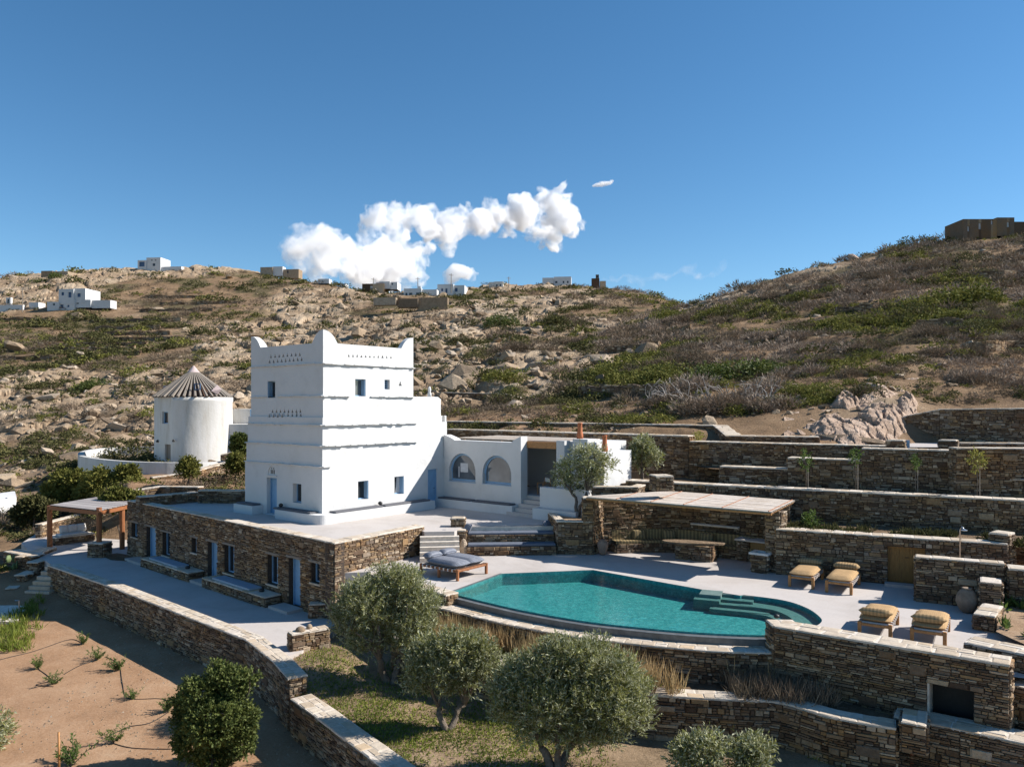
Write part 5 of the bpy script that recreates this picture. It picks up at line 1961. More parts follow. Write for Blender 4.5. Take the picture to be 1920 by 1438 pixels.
for x0, x1, lab in ((1662, 1694, 'left stone gate pillar on the upper road'), (1760, 1793, 'right stone gate pillar on the upper road')):
    a, b = at(x0, 842, 7.9), at(x1, 843, 7.9)
    wall('gate_pillar', lab, [xy(a), xy(b)], 6.5, 10 - (823.5 if x0 < 1700 else 826) * 0 - ((826 - 758) / F * a.y), 0.6, rows=1, nobj=20, nflag=3, cat='pillar', flag=0.8, group='gate pillars of the upper road')
o_ = at(1697, 838, 8.0)
mb = MB()
mb.obox(o_ + Vector((0, 0, -0.1)), Vector((0.18, -0.08, 0)), Vector((0.03, 0.08, 0)), Vector((0, 0, 0.42)))
tag(mb.build('blue_post', MATS['blue_paint'], None, False, o_), 'short blue post beside the left gate pillar', 'post')
wall('retaining_wall', 'stone wall right of the gate above the dark planted bed', [xy(at(1793, 841, 8.1)), xy(at(1965, 842, 8.1))], 5.9, 8.1, 0.7, rows=1, nobj=80, nflag=20, group=G_)
wall('stone_wall', 'low wall with a pale cap on the far side of the upper road', [xy(at(1802, 831, 8.05)), xy(at(1960, 832, 8.05))], 7.2, 8.05, 0.4, rows=1, nobj=0, nflag=0, group=G_)
o7 = [at_d(1640, 797, 46), at_d(1668, 790, 45.5), at_d(1700, 780, 45), at_d(1762, 768, 44), at_d(1970, 766, 40.5)]
wall('retaining_wall', 'big dark retaining wall cut into the hillside at the right edge', [xy(p) for p in o7], 6.5, [8.77, 9.0, 9.32, 9.7, 9.78], 0.5, rows=1, nobj=150, nflag=20, group=G_)
mb = MB()
rd = [xy(at(1560, 846, 7.6)), xy(at(1980, 850, 7.6)), xy(at(1990, 835, 7.3)), xy(at(1640, 834, 7.3))]
mb.sheet([xy(at(1660, 843, 7.72)), xy(at(1830, 844, 7.72)), xy(at(1960, 833, 7.72)), xy(at(1640, 834, 7.72))], 7.86)
tag(mb.build('upper_road', MATS['deck']), kind='structure')

# shower screen, pillars and garden walls at the right edge of the deck
d2 = wdir
a2 = at(1717, 1127, ZD)
f6 = Face(xy(a2), Vector((0.88, -0.47, 0)))
wall('stone_wall', 'stone screen wall before the outdoor shower', [xy(f6.P(0, 0)), xy(f6.P(2.6, 0))], ZD - 0.2, 4.72, 0.42, rows=1, nobj=120, nflag=12, flag=0.45)
wall('stone_wall', 'stone wall stepping right from the shower screen into the herb bed', [xy(f6.P(2.7, 0, 0.25)), xy(f6.P(5.5, 0, 0.25))], ZD - 0.2, 4.62, 0.7, rows=2, nobj=60, nflag=20)
wall('stone_pillar', 'square stone pillar at the back of the shower corner', [xy(at(1856, 999, 5.3)), xy(at(1891, 1003, 5.3))], 4.2, 5.3, 0.6, rows=1, nobj=40, nflag=4, cat='pillar', flag=0.7)
pA = [at(1838, 1091, 4.28), at(1878, 1095, 4.28)]
wall('stone_pillar', 'tall square stone pillar between the deck and the herb bed', [xy(p) for p in pA], ZD - 0.2, 4.28, 0.75, rows=1, nobj=40, nflag=6, cat='pillar', flag=0.6)
pB = [at(1826, 1151, 3.66), at(1866, 1157, 3.66)]
wall('stone_block', 'lower stone block in front of the tall pillar at the deck edge', [xy(p) for p in pB], ZD - 0.2, 3.66, 1.5, rows=3, nobj=40, nflag=8, flag=0.45)
pC = [at(1809, 1205, 3.66), at(1960, 1236, 3.66)]
wall('stone_wall', 'low broad stone wall at the right corner of the pool deck', [xy(p) for p in pC], ZD - 0.3, 3.66, 0.7, rows=2, nobj=60, nflag=24, flag=0.5)
# shower
c_ = at_d(1800, 1048, 27.9)
t = thing('outdoor_shower', 'slim steel outdoor shower post behind the stone screen', 'shower', c_)
mb = MB()
mb.tube([c_ + Vector((0, 0, -1.2)), c_ + Vector((0, 0, 1.05)), c_ + Vector((0.02, -0.08, 1.16)), c_ + Vector((0.03, -0.2, 1.1))], 0.024, 6)
mb.build('pipe', MATS['steel'], t, True)
mb = MB()
mb.lathe(c_ + Vector((0.03, -0.2, 1.05)), [(0.03, 0.05), (0.11, 0.02), (0.11, 0.0)], 10)
mb.build('shower_head', MATS['steel'], t)

# jars
def jar(name, lab, c_, prof, mat, handles=False):
    t = thing(name, lab, 'jar', c_)
    mb = MB()
    mb.lathe(c_, prof, 18)
    mb.build('body', MATS[mat], t, True)
    mb = MB()
    r, z = prof[-1]
    mb.lathe(c_ + Vector((0, 0, z - 0.02)), [(r * 1.0, 0), (r * 1.15, 0.02), (r * 1.15, 0.05), (r * 0.85, 0.05)], 18)
    mb.build('rim', MATS[mat], t, True)
    return t


jar('clay_jar', 'upright terracotta coloured jar at the left end of the shaded seat', at(1130, 1040, ZD), [(0.10, 0), (0.16, 0.1), (0.235, 0.32), (0.25, 0.46), (0.22, 0.58), (0.16, 0.66)], 'jar_clay')
jar('clay_jar', 'big round brown jar in the shaded corner by the stone pillar', at(1813, 1148, ZD), [(0.12, 0), (0.24, 0.12), (0.33, 0.36), (0.32, 0.52), (0.24, 0.68), (0.13, 0.78)], 'old_jar_clay')

# ------------------------------------------------------------------ reed pergola, its walls and seats
bl = [at(1100, 933, 5.78), at(1447, 961.5, 5.78), at(1491, 939.7, 5.92), at(1257, 922, 5.92), at(1105, 928.5, 5.86)]
pg = thing('reed_pergola', 'reed roofed pergola on stone pillars shading the seats by the pool', 'pergola', xy(bl[1]) + (ZD,))
fl, fr_, br_, bm_, bl_ = bl
NB = 44
front_dir = (fr_ - fl)
side = (br_ - fr_)


def back_at(u):
    """where the roof ends behind the front point at fraction u"""
    p = fl + front_dir * u
    # intersect p + k * side with the back line bl_ -> bm_ -> br_
    for a, b in ((bl_, bm_), (bm_, br_)):
        e = b - a
        det = side.x * (-e.y) - side.y * (-e.x)
        if abs(det) < 1e-6: continue
        k = ((a.x - p.x) * (-e.y) - (a.y - p.y) * (-e.x)) / det
        v = (side.x * (a.y - p.y) - side.y * (a.x - p.x)) / det
        if -0.001 <= v <= 1.001 and k > 0: return p + side * k
    return p + side * 0.05


rr = random.Random(8)
NR = 13
for k in range(NR):                                # boards run along the roof
    v0, v1 = k / NR, (k + 1) / NR
    mb = MB()
    us = [i / 10 for i in range(11)]
    gap = 0.0042
    row = []
    for u in us:
        p, q = fl + front_dir * u, back_at(u)
        row.append((p.lerp(q, v0 + gap), p.lerp(q, v1 - gap)))
    dz = Vector((0, 0, rr.uniform(-0.004, 0.004)))
    th_ = Vector((0, 0, 0.045))
    for (a, b), (c, d) in zip(row, row[1:]):
        mb.quad(a + dz + th_, c + dz + th_, d + dz + th_, b + dz + th_)
        mb.quad(a + dz, b + dz, d + dz, c + dz)
        mb.quad(a + dz, c + dz, c + dz + th_, a + dz + th_)
        mb.quad(b + dz, b + dz + th_, d + dz + th_, d + dz)
    mb.build('roof_board', MATS['reed'], pg)
for u in (0.18, 0.38, 0.56, 0.76, 0.985):
    p, q = fl + front_dir * u, back_at(u)
    mb = MB()
    mb.tube([p + Vector((0, 0, 0.055)), q + Vector((0, 0, 0.055))], 0.02, 5)
    mb.build('batten', MATS['orange_wood'], pg)
    mb = MB()
    mb.tube([p + Vector((0, 0, -0.06)), q + Vector((0, 0, -0.06))], 0.06, 6)
    mb.build('rafter', MATS['honey_wood'], pg)
mb = MB()
mb.tube([fl + Vector((0, 0, -0.05)), fr_ + Vector((0, 0, -0.05))], 0.05, 6)
mb.build('front_beam', MATS['honey_wood'], pg)
# pillar
wall('', '', [xy(at(1436, 1071, ZD)), xy(at(1463, 1075, ZD))], ZD - 0.1, 5.7, 0.6, pg, nobj=90, nflag=0, cap=False)
# back wall and left wall
bw = [(3.62, 35.3), (4.2, 36.15), (7.5, 36.85), (12.1, 34.2)]
t = thing('pergola_wall', 'shaded stone wall enclosing the seats under the reed roof', 'wall', (7.4, 37.0, ZD))
wall('', '', [bw[0], bw[1]], ZD - 0.1, 5.72, 0.45, t, nobj=30, nflag=0, cap=False)
wall('', '', [bw[1], bw[2], bw[3]], ZD - 0.1, 5.72, 0.45, t, nobj=200, nflag=0, cap=False)
mb = MB()
p_, q_ = Vector((8.4, 36.3, 4.45)), Vector((10.2, 35.0, 4.45))
e_ = (q_ - p_)
nn = Vector((e_.y, -e_.x, 0)).normalized()
mb.obox(p_ + nn * 0.01, e_, nn * 0.25, Vector((0, 0, 0.06)))
mb.build('shelf', MATS['coping_mortar'], t)
wall('planter_block', 'tall stone planter block holding the olive tree beside the seat tiers', [xy(at(1029, 961, 4.7)), xy(at(1046, 1039, ZD)), xy(at(1111, 1040, ZD))], ZD - 0.1, 4.68, 0.3, nobj=150, nflag=14, flag=0.5, cat='planter')
wall('stone_pillar', 'stone pier carrying the left corner of the reed roof', [xy(at(1093, 1039.7, ZD)), xy(at(1112, 1040, ZD))], 4.6, 5.74, 0.6, nobj=40, nflag=3, cat='pillar', flag=0.6)
# curved seat
sp = catmull([(4.75, 35.6), (6.2, 35.85), (7.6, 35.75), (9.0, 34.8), (10.6, 33.6)], 4)
st_ = thing('curved_seat', 'long curved stone seat with a dark cushion under the pergola', 'bench', (7.4, 35.8, ZD))
wall('', '', sp, ZD - 0.05, ZD + 0.42, 0.75, st_, smooth_=True, nobj=60, nflag=0, cap=False)
mb = MB()
inn, out_ = offset_path(sp, 0.02), offset_path(sp, 0.72)
for i in range(len(sp) - 1):
    a, b, c, d = inn[i], inn[i + 1], out_[i + 1], out_[i]
    z0, z1 = ZD + 0.425, ZD + 0.54
    mb.quad((a[0], a[1], z1), (b[0], b[1], z1), (c[0], c[1], z1), (d[0], d[1], z1))
    mb.quad((a[0], a[1], z0), (b[0], b[1], z0), (b[0], b[1], z1), (a[0], a[1], z1))
mb.build('cushion', MATS['bench_fabric'], st_)
mb = MB()
o1, o2 = offset_path(sp, 0.6), offset_path(sp, 0.74)
for i in range(len(sp) - 1):
    a, b, c, d = o1[i], o1[i + 1], o2[i + 1], o2[i]
    z0, z1 = ZD + 0.54, ZD + 0.98
    mb.quad((a[0], a[1], z0), (b[0], b[1], z0), (b[0], b[1], z1), (a[0], a[1], z1))
    mb.quad((a[0], a[1], z1), (b[0], b[1], z1), (c[0], c[1], z1), (d[0], d[1], z1))
mb.build('back_cushion', MATS['bench_fabric'], st_)
for k, (x, y, lab) in enumerate(((5.9, 36.25, 'striped pillow near the left end of the curved seat'), (7.3, 36.25, 'striped pillow at the bend of the curved seat'), (8.8, 35.35, 'striped pillow behind the stone table'), (10.4, 34.15, 'striped pillow at the right end of the curved seat'))):
    mb = MB()
    mb.puff((0, 0, 0), (0.6, 0.45, 0.18), 0, 6, 6)
    o = mb.build('pillow', MATS['bench_fabric'])
    o.location = (x, y, ZD + 0.76)
    o.rotation_euler = (R(68), 0, R(-25 if x > 8 else 5))
    tag(o, lab, 'pillow', 'pillows on the curved seat')
# stone table with a slab top
tb = thing('stone_table', 'stone table with a long grey slab top under the pergola', 'table', at(1300, 1052, ZD))
wall('', '', [xy(at(1267, 1047, ZD)), xy(at(1334, 1054, ZD))], ZD - 0.05, ZD + 0.66, 0.7, tb, nobj=50, nflag=0, cap=False)
mb = MB()
c_ = (at(1267, 1047, ZD) + at(1334, 1054, ZD)) / 2 + Vector((0.1, 0.4, 0.72))
poly = []
for k in range(22):
    a = 2 * PI * k / 22
    poly.append((1.35 * math.cos(a) * (1 + 0.06 * math.sin(3 * a)), 0.5 * math.sin(a) * (1 + 0.1 * math.cos(2 * a))))
ang = R(-14)
poly = [(c_.x + x * math.cos(ang) - y * math.sin(ang), c_.y + x * math.sin(ang) + y * math.cos(ang)) for x, y in poly]
mb.prism(poly, ZD + 0.67, ZD + 0.75)
mb.build('table_top', MATS['boulder'], tb)
# kitchen counter: higher back part with a door, lower front block with a sink
kc = thing('outdoor_counter', 'stone outdoor kitchen counter with pale slab tops beside the pillar', 'counter', at(1420, 1060, ZD))
a, b = at(1383, 1050, ZD), at(1430, 1056, ZD)
tg = (b - a).normalized()
nn = Vector((tg.y, -tg.x, 0))
wall('', '', [xy(a), xy(a + tg * 0.45)], ZD - 0.05, ZD + 0.86, 0.6, kc, nobj=20, nflag=0, cap=False)
mb = MB()
mb.obox(a + tg * 0.5 - nn * 0.12 + Vector((0, 0, 0.05)), tg * 0.7, nn * -0.05, Vector((0, 0, 0.8)))
mb.build('cupboard_door', MATS['door_wood'], kc)
mb = MB()
mb.obox(a - tg * 0.1 - nn * 0.65 + Vector((0, 0, 0.87)), tg * 1.6, nn * 0.75, Vector((0, 0, 0.07)))
mb.build('counter_top', MATS['deck'], kc)
a = at(1409, 1072, ZD)
wall('', '', [xy(a), xy(a + tg * 0.62)], ZD - 0.05, ZD + 0.72, 0.55, kc, nobj=20, nflag=0, cap=False)
mb = MB()
for (x0, x1, y0, y1) in ((-0.08, 0.7, -0.05, 0.1), (-0.08, 0.7, -0.6, -0.45), (-0.08, 0.1, -0.449, -0.051), (0.55, 0.7, -0.449, -0.051)):
    mb.obox(a + tg * x0 + nn * y0 + Vector((0, 0, 0.73)), tg * (x1 - x0), nn * (y1 - y0), Vector((0, 0, 0.08)))
mb.build('sink', MATS['white_fabric'], kc)


# ------------------------------------------------------------------ loungers and the daybed
def legs(t, pts, h, mat, w=0.09):
    for x, y in pts:
        mb = MB()
        mb.bbox((x, y, h / 2), (w, w, h), 0, 0.012)
        mb.build('leg', MATS[mat], t)


def lounger():
    t = thing('sun_lounger', 'x', 'lounger', (0, 0, 0), 'loungers round the pool')
    L_, W_, H_ = 1.95, 0.92, 0.36
    legs(t, [(sx * (L_ / 2 - 0.05), sy * (W_ / 2 - 0.05)) for sx in (-1, 1) for sy in (-1, 1)], 0.44, 'honey_wood', 0.1)
    for sy in (-1, 1):
        mb = MB()
        mb.bbox((0, sy * (W_ / 2 - 0.05), H_), (L_ - 0.2, 0.055, 0.08), 0, 0.01)
        mb.build('side_rail', MATS['honey_wood'], t)
    for sx in (-1, 1):
        mb = MB()
        mb.bbox((sx * (L_ / 2 - 0.05), 0, H_), (0.055, W_ - 0.2, 0.08), 0, 0.01)
        mb.build('end_rail', MATS['honey_wood'], t)
    for k in range(13):
        mb = MB()
        x = -L_ / 2 + 0.2 + k * (L_ - 0.4) / 12
        mb.obox((x - 0.033, -W_ / 2 + 0.008, H_ - 0.055), (0.066, 0, 0), (0, W_ - 0.016, 0), (0, 0, 0.112))
        mb.build('strap', MATS['dark_wood' if k % 2 else 'white_fabric'], t)
    mb = MB()
    mb.puff((-0.04, 0, H_ + 0.15), (1.86, 0.92, 0.23), 0, 12, 8, 0.3)
    mb.build('mattress', MATS['tan_fabric'], t, True)
    mb = MB()
    mb.puff((0.72, 0, H_ + 0.35), (0.34, 0.94, 0.22), 0, 8, 8, 0.4, R(-10))
    mb.build('bolster', MATS['tan_bolster'], t, True)
    return t


lg = lounger()
ldir = math.atan2(0.85, 0.53)
spots = [((1512, 1093), ldir, 'tan cushioned wooden lounger against the back wall, nearer the pergola'),
         ((1581, 1103), ldir, 'tan cushioned wooden lounger against the back wall, nearer the yellow door'),
         ((1648, 1181), ldir + PI, 'tan cushioned lounger behind the parapet wall, nearer the pool\'s round end'),
         ((1745, 1194), ldir + PI, 'tan cushioned lounger behind the parapet wall, nearer the deck corner')]
for i, ((px, py), a, lab) in enumerate(spots):
    o = lg if i == 0 else copy_tree(lg)
    o.location = at(px, py, ZD)
    o.rotation_euler = (0, 0, a)
    o['label'] = lab

db = thing('daybed', 'wide low wooden daybed with two grey striped mattresses by the pool', 'daybed', (0, 0, 0))
DW, DL = 1.78, 2.1
legs(db, [(x, y) for x in (0.05, DL - 0.05) for y in (0.05, DW - 0.05)] + [(DL / 2, 0.05), (DL / 2, DW - 0.05)], 0.44, 'orange_wood', 0.1)
for y in (0.05, DW - 0.05):
    mb = MB()
    mb.bbox((DL / 2, y, 0.37), (DL - 0.2, 0.07, 0.08), 0, 0.01)
    mb.build('side_rail', MATS['orange_wood'], db)
for x in (0.05, DL - 0.05):
    mb = MB()
    mb.bbox((x, DW / 2, 0.37), (0.07, DW - 0.2, 0.08), 0, 0.01)
    mb.build('end_rail', MATS['orange_wood'], db)
for k in range(16):
    mb = MB()
    mb.obox((0.16 + k * (DL - 0.36) / 15, 0.005, 0.32), (0.055, 0, 0), (0, DW - 0.01, 0), (0, 0, 0.105))
    mb.build('strap', MATS['white_fabric' if k % 2 else 'dark_wood'], db)
for y in (0.47, DW - 0.47):
    mb = MB()
    mb.puff((DL / 2 - 0.1, y, 0.56), (1.78, 0.86, 0.30), 0, 12, 8, 0.35)
    mb.build('mattress', MATS['navy_fabric'], db, True)
    mb = MB()
    mb.puff((DL - 0.3, y, 0.72), (0.45, 0.78, 0.30), 0, 8, 8, 0.4)
    mb.build('pillow', MATS['navy_fabric'], db, True)
db.location = at(858, 1090, ZD)
db.rotation_euler = (0, 0, math.atan2(0.632, -0.775))
db.scale = (1, -1, 1)
# ------------------------------------------------------------------ beds and gardens
def lumpy(name, poly, z, mat, step=0.5, amp=0.06, kind='structure', zf=None):
    """a soil sheet: grid points inside the polygon, gently uneven"""
    import bmesh
    bm = bmesh.new()
    vs_ = [bm.verts.new((p[0], p[1], 0)) for p in poly]
    bm.faces.new(vs_)
    bmesh.ops.triangulate(bm, faces=bm.faces[:])
    xs, ys = [p[0] for p in poly], [p[1] for p in poly]
    for ax, lo, hi in ((0, min(xs), max(xs)), (1, min(ys), max(ys))):
        k = lo + step
        while k < hi:
            no = (1, 0, 0) if ax == 0 else (0, 1, 0)
            co = (k, 0, 0) if ax == 0 else (0, k, 0)
            bmesh.ops.bisect_plane(bm, geom=bm.verts[:] + bm.edges[:] + bm.faces[:], plane_co=co, plane_no=no)
            k += step
    co = np.array([v.co[:] for v in bm.verts])
    zz = z + amp * 2 * (fbm(co[:, 0] / 1.3, co[:, 1] / 1.3, 4, 50) - 0.5)
    if zf is not None: zz = zz + zf(co[:, 0], co[:, 1])
    for v, q in zip(bm.verts, zz): v.co.z = q
    me = bpy.data.meshes.new(name)
    bm.to_mesh(me)
    bm.free()
    me.polygons.foreach_set('use_smooth', [True] * len(me.polygons))
    me.materials.append(MATS[mat])
    return tag(link_mesh(name, me), kind=kind)


og = [xy(at(551, 1318, ZG)), xy(at(565, 1240, ZG)), xy(at(560, 1216, ZP)), xy(at(640, 1150, ZP)), xy(at(700, 1150, ZG)), xy(at(735, 1200, ZG))]
og = [xy(p) for p in pw2[::-1]] + [xy(at(545, 1290, ZG)), xy(at(530, 1240, ZG)), xy(at(560, 1200, ZG)), xy(FL.P(LL, 0, 0.2)), xy(at(700, 1105, ZG)), (-2.2, 27.2)] + [(x, y + .2) for x, y in l3] + [(11.5, 17.5), (9, 12.5), (-1, 12.5)]
lumpy('olive_garden', og, ZG, 'garden_earth', 0.5, 0.10, zf=lambda x, y: 0.45 * np.exp(-(((x + 6.6) / 2.0) ** 2 + ((y - 27.2) / 2.2) ** 2)))
lumpy('planting_bed', l3 + [(12, 19.6), (9.9, 20.6)] + [(x, y + .1) for x, y in l1[::-1]], 1.95, 'planter_soil', 0.5, 0.08)
lumpy('hatch_ground', [xy(at(1672, 1340, 1.95)), (14.5, 16.5), (15, 18.2), (8.6, 22.4)], 1.98, 'pale_soil', 0.6, 0.04)
lumpy('planting_bed', [xy(fw.P(-0.2, 0, -0.4)), xy(fw.P(8.0, 0, -0.4)), (19.5, 27.5), (21, 29.5), xy(f3.P(16.9, 0, 0.05)), xy(f3.P(6.6, 0, 0.05))], 4.86, 'planter_soil', 0.6, 0.06)
lumpy('planting_bed', [xy(f3.P(-0.5, 0, -0.35)), xy(f3.P(17, 0, -0.35)), xy(f4.P(f4.s(1960), 0, 0.05)), xy(f4.P(f4.s(1345), 0, 0.05)), xy(f5.P(-0.2, 0, 0.3)), (4.5, 41.5), (4.2, 38.5)], 6.02, 'planter_soil', 0.6, 0.06)
lumpy('planting_bed', [xy(f4.P(f4.s(1350), 0, -0.4)), xy(f4.P(f4.s(1960), 0, -0.4)), (28, 37), xy(f5.P(f5.s(1960), 0, 0.1)), xy(f5.P(0, 0, 0.05))], 6.7, 'planter_soil', 0.7, 0.06)
lumpy('planting_bed', [xy(f5.P(0, 0, -0.4)), xy(f5.P(f5.s(1660), 0, -0.4)), xy(o6d), xy(o6c), xy(o6b), xy(at(838, 793, 8.3)), xy(at(838, 803, 8.2))], 7.75, 'pale_soil', 0.9, 0.06)
lumpy('herb_bed', [xy(at(1868, 1180, 3.5)), xy(at(1880, 1100, 3.5)), xy(f6.P(2.7, 0, -0.2)), (24, 25), (22, 17), xy(at(1960, 1225, 3.5))], 3.45, 'pale_soil', 0.5, 0.12)
lumpy('herb_bed', [xy(f6.P(0, 0, -0.42)), xy(f6.P(6.5, 0, -0.4)), (22, 27), (20, 29), xy(fw.P(7.9, 0, 0.2)), xy(fw.P(5.0, 0, 0.1))], 4.15, 'pale_soil', 0.5, 0.08)
mb = MB()
mb.sheet([xy(at(1034, 968, 4.6)), xy(at(1048, 1030, 3.4)), xy(at(1109, 1030, 3.4)), (4.2, 39.0), (2.2, 39.0)], 4.6)
tag(mb.build('planter_earth', MATS['pale_soil']), kind='structure')
lumpy('gravel_bed', [xy(FL.P(0.1, 0, 0.08)), xy(FL.P(2.4, 0, 0.08)), xy(FL.P(2.2, 0, 0.7)), xy(FL.P(1.0, 0, 1.3)), xy(FL.P(-0.6, 0, 1.2)), xy(FL.P(-0.8, 0, 0.3))], ZP + 0.03, 'planter_soil', 0.3, 0.03)


# ------------------------------------------------------------------ plants
def unit(v):
    return v / np.maximum(1e-6, np.linalg.norm(v, axis=1, keepdims=True))


def leaf_quads(p, u, ln, wd, g):
    """one diamond leaf at each p along u"""
    side = unit(np.cross(u, g.normal(size=u.shape)))
    ln = np.broadcast_to(np.asarray(ln), (len(p),))[:, None]
    wd = np.broadcast_to(np.asarray(wd), (len(p),))[:, None]
    nr = np.cross(u, side)
    m = p + u * ln * 0.5 + nr * ln * 0.06
    v = np.stack([p, m + side * wd * 0.5, p + u * ln, m - side * wd * 0.5], 1).reshape(-1, 3)
    return v, np.arange(len(v)).reshape(-1, 4)


def in_ells(ells, n, g, lo=0.35):
    """points in a set of ellipsoids (centre, radii), more of them near the skin; and the way out"""
    c = np.array([e[0] for e in ells], float)
    r = np.array([e[1] for e in ells], float)
    w = np.prod(r, 1) ** 0.75
    k = g.choice(len(ells), n, p=w / w.sum())
    d = unit(g.normal(size=(n, 3)))
    rad = (lo ** 3 + (1 - lo ** 3) * g.random(n)) ** (1 / 3)
    return c[k] + d * r[k] * rad[:, None], d, k


def sprigs(ells, n, per, tl, ln, wd, g, up=0.45, lo=0.35):
    p, d, _ = in_ells(ells, n, g, lo)
    u = unit(d * 0.8 + np.array([0, 0, up]) + g.normal(size=d.shape) * 0.35)
    t = np.tile(np.linspace(0.05, 1, per), n)
    P = np.repeat(p, per, 0) + np.repeat(u, per, 0) * (t * tl)[:, None]
    U = unit(np.repeat(u, per, 0) * 0.75 + g.normal(size=(n * per, 3)) * 0.55)
    s = g.uniform(0.7, 1.25, n * per)
    return leaf_quads(P, U, ln * s, wd * s, g)


def limb(mb, a, b, r0, r1, g, wob=0.1, n=6, sides=7):
    a, b = Vector(a), Vector(b)
    L_ = (b - a).length
    pts, rs = [], []
    off = Vector((0, 0, 0))
    for i in range(n + 1):
        t = i / n
        if 0 < i < n: off = off + Vector(g.normal(size=3)) * wob * L_ / n
        q = a.lerp(b, t) + off * math.sin(t * PI) + Vector((0, 0, 0.12 * L_ * math.sin(t * PI)))
        pts.append(q)
        rs.append(r0 + (r1 - r0) * t)
    mb.tube(pts, rs, sides)
    return pts


def tree(name, label, cat, base, ells, forks, nsprig, leafmat, ln=0.115, wd=0.034, tl=0.34, per=9, r0=0.14, seed=1, group=None, up=0.45, twigs=26, lo=0.35):
    g = np.random.default_rng(seed)
    base = Vector(base)
    t = thing(name, label, cat, base, group)
    mb = MB()
    roots = []
    for (fx, fy, fz), rr0 in forks:
        fk = Vector((fx, fy, fz))
        limb(mb, base + Vector((g.normal() * 0.06, g.normal() * 0.06, -0.15)), fk, rr0, rr0 * 0.62, g, 0.25)
        roots.append((fk, rr0 * 0.6))
    cs = [Vector(e[0]) for e in ells]
    for c in cs[:45:3] if len(cs) > 8 else cs:
        fk, q = min(roots, key=lambda a: (a[0] - c).length)
        limb(mb, fk, c, q * 0.75, 0.016, g, 0.35)
    for k in range(twigs):
        e = ells[int(g.integers(len(ells)))]
        d = unit(g.normal(size=(1, 3)))[0]
        limb(mb, Vector(e[0]), Vector(np.array(e[0]) + d * np.array(e[1]) * 0.9), 0.02, 0.006, g, 0.3, 4, 4)
    mb.build('trunk', MATS['bark'], t, True)
    v, f = sprigs(ells, nsprig, per, tl, ln, wd, g, up, lo)
    link_mesh('crown', np_mesh('crown', v - np.array(base), f, MATS[leafmat]), t)
    return t


def ells_px(lst, d, g, flat=0.9, dep=0.7):
    """crown lobes from what the photograph shows: pixel centre and radius, at distance d"""
    out = []
    for px, py, r in lst:
        rm = 0.68 * r / F * d
        q = at_d(px, py, d)
        q.y += g.uniform(-1, 1) * dep * rm
        out.append(((q.x, q.y, q.z), (rm, rm, rm * flat)))
        for _ in range(2):                          # ragged outline: small outliers round each lobe
            v = g.normal(size=3)
            v = v / np.linalg.norm(v) * rm * g.uniform(0.85, 1.2)
            v[2] = abs(v[2]) * 0.9 if g.random() < 0.6 else v[2] * 0.6
            k = g.uniform(0.22, 0.42)
            out.append(((q.x + v[0], q.y + v[1], q.z + v[2]), (rm * k, rm * k, rm * k)))
    return out


gt = np.random.default_rng(3)
# olives of the lower garden
b = at(730, 1284, ZG)
tree('olive_tree', 'large silvery olive tree beside the house corner and the daybed', 'tree', b,
     ells_px([(690, 1130, 50), (745, 1108, 48), (790, 1140, 40), (658, 1172, 38), (720, 1165, 50), (778, 1180, 42), (640, 1150, 24), (688, 1208, 34), (802, 1195, 24), (748, 1208, 32), (720, 1088, 26), (765, 1095, 28), (665, 1125, 28)], b.y, gt),
     [(at_d(712, 1235, b.y - .2), 0.15), (at_d(752, 1228, b.y + .2), 0.13)], 2300, 'olive_leaf', ln=0.12, wd=0.028, tl=0.46, per=17, seed=21, lo=0.3, up=1.0)
b = at(845, 1366, ZG)
tree('olive_tree', 'middle olive tree leaning over the grass between the two larger ones', 'tree', b,
     ells_px([(800, 1238, 34), (850, 1222, 36), (900, 1236, 34), (872, 1265, 34), (822, 1272, 32), (790, 1285, 24), (915, 1262, 22), (850, 1292, 24), (776, 1262, 18), (880, 1222, 24)], b.y, gt),
     [(at_d(822, 1325, b.y), 0.10), (at_d(872, 1320, b.y + .2), 0.11)], 1500, 'olive_leaf', ln=0.12, wd=0.028, tl=0.46, per=17, seed=22, lo=0.3, up=1.0)
b = at(1042, 1446, ZG)
tree('olive_tree', 'biggest dense olive tree at the bottom centre of the garden', 'tree', b,
     ells_px([(980, 1285, 44), (1030, 1255, 46), (1090, 1245, 42), (1150, 1275, 48), (1188, 1312, 34), (960, 1332, 38), (1020, 1320, 58), (1090, 1310, 60), (1150, 1332, 48), (1000, 1368, 38), (1070, 1372, 44), (1130, 1378, 38), (942, 1302, 24), (1190, 1352, 26), (1055, 1232, 26), (1120, 1232, 24)], b.y, gt),
     [(at_d(1015, 1400, b.y), 0.13), (at_d(1075, 1395, b.y + .2), 0.13), (at_d(1045, 1395, b.y - .3), 0.1)], 3900, 'olive_leaf', ln=0.12, wd=0.028, tl=0.46, per=17, seed=23, lo=0.3, up=1.0)
b = at(1312, 1500, ZG)
tree('olive_shrub', 'small silvery olive at the bottom edge, left one of the pair', 'tree', b,
     ells_px([(1300, 1412, 26), (1330, 1400, 24), (1280, 1430, 22), (1320, 1440, 26)], b.y, gt), [(at_d(1312, 1460, b.y), 0.05)], 520, 'olive_leaf', seed=24, twigs=8)
b = at(1405, 1500, ZG)
tree('olive_shrub', 'small silvery olive at the bottom edge, right one of the pair', 'tree', b,
     ells_px([(1392, 1415, 24), (1418, 1408, 24), (1405, 1440, 28)], b.y, gt), [(at_d(1405, 1460, b.y), 0.05)], 480, 'olive_leaf', seed=25, twigs=8)
b = at(1086, 968, 4.6)
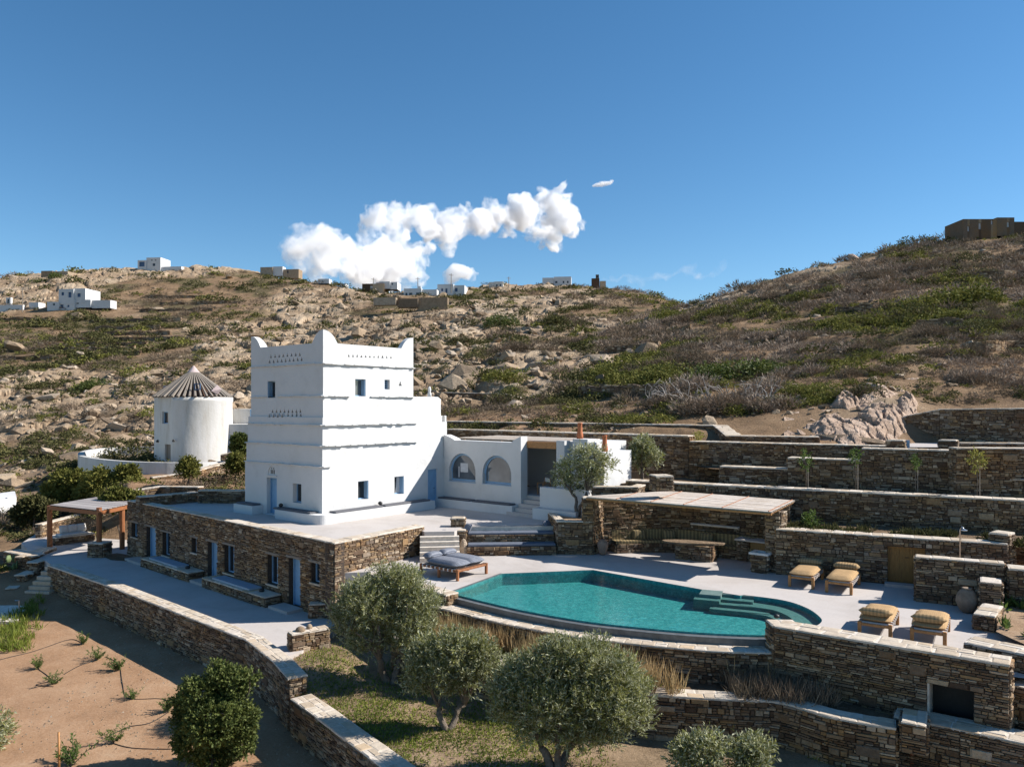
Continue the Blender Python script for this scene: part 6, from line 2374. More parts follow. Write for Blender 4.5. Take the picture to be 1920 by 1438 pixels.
tree('olive_tree', 'olive tree with an airy crown in the stone planter before the white wing', 'tree', b,
     ells_px([(1068, 880, 22), (1108, 858, 24), (1100, 890, 22), (1056, 903, 14), (1138, 876, 18), (1088, 856, 14), (1048, 890, 12), (1122, 902, 12), (1082, 905, 12), (1128, 855, 14)], b.y, gt),
     [(at_d(1072, 925, b.y), 0.10), (at_d(1100, 922, b.y), 0.09)], 620, 'olive_leaf', ln=0.15, wd=0.05, tl=0.42, seed=26)
b = at(1201, 900, 6.05)
tree('round_tree', 'small round crowned tree in front of the upper stone wall', 'tree', b,
     ells_px([(1205, 850, 24), (1190, 862, 17), (1222, 860, 17), (1205, 836, 15), (1206, 868, 18)], b.y, gt),
     [(at_d(1203, 878, b.y), 0.09)], 620, 'olive_leaf', ln=0.17, wd=0.06, tl=0.4, seed=27, up=0.8)
b = at(402, 1436, ZS)
tree('round_bush', 'big dark green rounded bush on the bare red soil', 'bush', b,
     ells_px([(380, 1300, 40), (430, 1290, 42), (405, 1345, 60), (350, 1350, 34), (455, 1345, 38), (370, 1390, 42), (430, 1390, 46), (400, 1420, 34), (455, 1395, 26), (345, 1385, 22), (410, 1268, 26), (468, 1275, 14), (340, 1320, 22)], b.y, gt),
     [(at_d(395, 1400, b.y), 0.06), (at_d(415, 1400, b.y), 0.06)], 4800, 'bush_leaf', ln=0.085, wd=0.055, tl=0.2, per=8, seed=28, up=0.25, lo=0.6)
for px, pyc, pyb, r, lab, sd in ((352, 878, 914, 17, 'young tree with a round crown on the bare earth before the windmill', 31), (443, 870, 905, 18, 'young tree half hidden by the tower\'s left edge', 32)):
    X, Y, Z = ground_at(px, pyb, 50, 75)
    tree('young_tree', lab, 'tree', (X, Y, Z), ells_px([(px, pyc, r), (px - 9, pyc + 6, r * .6), (px + 9, pyc + 5, r * .6), (px + 2, pyc - 10, r * .6)], Y, gt),
         [(at_d(px, pyc + 18, Y), 0.07)], 420, 'lush_leaf', ln=0.2, wd=0.08, seed=sd, twigs=8)
for lst, lab, sd, m_ in (([(452, 828, 13), (460, 840, 12), (446, 842, 10)], 'dark evergreen bush between the windmill annex and the tower', 33, 'bush_leaf'),
                         ([(120, 905, 30), (150, 900, 26), (95, 925, 24), (135, 930, 26)], 'broad green bush left of the hedge near the wooden pergola', 34, 'lush_leaf'),
                         ([(190, 905, 30), (165, 925, 24), (205, 930, 22)], 'broad green bush in the middle of the hedge behind the wooden pergola', 35, 'lush_leaf'),
                         ([(235, 892, 22), (250, 905, 18), (222, 908, 18)], 'green bush at the right end of the hedge below the round terrace', 36, 'lush_leaf'),
                         ([(225, 935, 18), (250, 940, 14), (205, 945, 12)], 'leafy climber beside the right post of the wooden pergola', 37, 'lush_leaf'),
                         ([(60, 950, 20), (40, 965, 16), (85, 955, 14)], 'grey green bush below the white building at the left edge', 38, 'heath_leaf')):
    d = {33: 66, 34: 58, 35: 57, 36: 57, 37: 49, 38: 54}[sd]
    px, py = lst[0][0], max(p[1] + p[2] for p in lst)
    q = at_d(px, py, d)
    zg_ = float(ground(np.array([q.x]), np.array([q.y]))[0])
    q.z = min(q.z, zg_ + 0.2) if sd != 37 else ZP
    tree('bush', lab, 'bush', q, ells_px(lst, d, gt), [(at_d(px, lst[0][1], d), 0.05)], 900, m_, ln=0.24, wd=0.13, tl=0.4, per=7, seed=sd, twigs=4, up=0.3)


# young shrubs set out on the bare soil
def young_shrub(h, g, n=16):
    t = thing('young_shrub', 'x', 'shrub', (0, 0, 0))
    mb = MB()
    P, U = [], []
    for k in range(n):
        a = g.random() * 2 * PI
        le = h * g.uniform(0.5, 1.1)
        sp_ = g.uniform(0.25, 0.95)
        pts = []
        for i in range(6):
            s = i / 5
            pts.append(Vector((math.cos(a) * le * sp_ * s, math.sin(a) * le * sp_ * s, le * (s - 0.35 * s * s * sp_))))
        mb.tube(pts, [0.009 * (1 - 0.7 * i / 5) for i in range(6)], 4)
        for i in range(26):
            s = g.uniform(0.15, 1)
            j = min(4, int(s * 5))
            q = pts[j].lerp(pts[j + 1], s * 5 - j)
            u = (pts[j + 1] - pts[j]).normalized()
            P.append(q[:])
            U.append((np.array(u) * 0.6 + g.normal(size=3) * 0.6))
    mb.build('stems', MATS['bark'], t)
    v, f = leaf_quads(np.array(P), unit(np.array(U)), g.uniform(0.07, 0.13, len(P)), 0.03, g)
    link_mesh('foliage', np_mesh('foliage', v, f, MATS['fresh_leaf']), t)
    return t


ys = [young_shrub(0.62, np.random.default_rng(s)) for s in (1, 2, 3)]
spots = [(157, 1208, 0.9, 'young shrub nearest the long wall, at the top of the soil garden'), (182, 1238, 0.95, 'young shrub second from the top on the bare soil beside the shade edge'), (222, 1258, 1.1, 'tall young shrub with two upright tufts at the shade edge'),
         (72, 1255, 0.9, 'young shrub at the left of the soil garden, farther of the two there'), (100, 1284, 0.85, 'young shrub at the left of the soil garden, nearer of the two there'), (250, 1312, 0.8, 'small bright young shrub standing alone in the middle of the soil'),
         (316, 1335, 0.9, 'young shrub just left of the big dark bush'), (213, 1392, 0.9, 'young shrub near the bottom of the soil garden'), (135, 1436, 1.35, 'lanky young shrub beside the wooden stake')]
for i, (px, py, s, lab) in enumerate(spots):
    o = ys[i] if i < 3 else copy_tree(ys[i % 3])
    o.location = at(px, py, ZS - 0.02)
    o.rotation_euler = (0, 0, i * 1.9)
    o.scale = (s, s, s)
    tag(o, lab, None, 'young shrubs in the soil garden')
b = at(-4, 1400, ZS)
tree('grey_shrub', 'grey leaved shrub cut by the left edge on the soil', 'shrub', b, ells_px([(2, 1375, 16), (-14, 1360, 18), (-5, 1390, 16)], b.y, gt), [(at_d(-4, 1385, b.y), 0.03)], 260, 'olive_leaf', seed=40, twigs=6)
p0 = at(111, 1446, ZS)
mb = MB()
mb.tube([p0, at_d(110, 1372, p0.y)], 0.03, 7)
tag(mb.build('wooden_stake', MATS['honey_wood'], None, True, p0), 'upright wooden stake in the soil at the bottom left', 'stake')
for k, (pts, lab) in enumerate((([(0, 1238), (60, 1222), (130, 1200), (157, 1208)], 'black irrigation hose running to the top shrub'), ([(72, 1255), (95, 1275), (68, 1285), (100, 1288)], 'short looped irrigation hose between the two left shrubs'),
                                ([(120, 1265), (150, 1248), (182, 1238)], 'straight irrigation hose near the shade edge'), ([(200, 1232), (222, 1245), (229, 1280), (235, 1305), (250, 1312), (300, 1310), (318, 1318)], 'winding irrigation hose through the middle of the soil'),
                                ([(316, 1335), (280, 1355), (240, 1362), (205, 1378)], 'irrigation hose curving down from the big bush'), ([(213, 1392), (250, 1402), (320, 1405)], 'irrigation hose running under the big bush'))):
    P = catmull([xy(at(x, y, ZS)) for x, y in pts], 8)
    mb = MB()
    gz = ground(np.array([p[0] for p in P]), np.array([p[1] for p in P]))
    mb.tube([(p[0], p[1], z + 0.012) for p, z in zip(P, gz)], 0.014, 5)
    tag(mb.build('irrigation_hose', MATS['rubber'], None, True, (P[0][0], P[0][1], ZS)), lab, 'hose', 'irrigation hoses on the soil')


def blades(name, pts, h, wd, mat, g, lean=0.35, kind='stuff', per=1):
    """upright blades or stalks: one narrow leaf each"""
    P = np.repeat(np.asarray(pts, float), per, 0)
    P = P + g.normal(size=P.shape) * np.array([0.05, 0.05, 0])
    U = unit(np.array([0, 0, 1.0]) + g.normal(size=P.shape) * lean)
    v, f = leaf_quads(P, U, h * g.uniform(0.5, 1.2, len(P)), wd, g)
    return tag(link_mesh(name, np_mesh(name, v, f, MATS[mat])), kind=kind)


def inside(poly, x, y):
    r = np.zeros(x.shape, bool)
    for (x0, y0), (x1, y1) in zip(poly, poly[1:] + poly[:1]):
        c = ((y0 > y) != (y1 > y)) & (x < (x1 - x0) * (y - y0) / ((y1 - y0) if y1 != y0 else 1e-9) + x0)
        r ^= c
    return r


# grass and weeds of the olive garden
g = np.random.default_rng(8)
x, y = g.uniform(-8, 9, 190000), g.uniform(13, 29, 190000)
k = inside(og, x, y)
px, py = HX + x / y * F, HY + (EYE - ZG) / y * F
m = fbm(x / 1.7, y / 1.7, 4, 91)
patch = 0.35 * smooth(0.52, 0.6, m) + 1.1 * np.exp(-((px - 700) / 130) ** 2 - ((py - 1370) / 45) ** 2) + 0.7 * np.exp(-((px - 960) / 90) ** 2 - ((py - 1370) / 60) ** 2) + 0.7 * np.exp(-((px - 620) / 50) ** 2 - ((py - 1260) / 25) ** 2)
k &= g.random(len(x)) < np.clip(patch, 0, 1) * 0.85
z_ = ZG + 0.2 * (fbm(x / 1.3, y / 1.3, 4, 50) - 0.5) + 0.45 * np.exp(-(((x + 6.6) / 2.0) ** 2 + ((y - 27.2) / 2.2) ** 2))
blades('grass', np.stack([x, y, z_], 1)[k], 0.11, 0.034, 'grass', g, 0.8)
x, y = g.uniform(-17, -3, 9000), g.uniform(13, 38, 9000)
k = g.random(len(x)) < smooth(0.4, 0.6, fbm(x / 3, y / 3, 3, 12))
V_, F_, n_ = [], [], 0
for xx, yy in zip(x[k][:3500], y[k][:3500]):
    s_ = g.uniform(0.012, 0.05)
    v = np.array([[-1, -1, -.3], [1, -1, -.3], [0, 1, -.3], [0, 0, 0.9]]) * s_ * g.uniform(0.6, 1.3, (4, 3)) + np.array([xx, yy, 0])
    V_.append(v)
    F_.append(np.array([[0, 1, 3], [1, 2, 3], [2, 0, 3]]) + n_)
    n_ += 4
V_ = np.concatenate(V_)
V_[:, 2] += np.repeat(ground(V_[::4, 0], V_[::4, 1]), 4)
tag(link_mesh('soil_pebbles', np_mesh('soil_pebbles', V_, np.concatenate(F_), MATS['boulder'])), kind='stuff')
# dry stalks in the bed below the pool
x, y = g.uniform(-2.5, 9.5, 9000), g.uniform(20.5, 28.5, 9000)
bed = l3 + [(x_, y_ + .1) for x_, y_ in l1[::-1]]
k = inside(bed, x, y)
px = HX + x / y * F
k &= g.random(len(x)) < np.clip(smooth(0.38, 0.6, fbm(x / 1.1, y / 1.1, 3, 17)) * np.where(px > 1500, 0.75, 1.0), 0, 1)
P = np.stack([x, y, np.full_like(x, 1.95)], 1)[k]
blades('dry_grass', P, 0.95, 0.026, 'straw', g, 0.2, per=12)
blades('bed_weeds', P[::3], 0.40, 0.05, 'grass', g, 0.6, per=8)
x, y = g.uniform(6, 10, 900), g.uniform(20.5, 23, 900)
k = inside(bed, x, y)
blades('dark_dry_stalks', np.stack([x, y, np.full_like(x, 1.95)], 1)[k], 0.7, 0.02, 'brown_leaf', g, 0.45, per=9)
# planting behind the yellow door and on the upper beds
x, y = g.uniform(11, 20, 2600), g.uniform(28, 35, 2600)
k = (np.abs((x - fw.o.x) * fw.n.x + (y - fw.o.y) * fw.n.y + 1.3) < 0.9) & (fbm(x / 0.8, y / 0.8, 3, 19) > 0.5)
blades('bed_plants', np.stack([x, y, np.full_like(x, 4.86)], 1)[k], 0.30, 0.06, 'heath_leaf', g, 0.7, per=10)
x, y = g.uniform(13, 22, 1600), g.uniform(18, 27, 1600)
px, py = HX + x / y * F, HY + (EYE - 3.45) / y * F
k = (px > 1880) & (py > 1010) & (py < 1200) & (fbm(x / 0.9, y / 0.9, 3, 23) > 0.5)
blades('herb_plants', np.stack([x, y, np.full_like(x, 3.45)], 1)[k], 0.35, 0.07, 'fresh_leaf', g, 0.7, per=14)
# tall grass left of the soil garden
x, y = g.uniform(-24, -14, 5000), g.uniform(25, 40, 5000)
px, py = HX + x / y * F, HY + (EYE - ZS) / y * F
k = (np.abs(px - (40 - (py - 1150) * 0.25)) < 45 * g.random(len(x))) & (py > 1130) & (py < 1225)
blades('tall_grass', np.stack([x, y, ground(x, y)], 1)[k], 0.4, 0.03, 'grass', g, 0.4, per=10)

# saplings on stakes along the stepped wall
sp_px = [(1511, 905, 853, 'sapling on a stake before the lower step of the stepped wall', 0.17), (1604, 913, 848, 'sapling on a stake at the joint of the stepped wall', 0.15), (1716, 922, 858, 'almost bare sapling on a stake before the highest step', 0.05),
         (1832, 930, 855, 'yellowing sapling on a stake before the planted bed', 0.22)]
for i, (px, pyb, pyt, lab, cr) in enumerate(sp_px):
    dd = f3.d(f3.s(px)) + 1.1
    b = at_d(px, pyb, dd)
    b.z = 6.0
    t = thing('sapling', lab, 'tree', b, 'saplings on the upper terrace')
    mb = MB()
    tp = at_d(px, pyt + 14, b.y)
    mb.tube([b, b.lerp(tp, 0.5) + Vector((0.02, 0, 0)), tp], [0.025, 0.02, 0.012], 6)
    mb.build('trunk', MATS['bark'], t, True)
    mb = MB()
    mb.tube([b + Vector((0.08, -0.05, 0)), b.lerp(tp, 0.85) + Vector((0.08, -0.05, 0))], 0.018, 5)
    mb.build('stake', MATS['weathered_wood'], t)
    gg = np.random.default_rng(60 + i)
    v, f = sprigs([((tp.x, tp.y, tp.z + 0.1), (cr, cr, cr * 1.5 + 0.1))], int(20 + 200 * cr), 6, 0.2, 0.11, 0.05, gg)
    link_mesh('crown', np_mesh('crown', v - np.array(b), f, MATS['yellow_leaf' if i == 3 else 'fresh_leaf']), t)
b = at(1522, 991, 4.86)
tree('upright_shrub', 'upright light green shrub at the left end of the bed above the wall', 'shrub', b, ells_px([(1522, 975, 6), (1521, 985, 8)], b.y, gt), [(at_d(1522, 985, b.y), 0.015)], 90, 'fresh_leaf', ln=0.1, wd=0.045, seed=70, twigs=3)
for px, py, lab in ((1118, 752 + 64, 'yellow flowering weed on the upper wall near the step'), (1310, 826, 'yellow green weed behind the step of the upper wall')):
    b = at(px, py, 8.0)
    if px < 1200: continue
    v, f = sprigs([((b.x, b.y, b.z + 0.15), (0.3, 0.2, 0.2))], 60, 6, 0.2, 0.1, 0.05, gt)
    o = link_mesh('weed', np_mesh('weed', v - np.array(b), f, MATS['yellow_leaf']), None, b)
    tag(o, lab, 'plant')
# ------------------------------------------------------------------ old windmill and its round terrace
WD = 72.0
wc = at_d(366, 862, WD)
wc.z = EYE - (868 - HY) / F * WD
K = WD / F                                             # metres per photograph pixel there
wm = thing('windmill', 'old white round windmill tower with a conical thatch ribbed roof', 'windmill', wc)
Hm = (868 - 745) * K
mb = MB()
rb = 67 * K
foot = []
for k in range(45):
    a = R(-102) + (R(170) + R(102)) * k / 44
    foot.append(Vector((67 * math.cos(a), 67 * math.sin(a), 0)) * K)
foot.append(Vector((-72, -11, 0)) * K)
prof = [(1.02, -0.5), (1.0, Hm * 0.3), (0.985, Hm * 0.92), (1.0, Hm * 0.94), (1.0, Hm), (0.9, Hm)]
n_ = len(foot)
vs_ = [wc + Vector((p.x * (q if i < n_ - 1 and i > 0 else 1), p.y * (q if i < n_ - 1 and i > 0 else 1), z)) for q, z in prof for i, p in enumerate(foot)]
mb.add(vs_, [(r_ * n_ + i, r_ * n_ + (i + 1) % n_, r_ * n_ + n_ + (i + 1) % n_, r_ * n_ + n_ + i) for r_ in range(len(prof) - 1) for i in range(n_) if i != n_ - 1] + [tuple(range((len(prof) - 1) * n_, len(prof) * n_))])
o = mb.build('wall', MATS['aged_plaster'], wm)
o.data.polygons.foreach_set('use_smooth', [abs(p.normal.z) < 0.5 for p in o.data.polygons])
qa, qb = wc + foot[-1], wc + foot[0]
ff = Face(xy(qa), qb - qa)
s9 = (qb - qa).length
mfl = dict(a=ff.s(309), b=ff.s(320), z0=ff.z(1.5, 861), z1=ff.z(1.5, 832), depth=0.25)
mwn = dict(a=ff.s(304), b=ff.s(315), z0=ff.z(1.5, 794), z1=ff.z(1.5, 772), depth=0.25)
mb = MB()
panel(mb, ff, 0, s9, wc.z - 0.5, wc.z + Hm, [mfl, mwn], 0, True)
mb.build('flat_front', MATS['aged_plaster'], wm)
door(ff, mfl, wm, 0, 'weathered_wood', 2)
window(ff, mwn, wm, 0, 'blue_paint', 'glass', (0, 0), 0.08)
for px, py in ((297, 827), (327, 826)):
    c_ = ff.P(ff.s(px), ff.z(ff.s(px), py), 0.08)
    mb = MB()
    mb.lathe(c_, [(0.0, -0.12), (0.12, -0.1), (0.13, 0.0), (0.06, 0.12)], 8)
    mb.build('wall_lamp', MATS['dark_iron'], wm)
# roof: radial poles over dark thatch, pale cap
rc_ = wc + Vector((-3 * K, 0, 0))
z0, z1 = EYE - (744 - HY) * K, EYE - (698 - HY) * K
rr0 = 66 * K
mb = MB()
mb.lathe(rc_ + Vector((0, 0, z0 - rc_.z)), [(rr0 * 0.93, 0.02), (rr0 * 0.12, z1 - z0)], 32)
mb.build('roof', MATS['dark_wood'], wm)
rr = random.Random(4)
for k in range(44):
    a = 2 * PI * k / 44
    d_ = Vector((math.cos(a), math.sin(a), 0))
    mb = MB()
    mb.tube([rc_ + d_ * rr0 * rr.uniform(0.99, 1.08) + Vector((0, 0, z0 - rc_.z - 0.02)), rc_ + d_ * rr0 * 0.13 + Vector((0, 0, z1 - rc_.z + 0.03))], [0.13, 0.05], 5)
    mb.build('roof_pole', MATS['weathered_wood'], wm)
mb = MB()
mb.lathe(rc_ + Vector((0, 0, z1 - rc_.z - 0.1)), [(rr0 * 0.19, 0), (rr0 * 0.02, 14 * K)], 16)
mb.build('roof_cap', MATS['pink_board'], wm)
mb = MB()
mb.obox(at_d(306, 741, WD - 0.5), Vector((24 * K, 0, 0)), Vector((0, 1.4, 0)), Vector((0, 0, 18 * K)))
mb.build('roof_dormer', MATS['pink_board'], wm)
mb = MB()
q = at_d(364, 731, WD - 2.6)
for dx0, dx1, dz0, dz1 in ((0, 11, 0, 1.5), (0, 11, 10, 11.5), (0, 1.5, 1.5, 10), (9.5, 11, 1.5, 10)):
    mb.obox(q + Vector((dx0 * K, 0, dz0 * K)), Vector(((dx1 - dx0) * K, 0, 0)), Vector((0, 0.1, 0)), Vector((0, 0, (dz1 - dz0) * K)))
mb.build('blue_frame', MATS['deep_blue_paint'], wm)
mb = MB()
q = at_d(396, 733, WD - 2.0)
mb.add([q, q + Vector((9 * K, 0.3, -6 * K)), q + Vector((15 * K, 0.4, 3 * K)), q + Vector((6 * K, 0.6, 11 * K)),
        q + Vector((0, .1, 0)), q + Vector((9 * K, 0.4, -6 * K)), q + Vector((15 * K, 0.5, 3 * K)), q + Vector((6 * K, 0.7, 11 * K))], [(0, 1, 2, 3), (7, 6, 5, 4), (0, 4, 5, 1), (1, 5, 6, 2), (2, 6, 7, 3), (3, 7, 4, 0)])
mb.build('loose_board', MATS['pink_board'], wm)

# flat roofed annex right of the mill
ma = thing('windmill_annex', 'plain flat roofed white rooms joined to the windmill behind the tower', 'house', at_d(455, 868, WD + 1))
mb = MB()
for x0, x1, y0, d0 in ((432, 472, 764, WD + 2), (424, 470, 796, WD - 0.4)):
    o_ = at_d(x0, 878, d0)
    mb.obox(o_, Vector(((x1 - x0) * K + 1.5, 0, 0)), Vector((0, 4, 0)), Vector((0, 0, (878 - y0) * K)))
mb.build('wall', MATS['aged_plaster'], ma)
mb = MB()
mb.obox(at_d(469, 782, WD + 1.9), Vector((0.3, 0, 0)), Vector((0, 0.09, 0)), Vector((0, 0, 15 * K)))
mb.build('window', MATS['blue_paint'], ma)

# round threshing terrace wall
rt = thing('round_terrace', 'low curved white wall of the round terrace in front of the windmill', 'wall', at_d(250, 880, WD - 4))
pts = [at_d(426, 871, 66), at_d(380, 877, 63.5), at_d(300, 877, 62.5), at_d(230, 873, 63), at_d(170, 868, 65.5), at_d(146, 862, 69), at_d(160, 853, 74.5), at_d(210, 849, 78), at_d(296, 847, 79)]
P = catmull([xy(p) for p in pts], 6)
zt_ = [EYE - ((868 - HY) / F * 64.5) + 0.05 for _ in P]
i_ = offset_path(P[::-1], 0.0)
inn = offset_path(P, -0.45)
mb = MB()
zt0 = zt_[0]
for i in range(len(P) - 1):
    a, b, c, d = P[i], P[i + 1], inn[i + 1], inn[i]
    zz0, zz1 = 3.4, zt0 + 0.012 * i
    mb.quad((a[0], a[1], zz0), (b[0], b[1], zz0), (b[0], b[1], zz1), (a[0], a[1], zz1))
    mb.quad((d[0], d[1], zz0), (d[0], d[1], zz1), (c[0], c[1], zz1), (c[0], c[1], zz0))
    mb.quad((a[0], a[1], zz1), (b[0], b[1], zz1), (c[0], c[1], zz1), (d[0], d[1], zz1))
mb.build('wall', MATS['aged_plaster'], rt)
mb = MB()
mb.sheet(inn, zt0 - 0.75)
mb.build('floor', MATS['aged_plaster'], rt)
wall('dry_wall', 'rough stone wall below the windmill on the orchard edge', [xy(at_d(286, 905, 58)), xy(at_d(360, 893, 60)), xy(at_d(420, 876, 64)), xy(at_d(470, 862, 66))], 3.2, [4.55, 4.75, 5.15, 5.5], 0.5, rows=1, nobj=60, nflag=20)
wall('dry_wall', 'low stone wall behind the terrace corner left of the young tree', [xy(at_d(228, 925, 50.5)), xy(at_d(300, 922, 52)), xy(at_d(372, 928, 50.8))], 3.2, [4.3, 4.5, 4.6], 0.45, rows=1, nobj=40, nflag=14)
wall('dry_wall', 'pale topped wall running from the windmill terrace towards the tower', [xy(at_d(415, 855, 68)), xy(at_d(474, 838, 69))], 4.0, [5.6, 6.1], 0.5, rows=1, nobj=20, nflag=8)

# ------------------------------------------------------------------ white building at the far left edge
eb = thing('edge_building', 'white flat roofed building cut off by the left edge', 'house', at_d(0, 985, 60))
fb = Face(xy(at_d(-60, 960, 55)), (0.72, 0.70))
mb = MB()
q0, q1 = at_d(-70, 1000, 57), at_d(31, 1000, 62)
e_ = Vector((q1.x - q0.x, q1.y - q0.y, 0))
zb, zt = EYE - (1000 - HY) / F * 60, EYE - (938 - HY) / F * 60
mb.obox(Vector((q0.x, q0.y, zb)), e_, Vector((-3.0, 4.5, 0)), Vector((0, 0, zt - zb)))
mb.build('wall', MATS['plaster'], eb)
mb = MB()
for t_ in (0.0, 0.35, 0.7):
    p = Vector((q0.x, q0.y, zt)) + e_ * (t_ + 0.12)
    mb.obox(p, e_ * 0.12, Vector((-0.3, 0.45, 0)), Vector((0, 0, 0.12)))
mb.build('parapet', MATS['plaster'], eb)

# ------------------------------------------------------------------ wooden pergola and stone seats on the left platform
t = thing('wooden_pergola', 'orange timber pergola with a slatted grey roof on the left platform', 'pergola', at(185, 1034, ZP))
ZR = 4.0
c1, c2, c3, c4 = at(93, 947.5, ZR), at(186, 957.5, ZR), at(262, 941, ZR), at(180, 932.5, ZR)
for k in range(16):
    u0, u1 = k / 16 + 0.003, (k + 1) / 16 - 0.006
    mb = MB()
    a, b = c1.lerp(c4, u0), c1.lerp(c4, u1)
    c, d = c2.lerp(c3, u1), c2.lerp(c3, u0)
    up = Vector((0, 0, 0.03))
    mb.add([a, d, c, b, a + up, d + up, c + up, b + up], [(3, 2, 1, 0), (4, 5, 6, 7), (0, 1, 5, 4), (1, 2, 6, 5), (2, 3, 7, 6), (3, 0, 4, 7)])
    mb.build('roof_slat', MATS['grey_slats'], t)
for a, b in ((c1, c2), (c2, c3), (c4, c3)):
    mb = MB()
    e = (b - a)
    s_ = Vector((-e.y, e.x, 0)).normalized() * 0.12
    mb.obox(a - s_ * 0.5 - Vector((0, 0, 0.24)), e, s_, Vector((0, 0, 0.20)))
    mb.build('beam', MATS['orange_wood'], t)
for i, (px, pyb, zb, lab) in enumerate(((183, 1012, ZP + 0.78, 0), (102, 1000, ZP + 0.3, 0), (222, 985, ZP + 0.6, 0))):
    p = {0: c2, 1: c1, 2: c3.lerp(c2, 0.45)}[i]
    p = p + (c4 - c2) * 0.03
    mb = MB()
    mb.tube([(p.x, p.y, zb if i == 0 else ZP), (p.x, p.y, ZR - 0.04 if i else ZR + 0.16)], 0.15, 10)
    mb.build('post', MATS['orange_wood'], t)
px_ = c2 + (c4 - c2) * 0.03
wall('stone_pedestal', 'short stone pedestal under the front post of the wooden pergola', [(px_.x - 0.45, px_.y - 0.35), (px_.x + 0.45, px_.y - 0.45)], ZP - 0.2, ZP + 0.78, 0.8, nobj=30, nflag=4, flag=0.7)
lp = [xy(at(62, 1040, ZP)), xy(at(170, 1015, ZP)), xy(at(232, 1000, ZP)), xy(at(240, 975, ZP)), xy(at(90, 985, ZP)), xy(at(40, 1018, ZP))]
mb = MB()
mb.prism(lp, 0.2, ZP - 0.012)
tag(mb.build('left_platform', MATS['deck']), kind='structure')
wall('stone_wall', 'stone wall behind the left post of the wooden pergola', [xy(at(78, 1008, ZP)), xy(at(150, 988, ZP))], ZP - 0.8, ZP + 0.85, 0.4, nobj=40, nflag=10)
ss = thing('stone_bench', 'shaded stone seat with white cushions under the wooden pergola', 'bench', at(140, 1015, ZP))
a, b = at(103, 1023, ZP), at(178, 1013, ZP)
wall('', '', [xy(a), xy(b)], ZP - 0.1, ZP + 0.45, 0.9, ss, nobj=40, nflag=10)
e = (b - a).normalized()
nn = Vector((e.y, -e.x, 0))
mb = MB()
mb.bbox((a + b) / 2 - nn * 0.45 + Vector((0, 0, 0.53)), ((b - a).length * 0.7, 0.75, 0.12), math.atan2(e.y, e.x), 0.03)
mb.build('seat_cushion', MATS['white_fabric'], ss)
for k, lab in enumerate(('white square pillow on the seat under the wooden pergola, nearest the post', 'white square pillow on the seat under the wooden pergola, in the middle', 'white square pillow on the seat under the wooden pergola, farthest from the front post')):
    mb = MB()
    mb.puff((0, 0, 0), (0.55, 0.5, 0.2), 0, 6, 6)
    o = mb.build('pillow', MATS['white_fabric'])
    o.location = a.lerp(b, 0.78 - k * 0.22) - nn * 0.7 + Vector((0, 0, 0.83))
    o.rotation_euler = (R(70), 0, math.atan2(e.y, e.x))
    tag(o, lab, 'pillow', 'white pillows on the stone seat')
# stepping walls and stair going down on the left
GL = 'stepping stone walls on the left stair'
wall('stone_wall', 'angled stone wall below the platform at the far left', [xy(at(8, 1036, 1.5)), xy(at(60, 1045, 1.5)), xy(at(105, 1028, 1.5))], -0.5, 1.55, 0.8, rows=2, nobj=70, nflag=24, group=GL)
wall('stone_wall', 'top stepping wall beside the left stair', [xy(at(52, 1053, 1.35)), xy(at(70, 1055, 1.35)), xy(at(108, 1042, 1.35))], -0.5, 1.35, 0.55, nobj=30, nflag=8, group=GL)
wall('stone_wall', 'middle stepping wall beside the left stair', [xy(at(33, 1077, 0.85)), xy(at(46, 1079, 0.85)), xy(at(72, 1068, 0.85))], -0.5, 0.85, 0.5, nobj=30, nflag=8, group=GL)
wall('stone_wall', 'lowest stepping wall beside the left stair', [xy(at(16, 1099, 0.4)), xy(at(34, 1101, 0.4)), xy(at(46, 1092, 0.4))], -0.5, 0.4, 0.5, nobj=24, nflag=6, group=GL)
sg = thing('stone_stair', 'stone stair climbing beside the long wall to the left platform', 'stairs', at(60, 1100, ZS))
for k in range(7):
    z = ZP - 0.2 * k - 0.02
    y0 = 1062 + k * 9.2
    a, b = at(84 - k * 7.6, y0, z), at(98 - k * 1.2, y0 + 1, z)
    mb = MB()
    mb.obox(Vector((a.x, a.y, z - 0.16)), b - a, Vector((0.15, 0.75, 0)), Vector((0, 0, 0.16)))
    mb.obox(Vector((a.x, a.y + 0.03, -0.4)), b - a, Vector((0.12, 0.6, 0)), Vector((0, 0, z + 0.239)))
    mb.build('step', MATS['coping_stone'], sg)
mb = MB()
lpth = [xy(at(-40, 1165, -0.06)), xy(at(30, 1170, -0.06)), xy(at(52, 1140, -0.06)), xy(at(75, 1118, -0.06)), xy(at(40, 1112, -0.06)), xy(at(-40, 1140, -0.06))]
mb.prism(lpth, -0.4, 0.03)
tag(mb.build('lower_landing', MATS['coping_mortar']), kind='structure')
p0 = at(36, 1150, 0.0)
mb = MB()
mb.tube([p0, p0 + Vector((0, 0, 0.62)), p0 + Vector((-0.2, 0, 0.63))], 0.025, 6)
tag(mb.build('path_light', MATS['steel'], None, False, p0), 'small grey angled path light on the left landing', 'lamp')
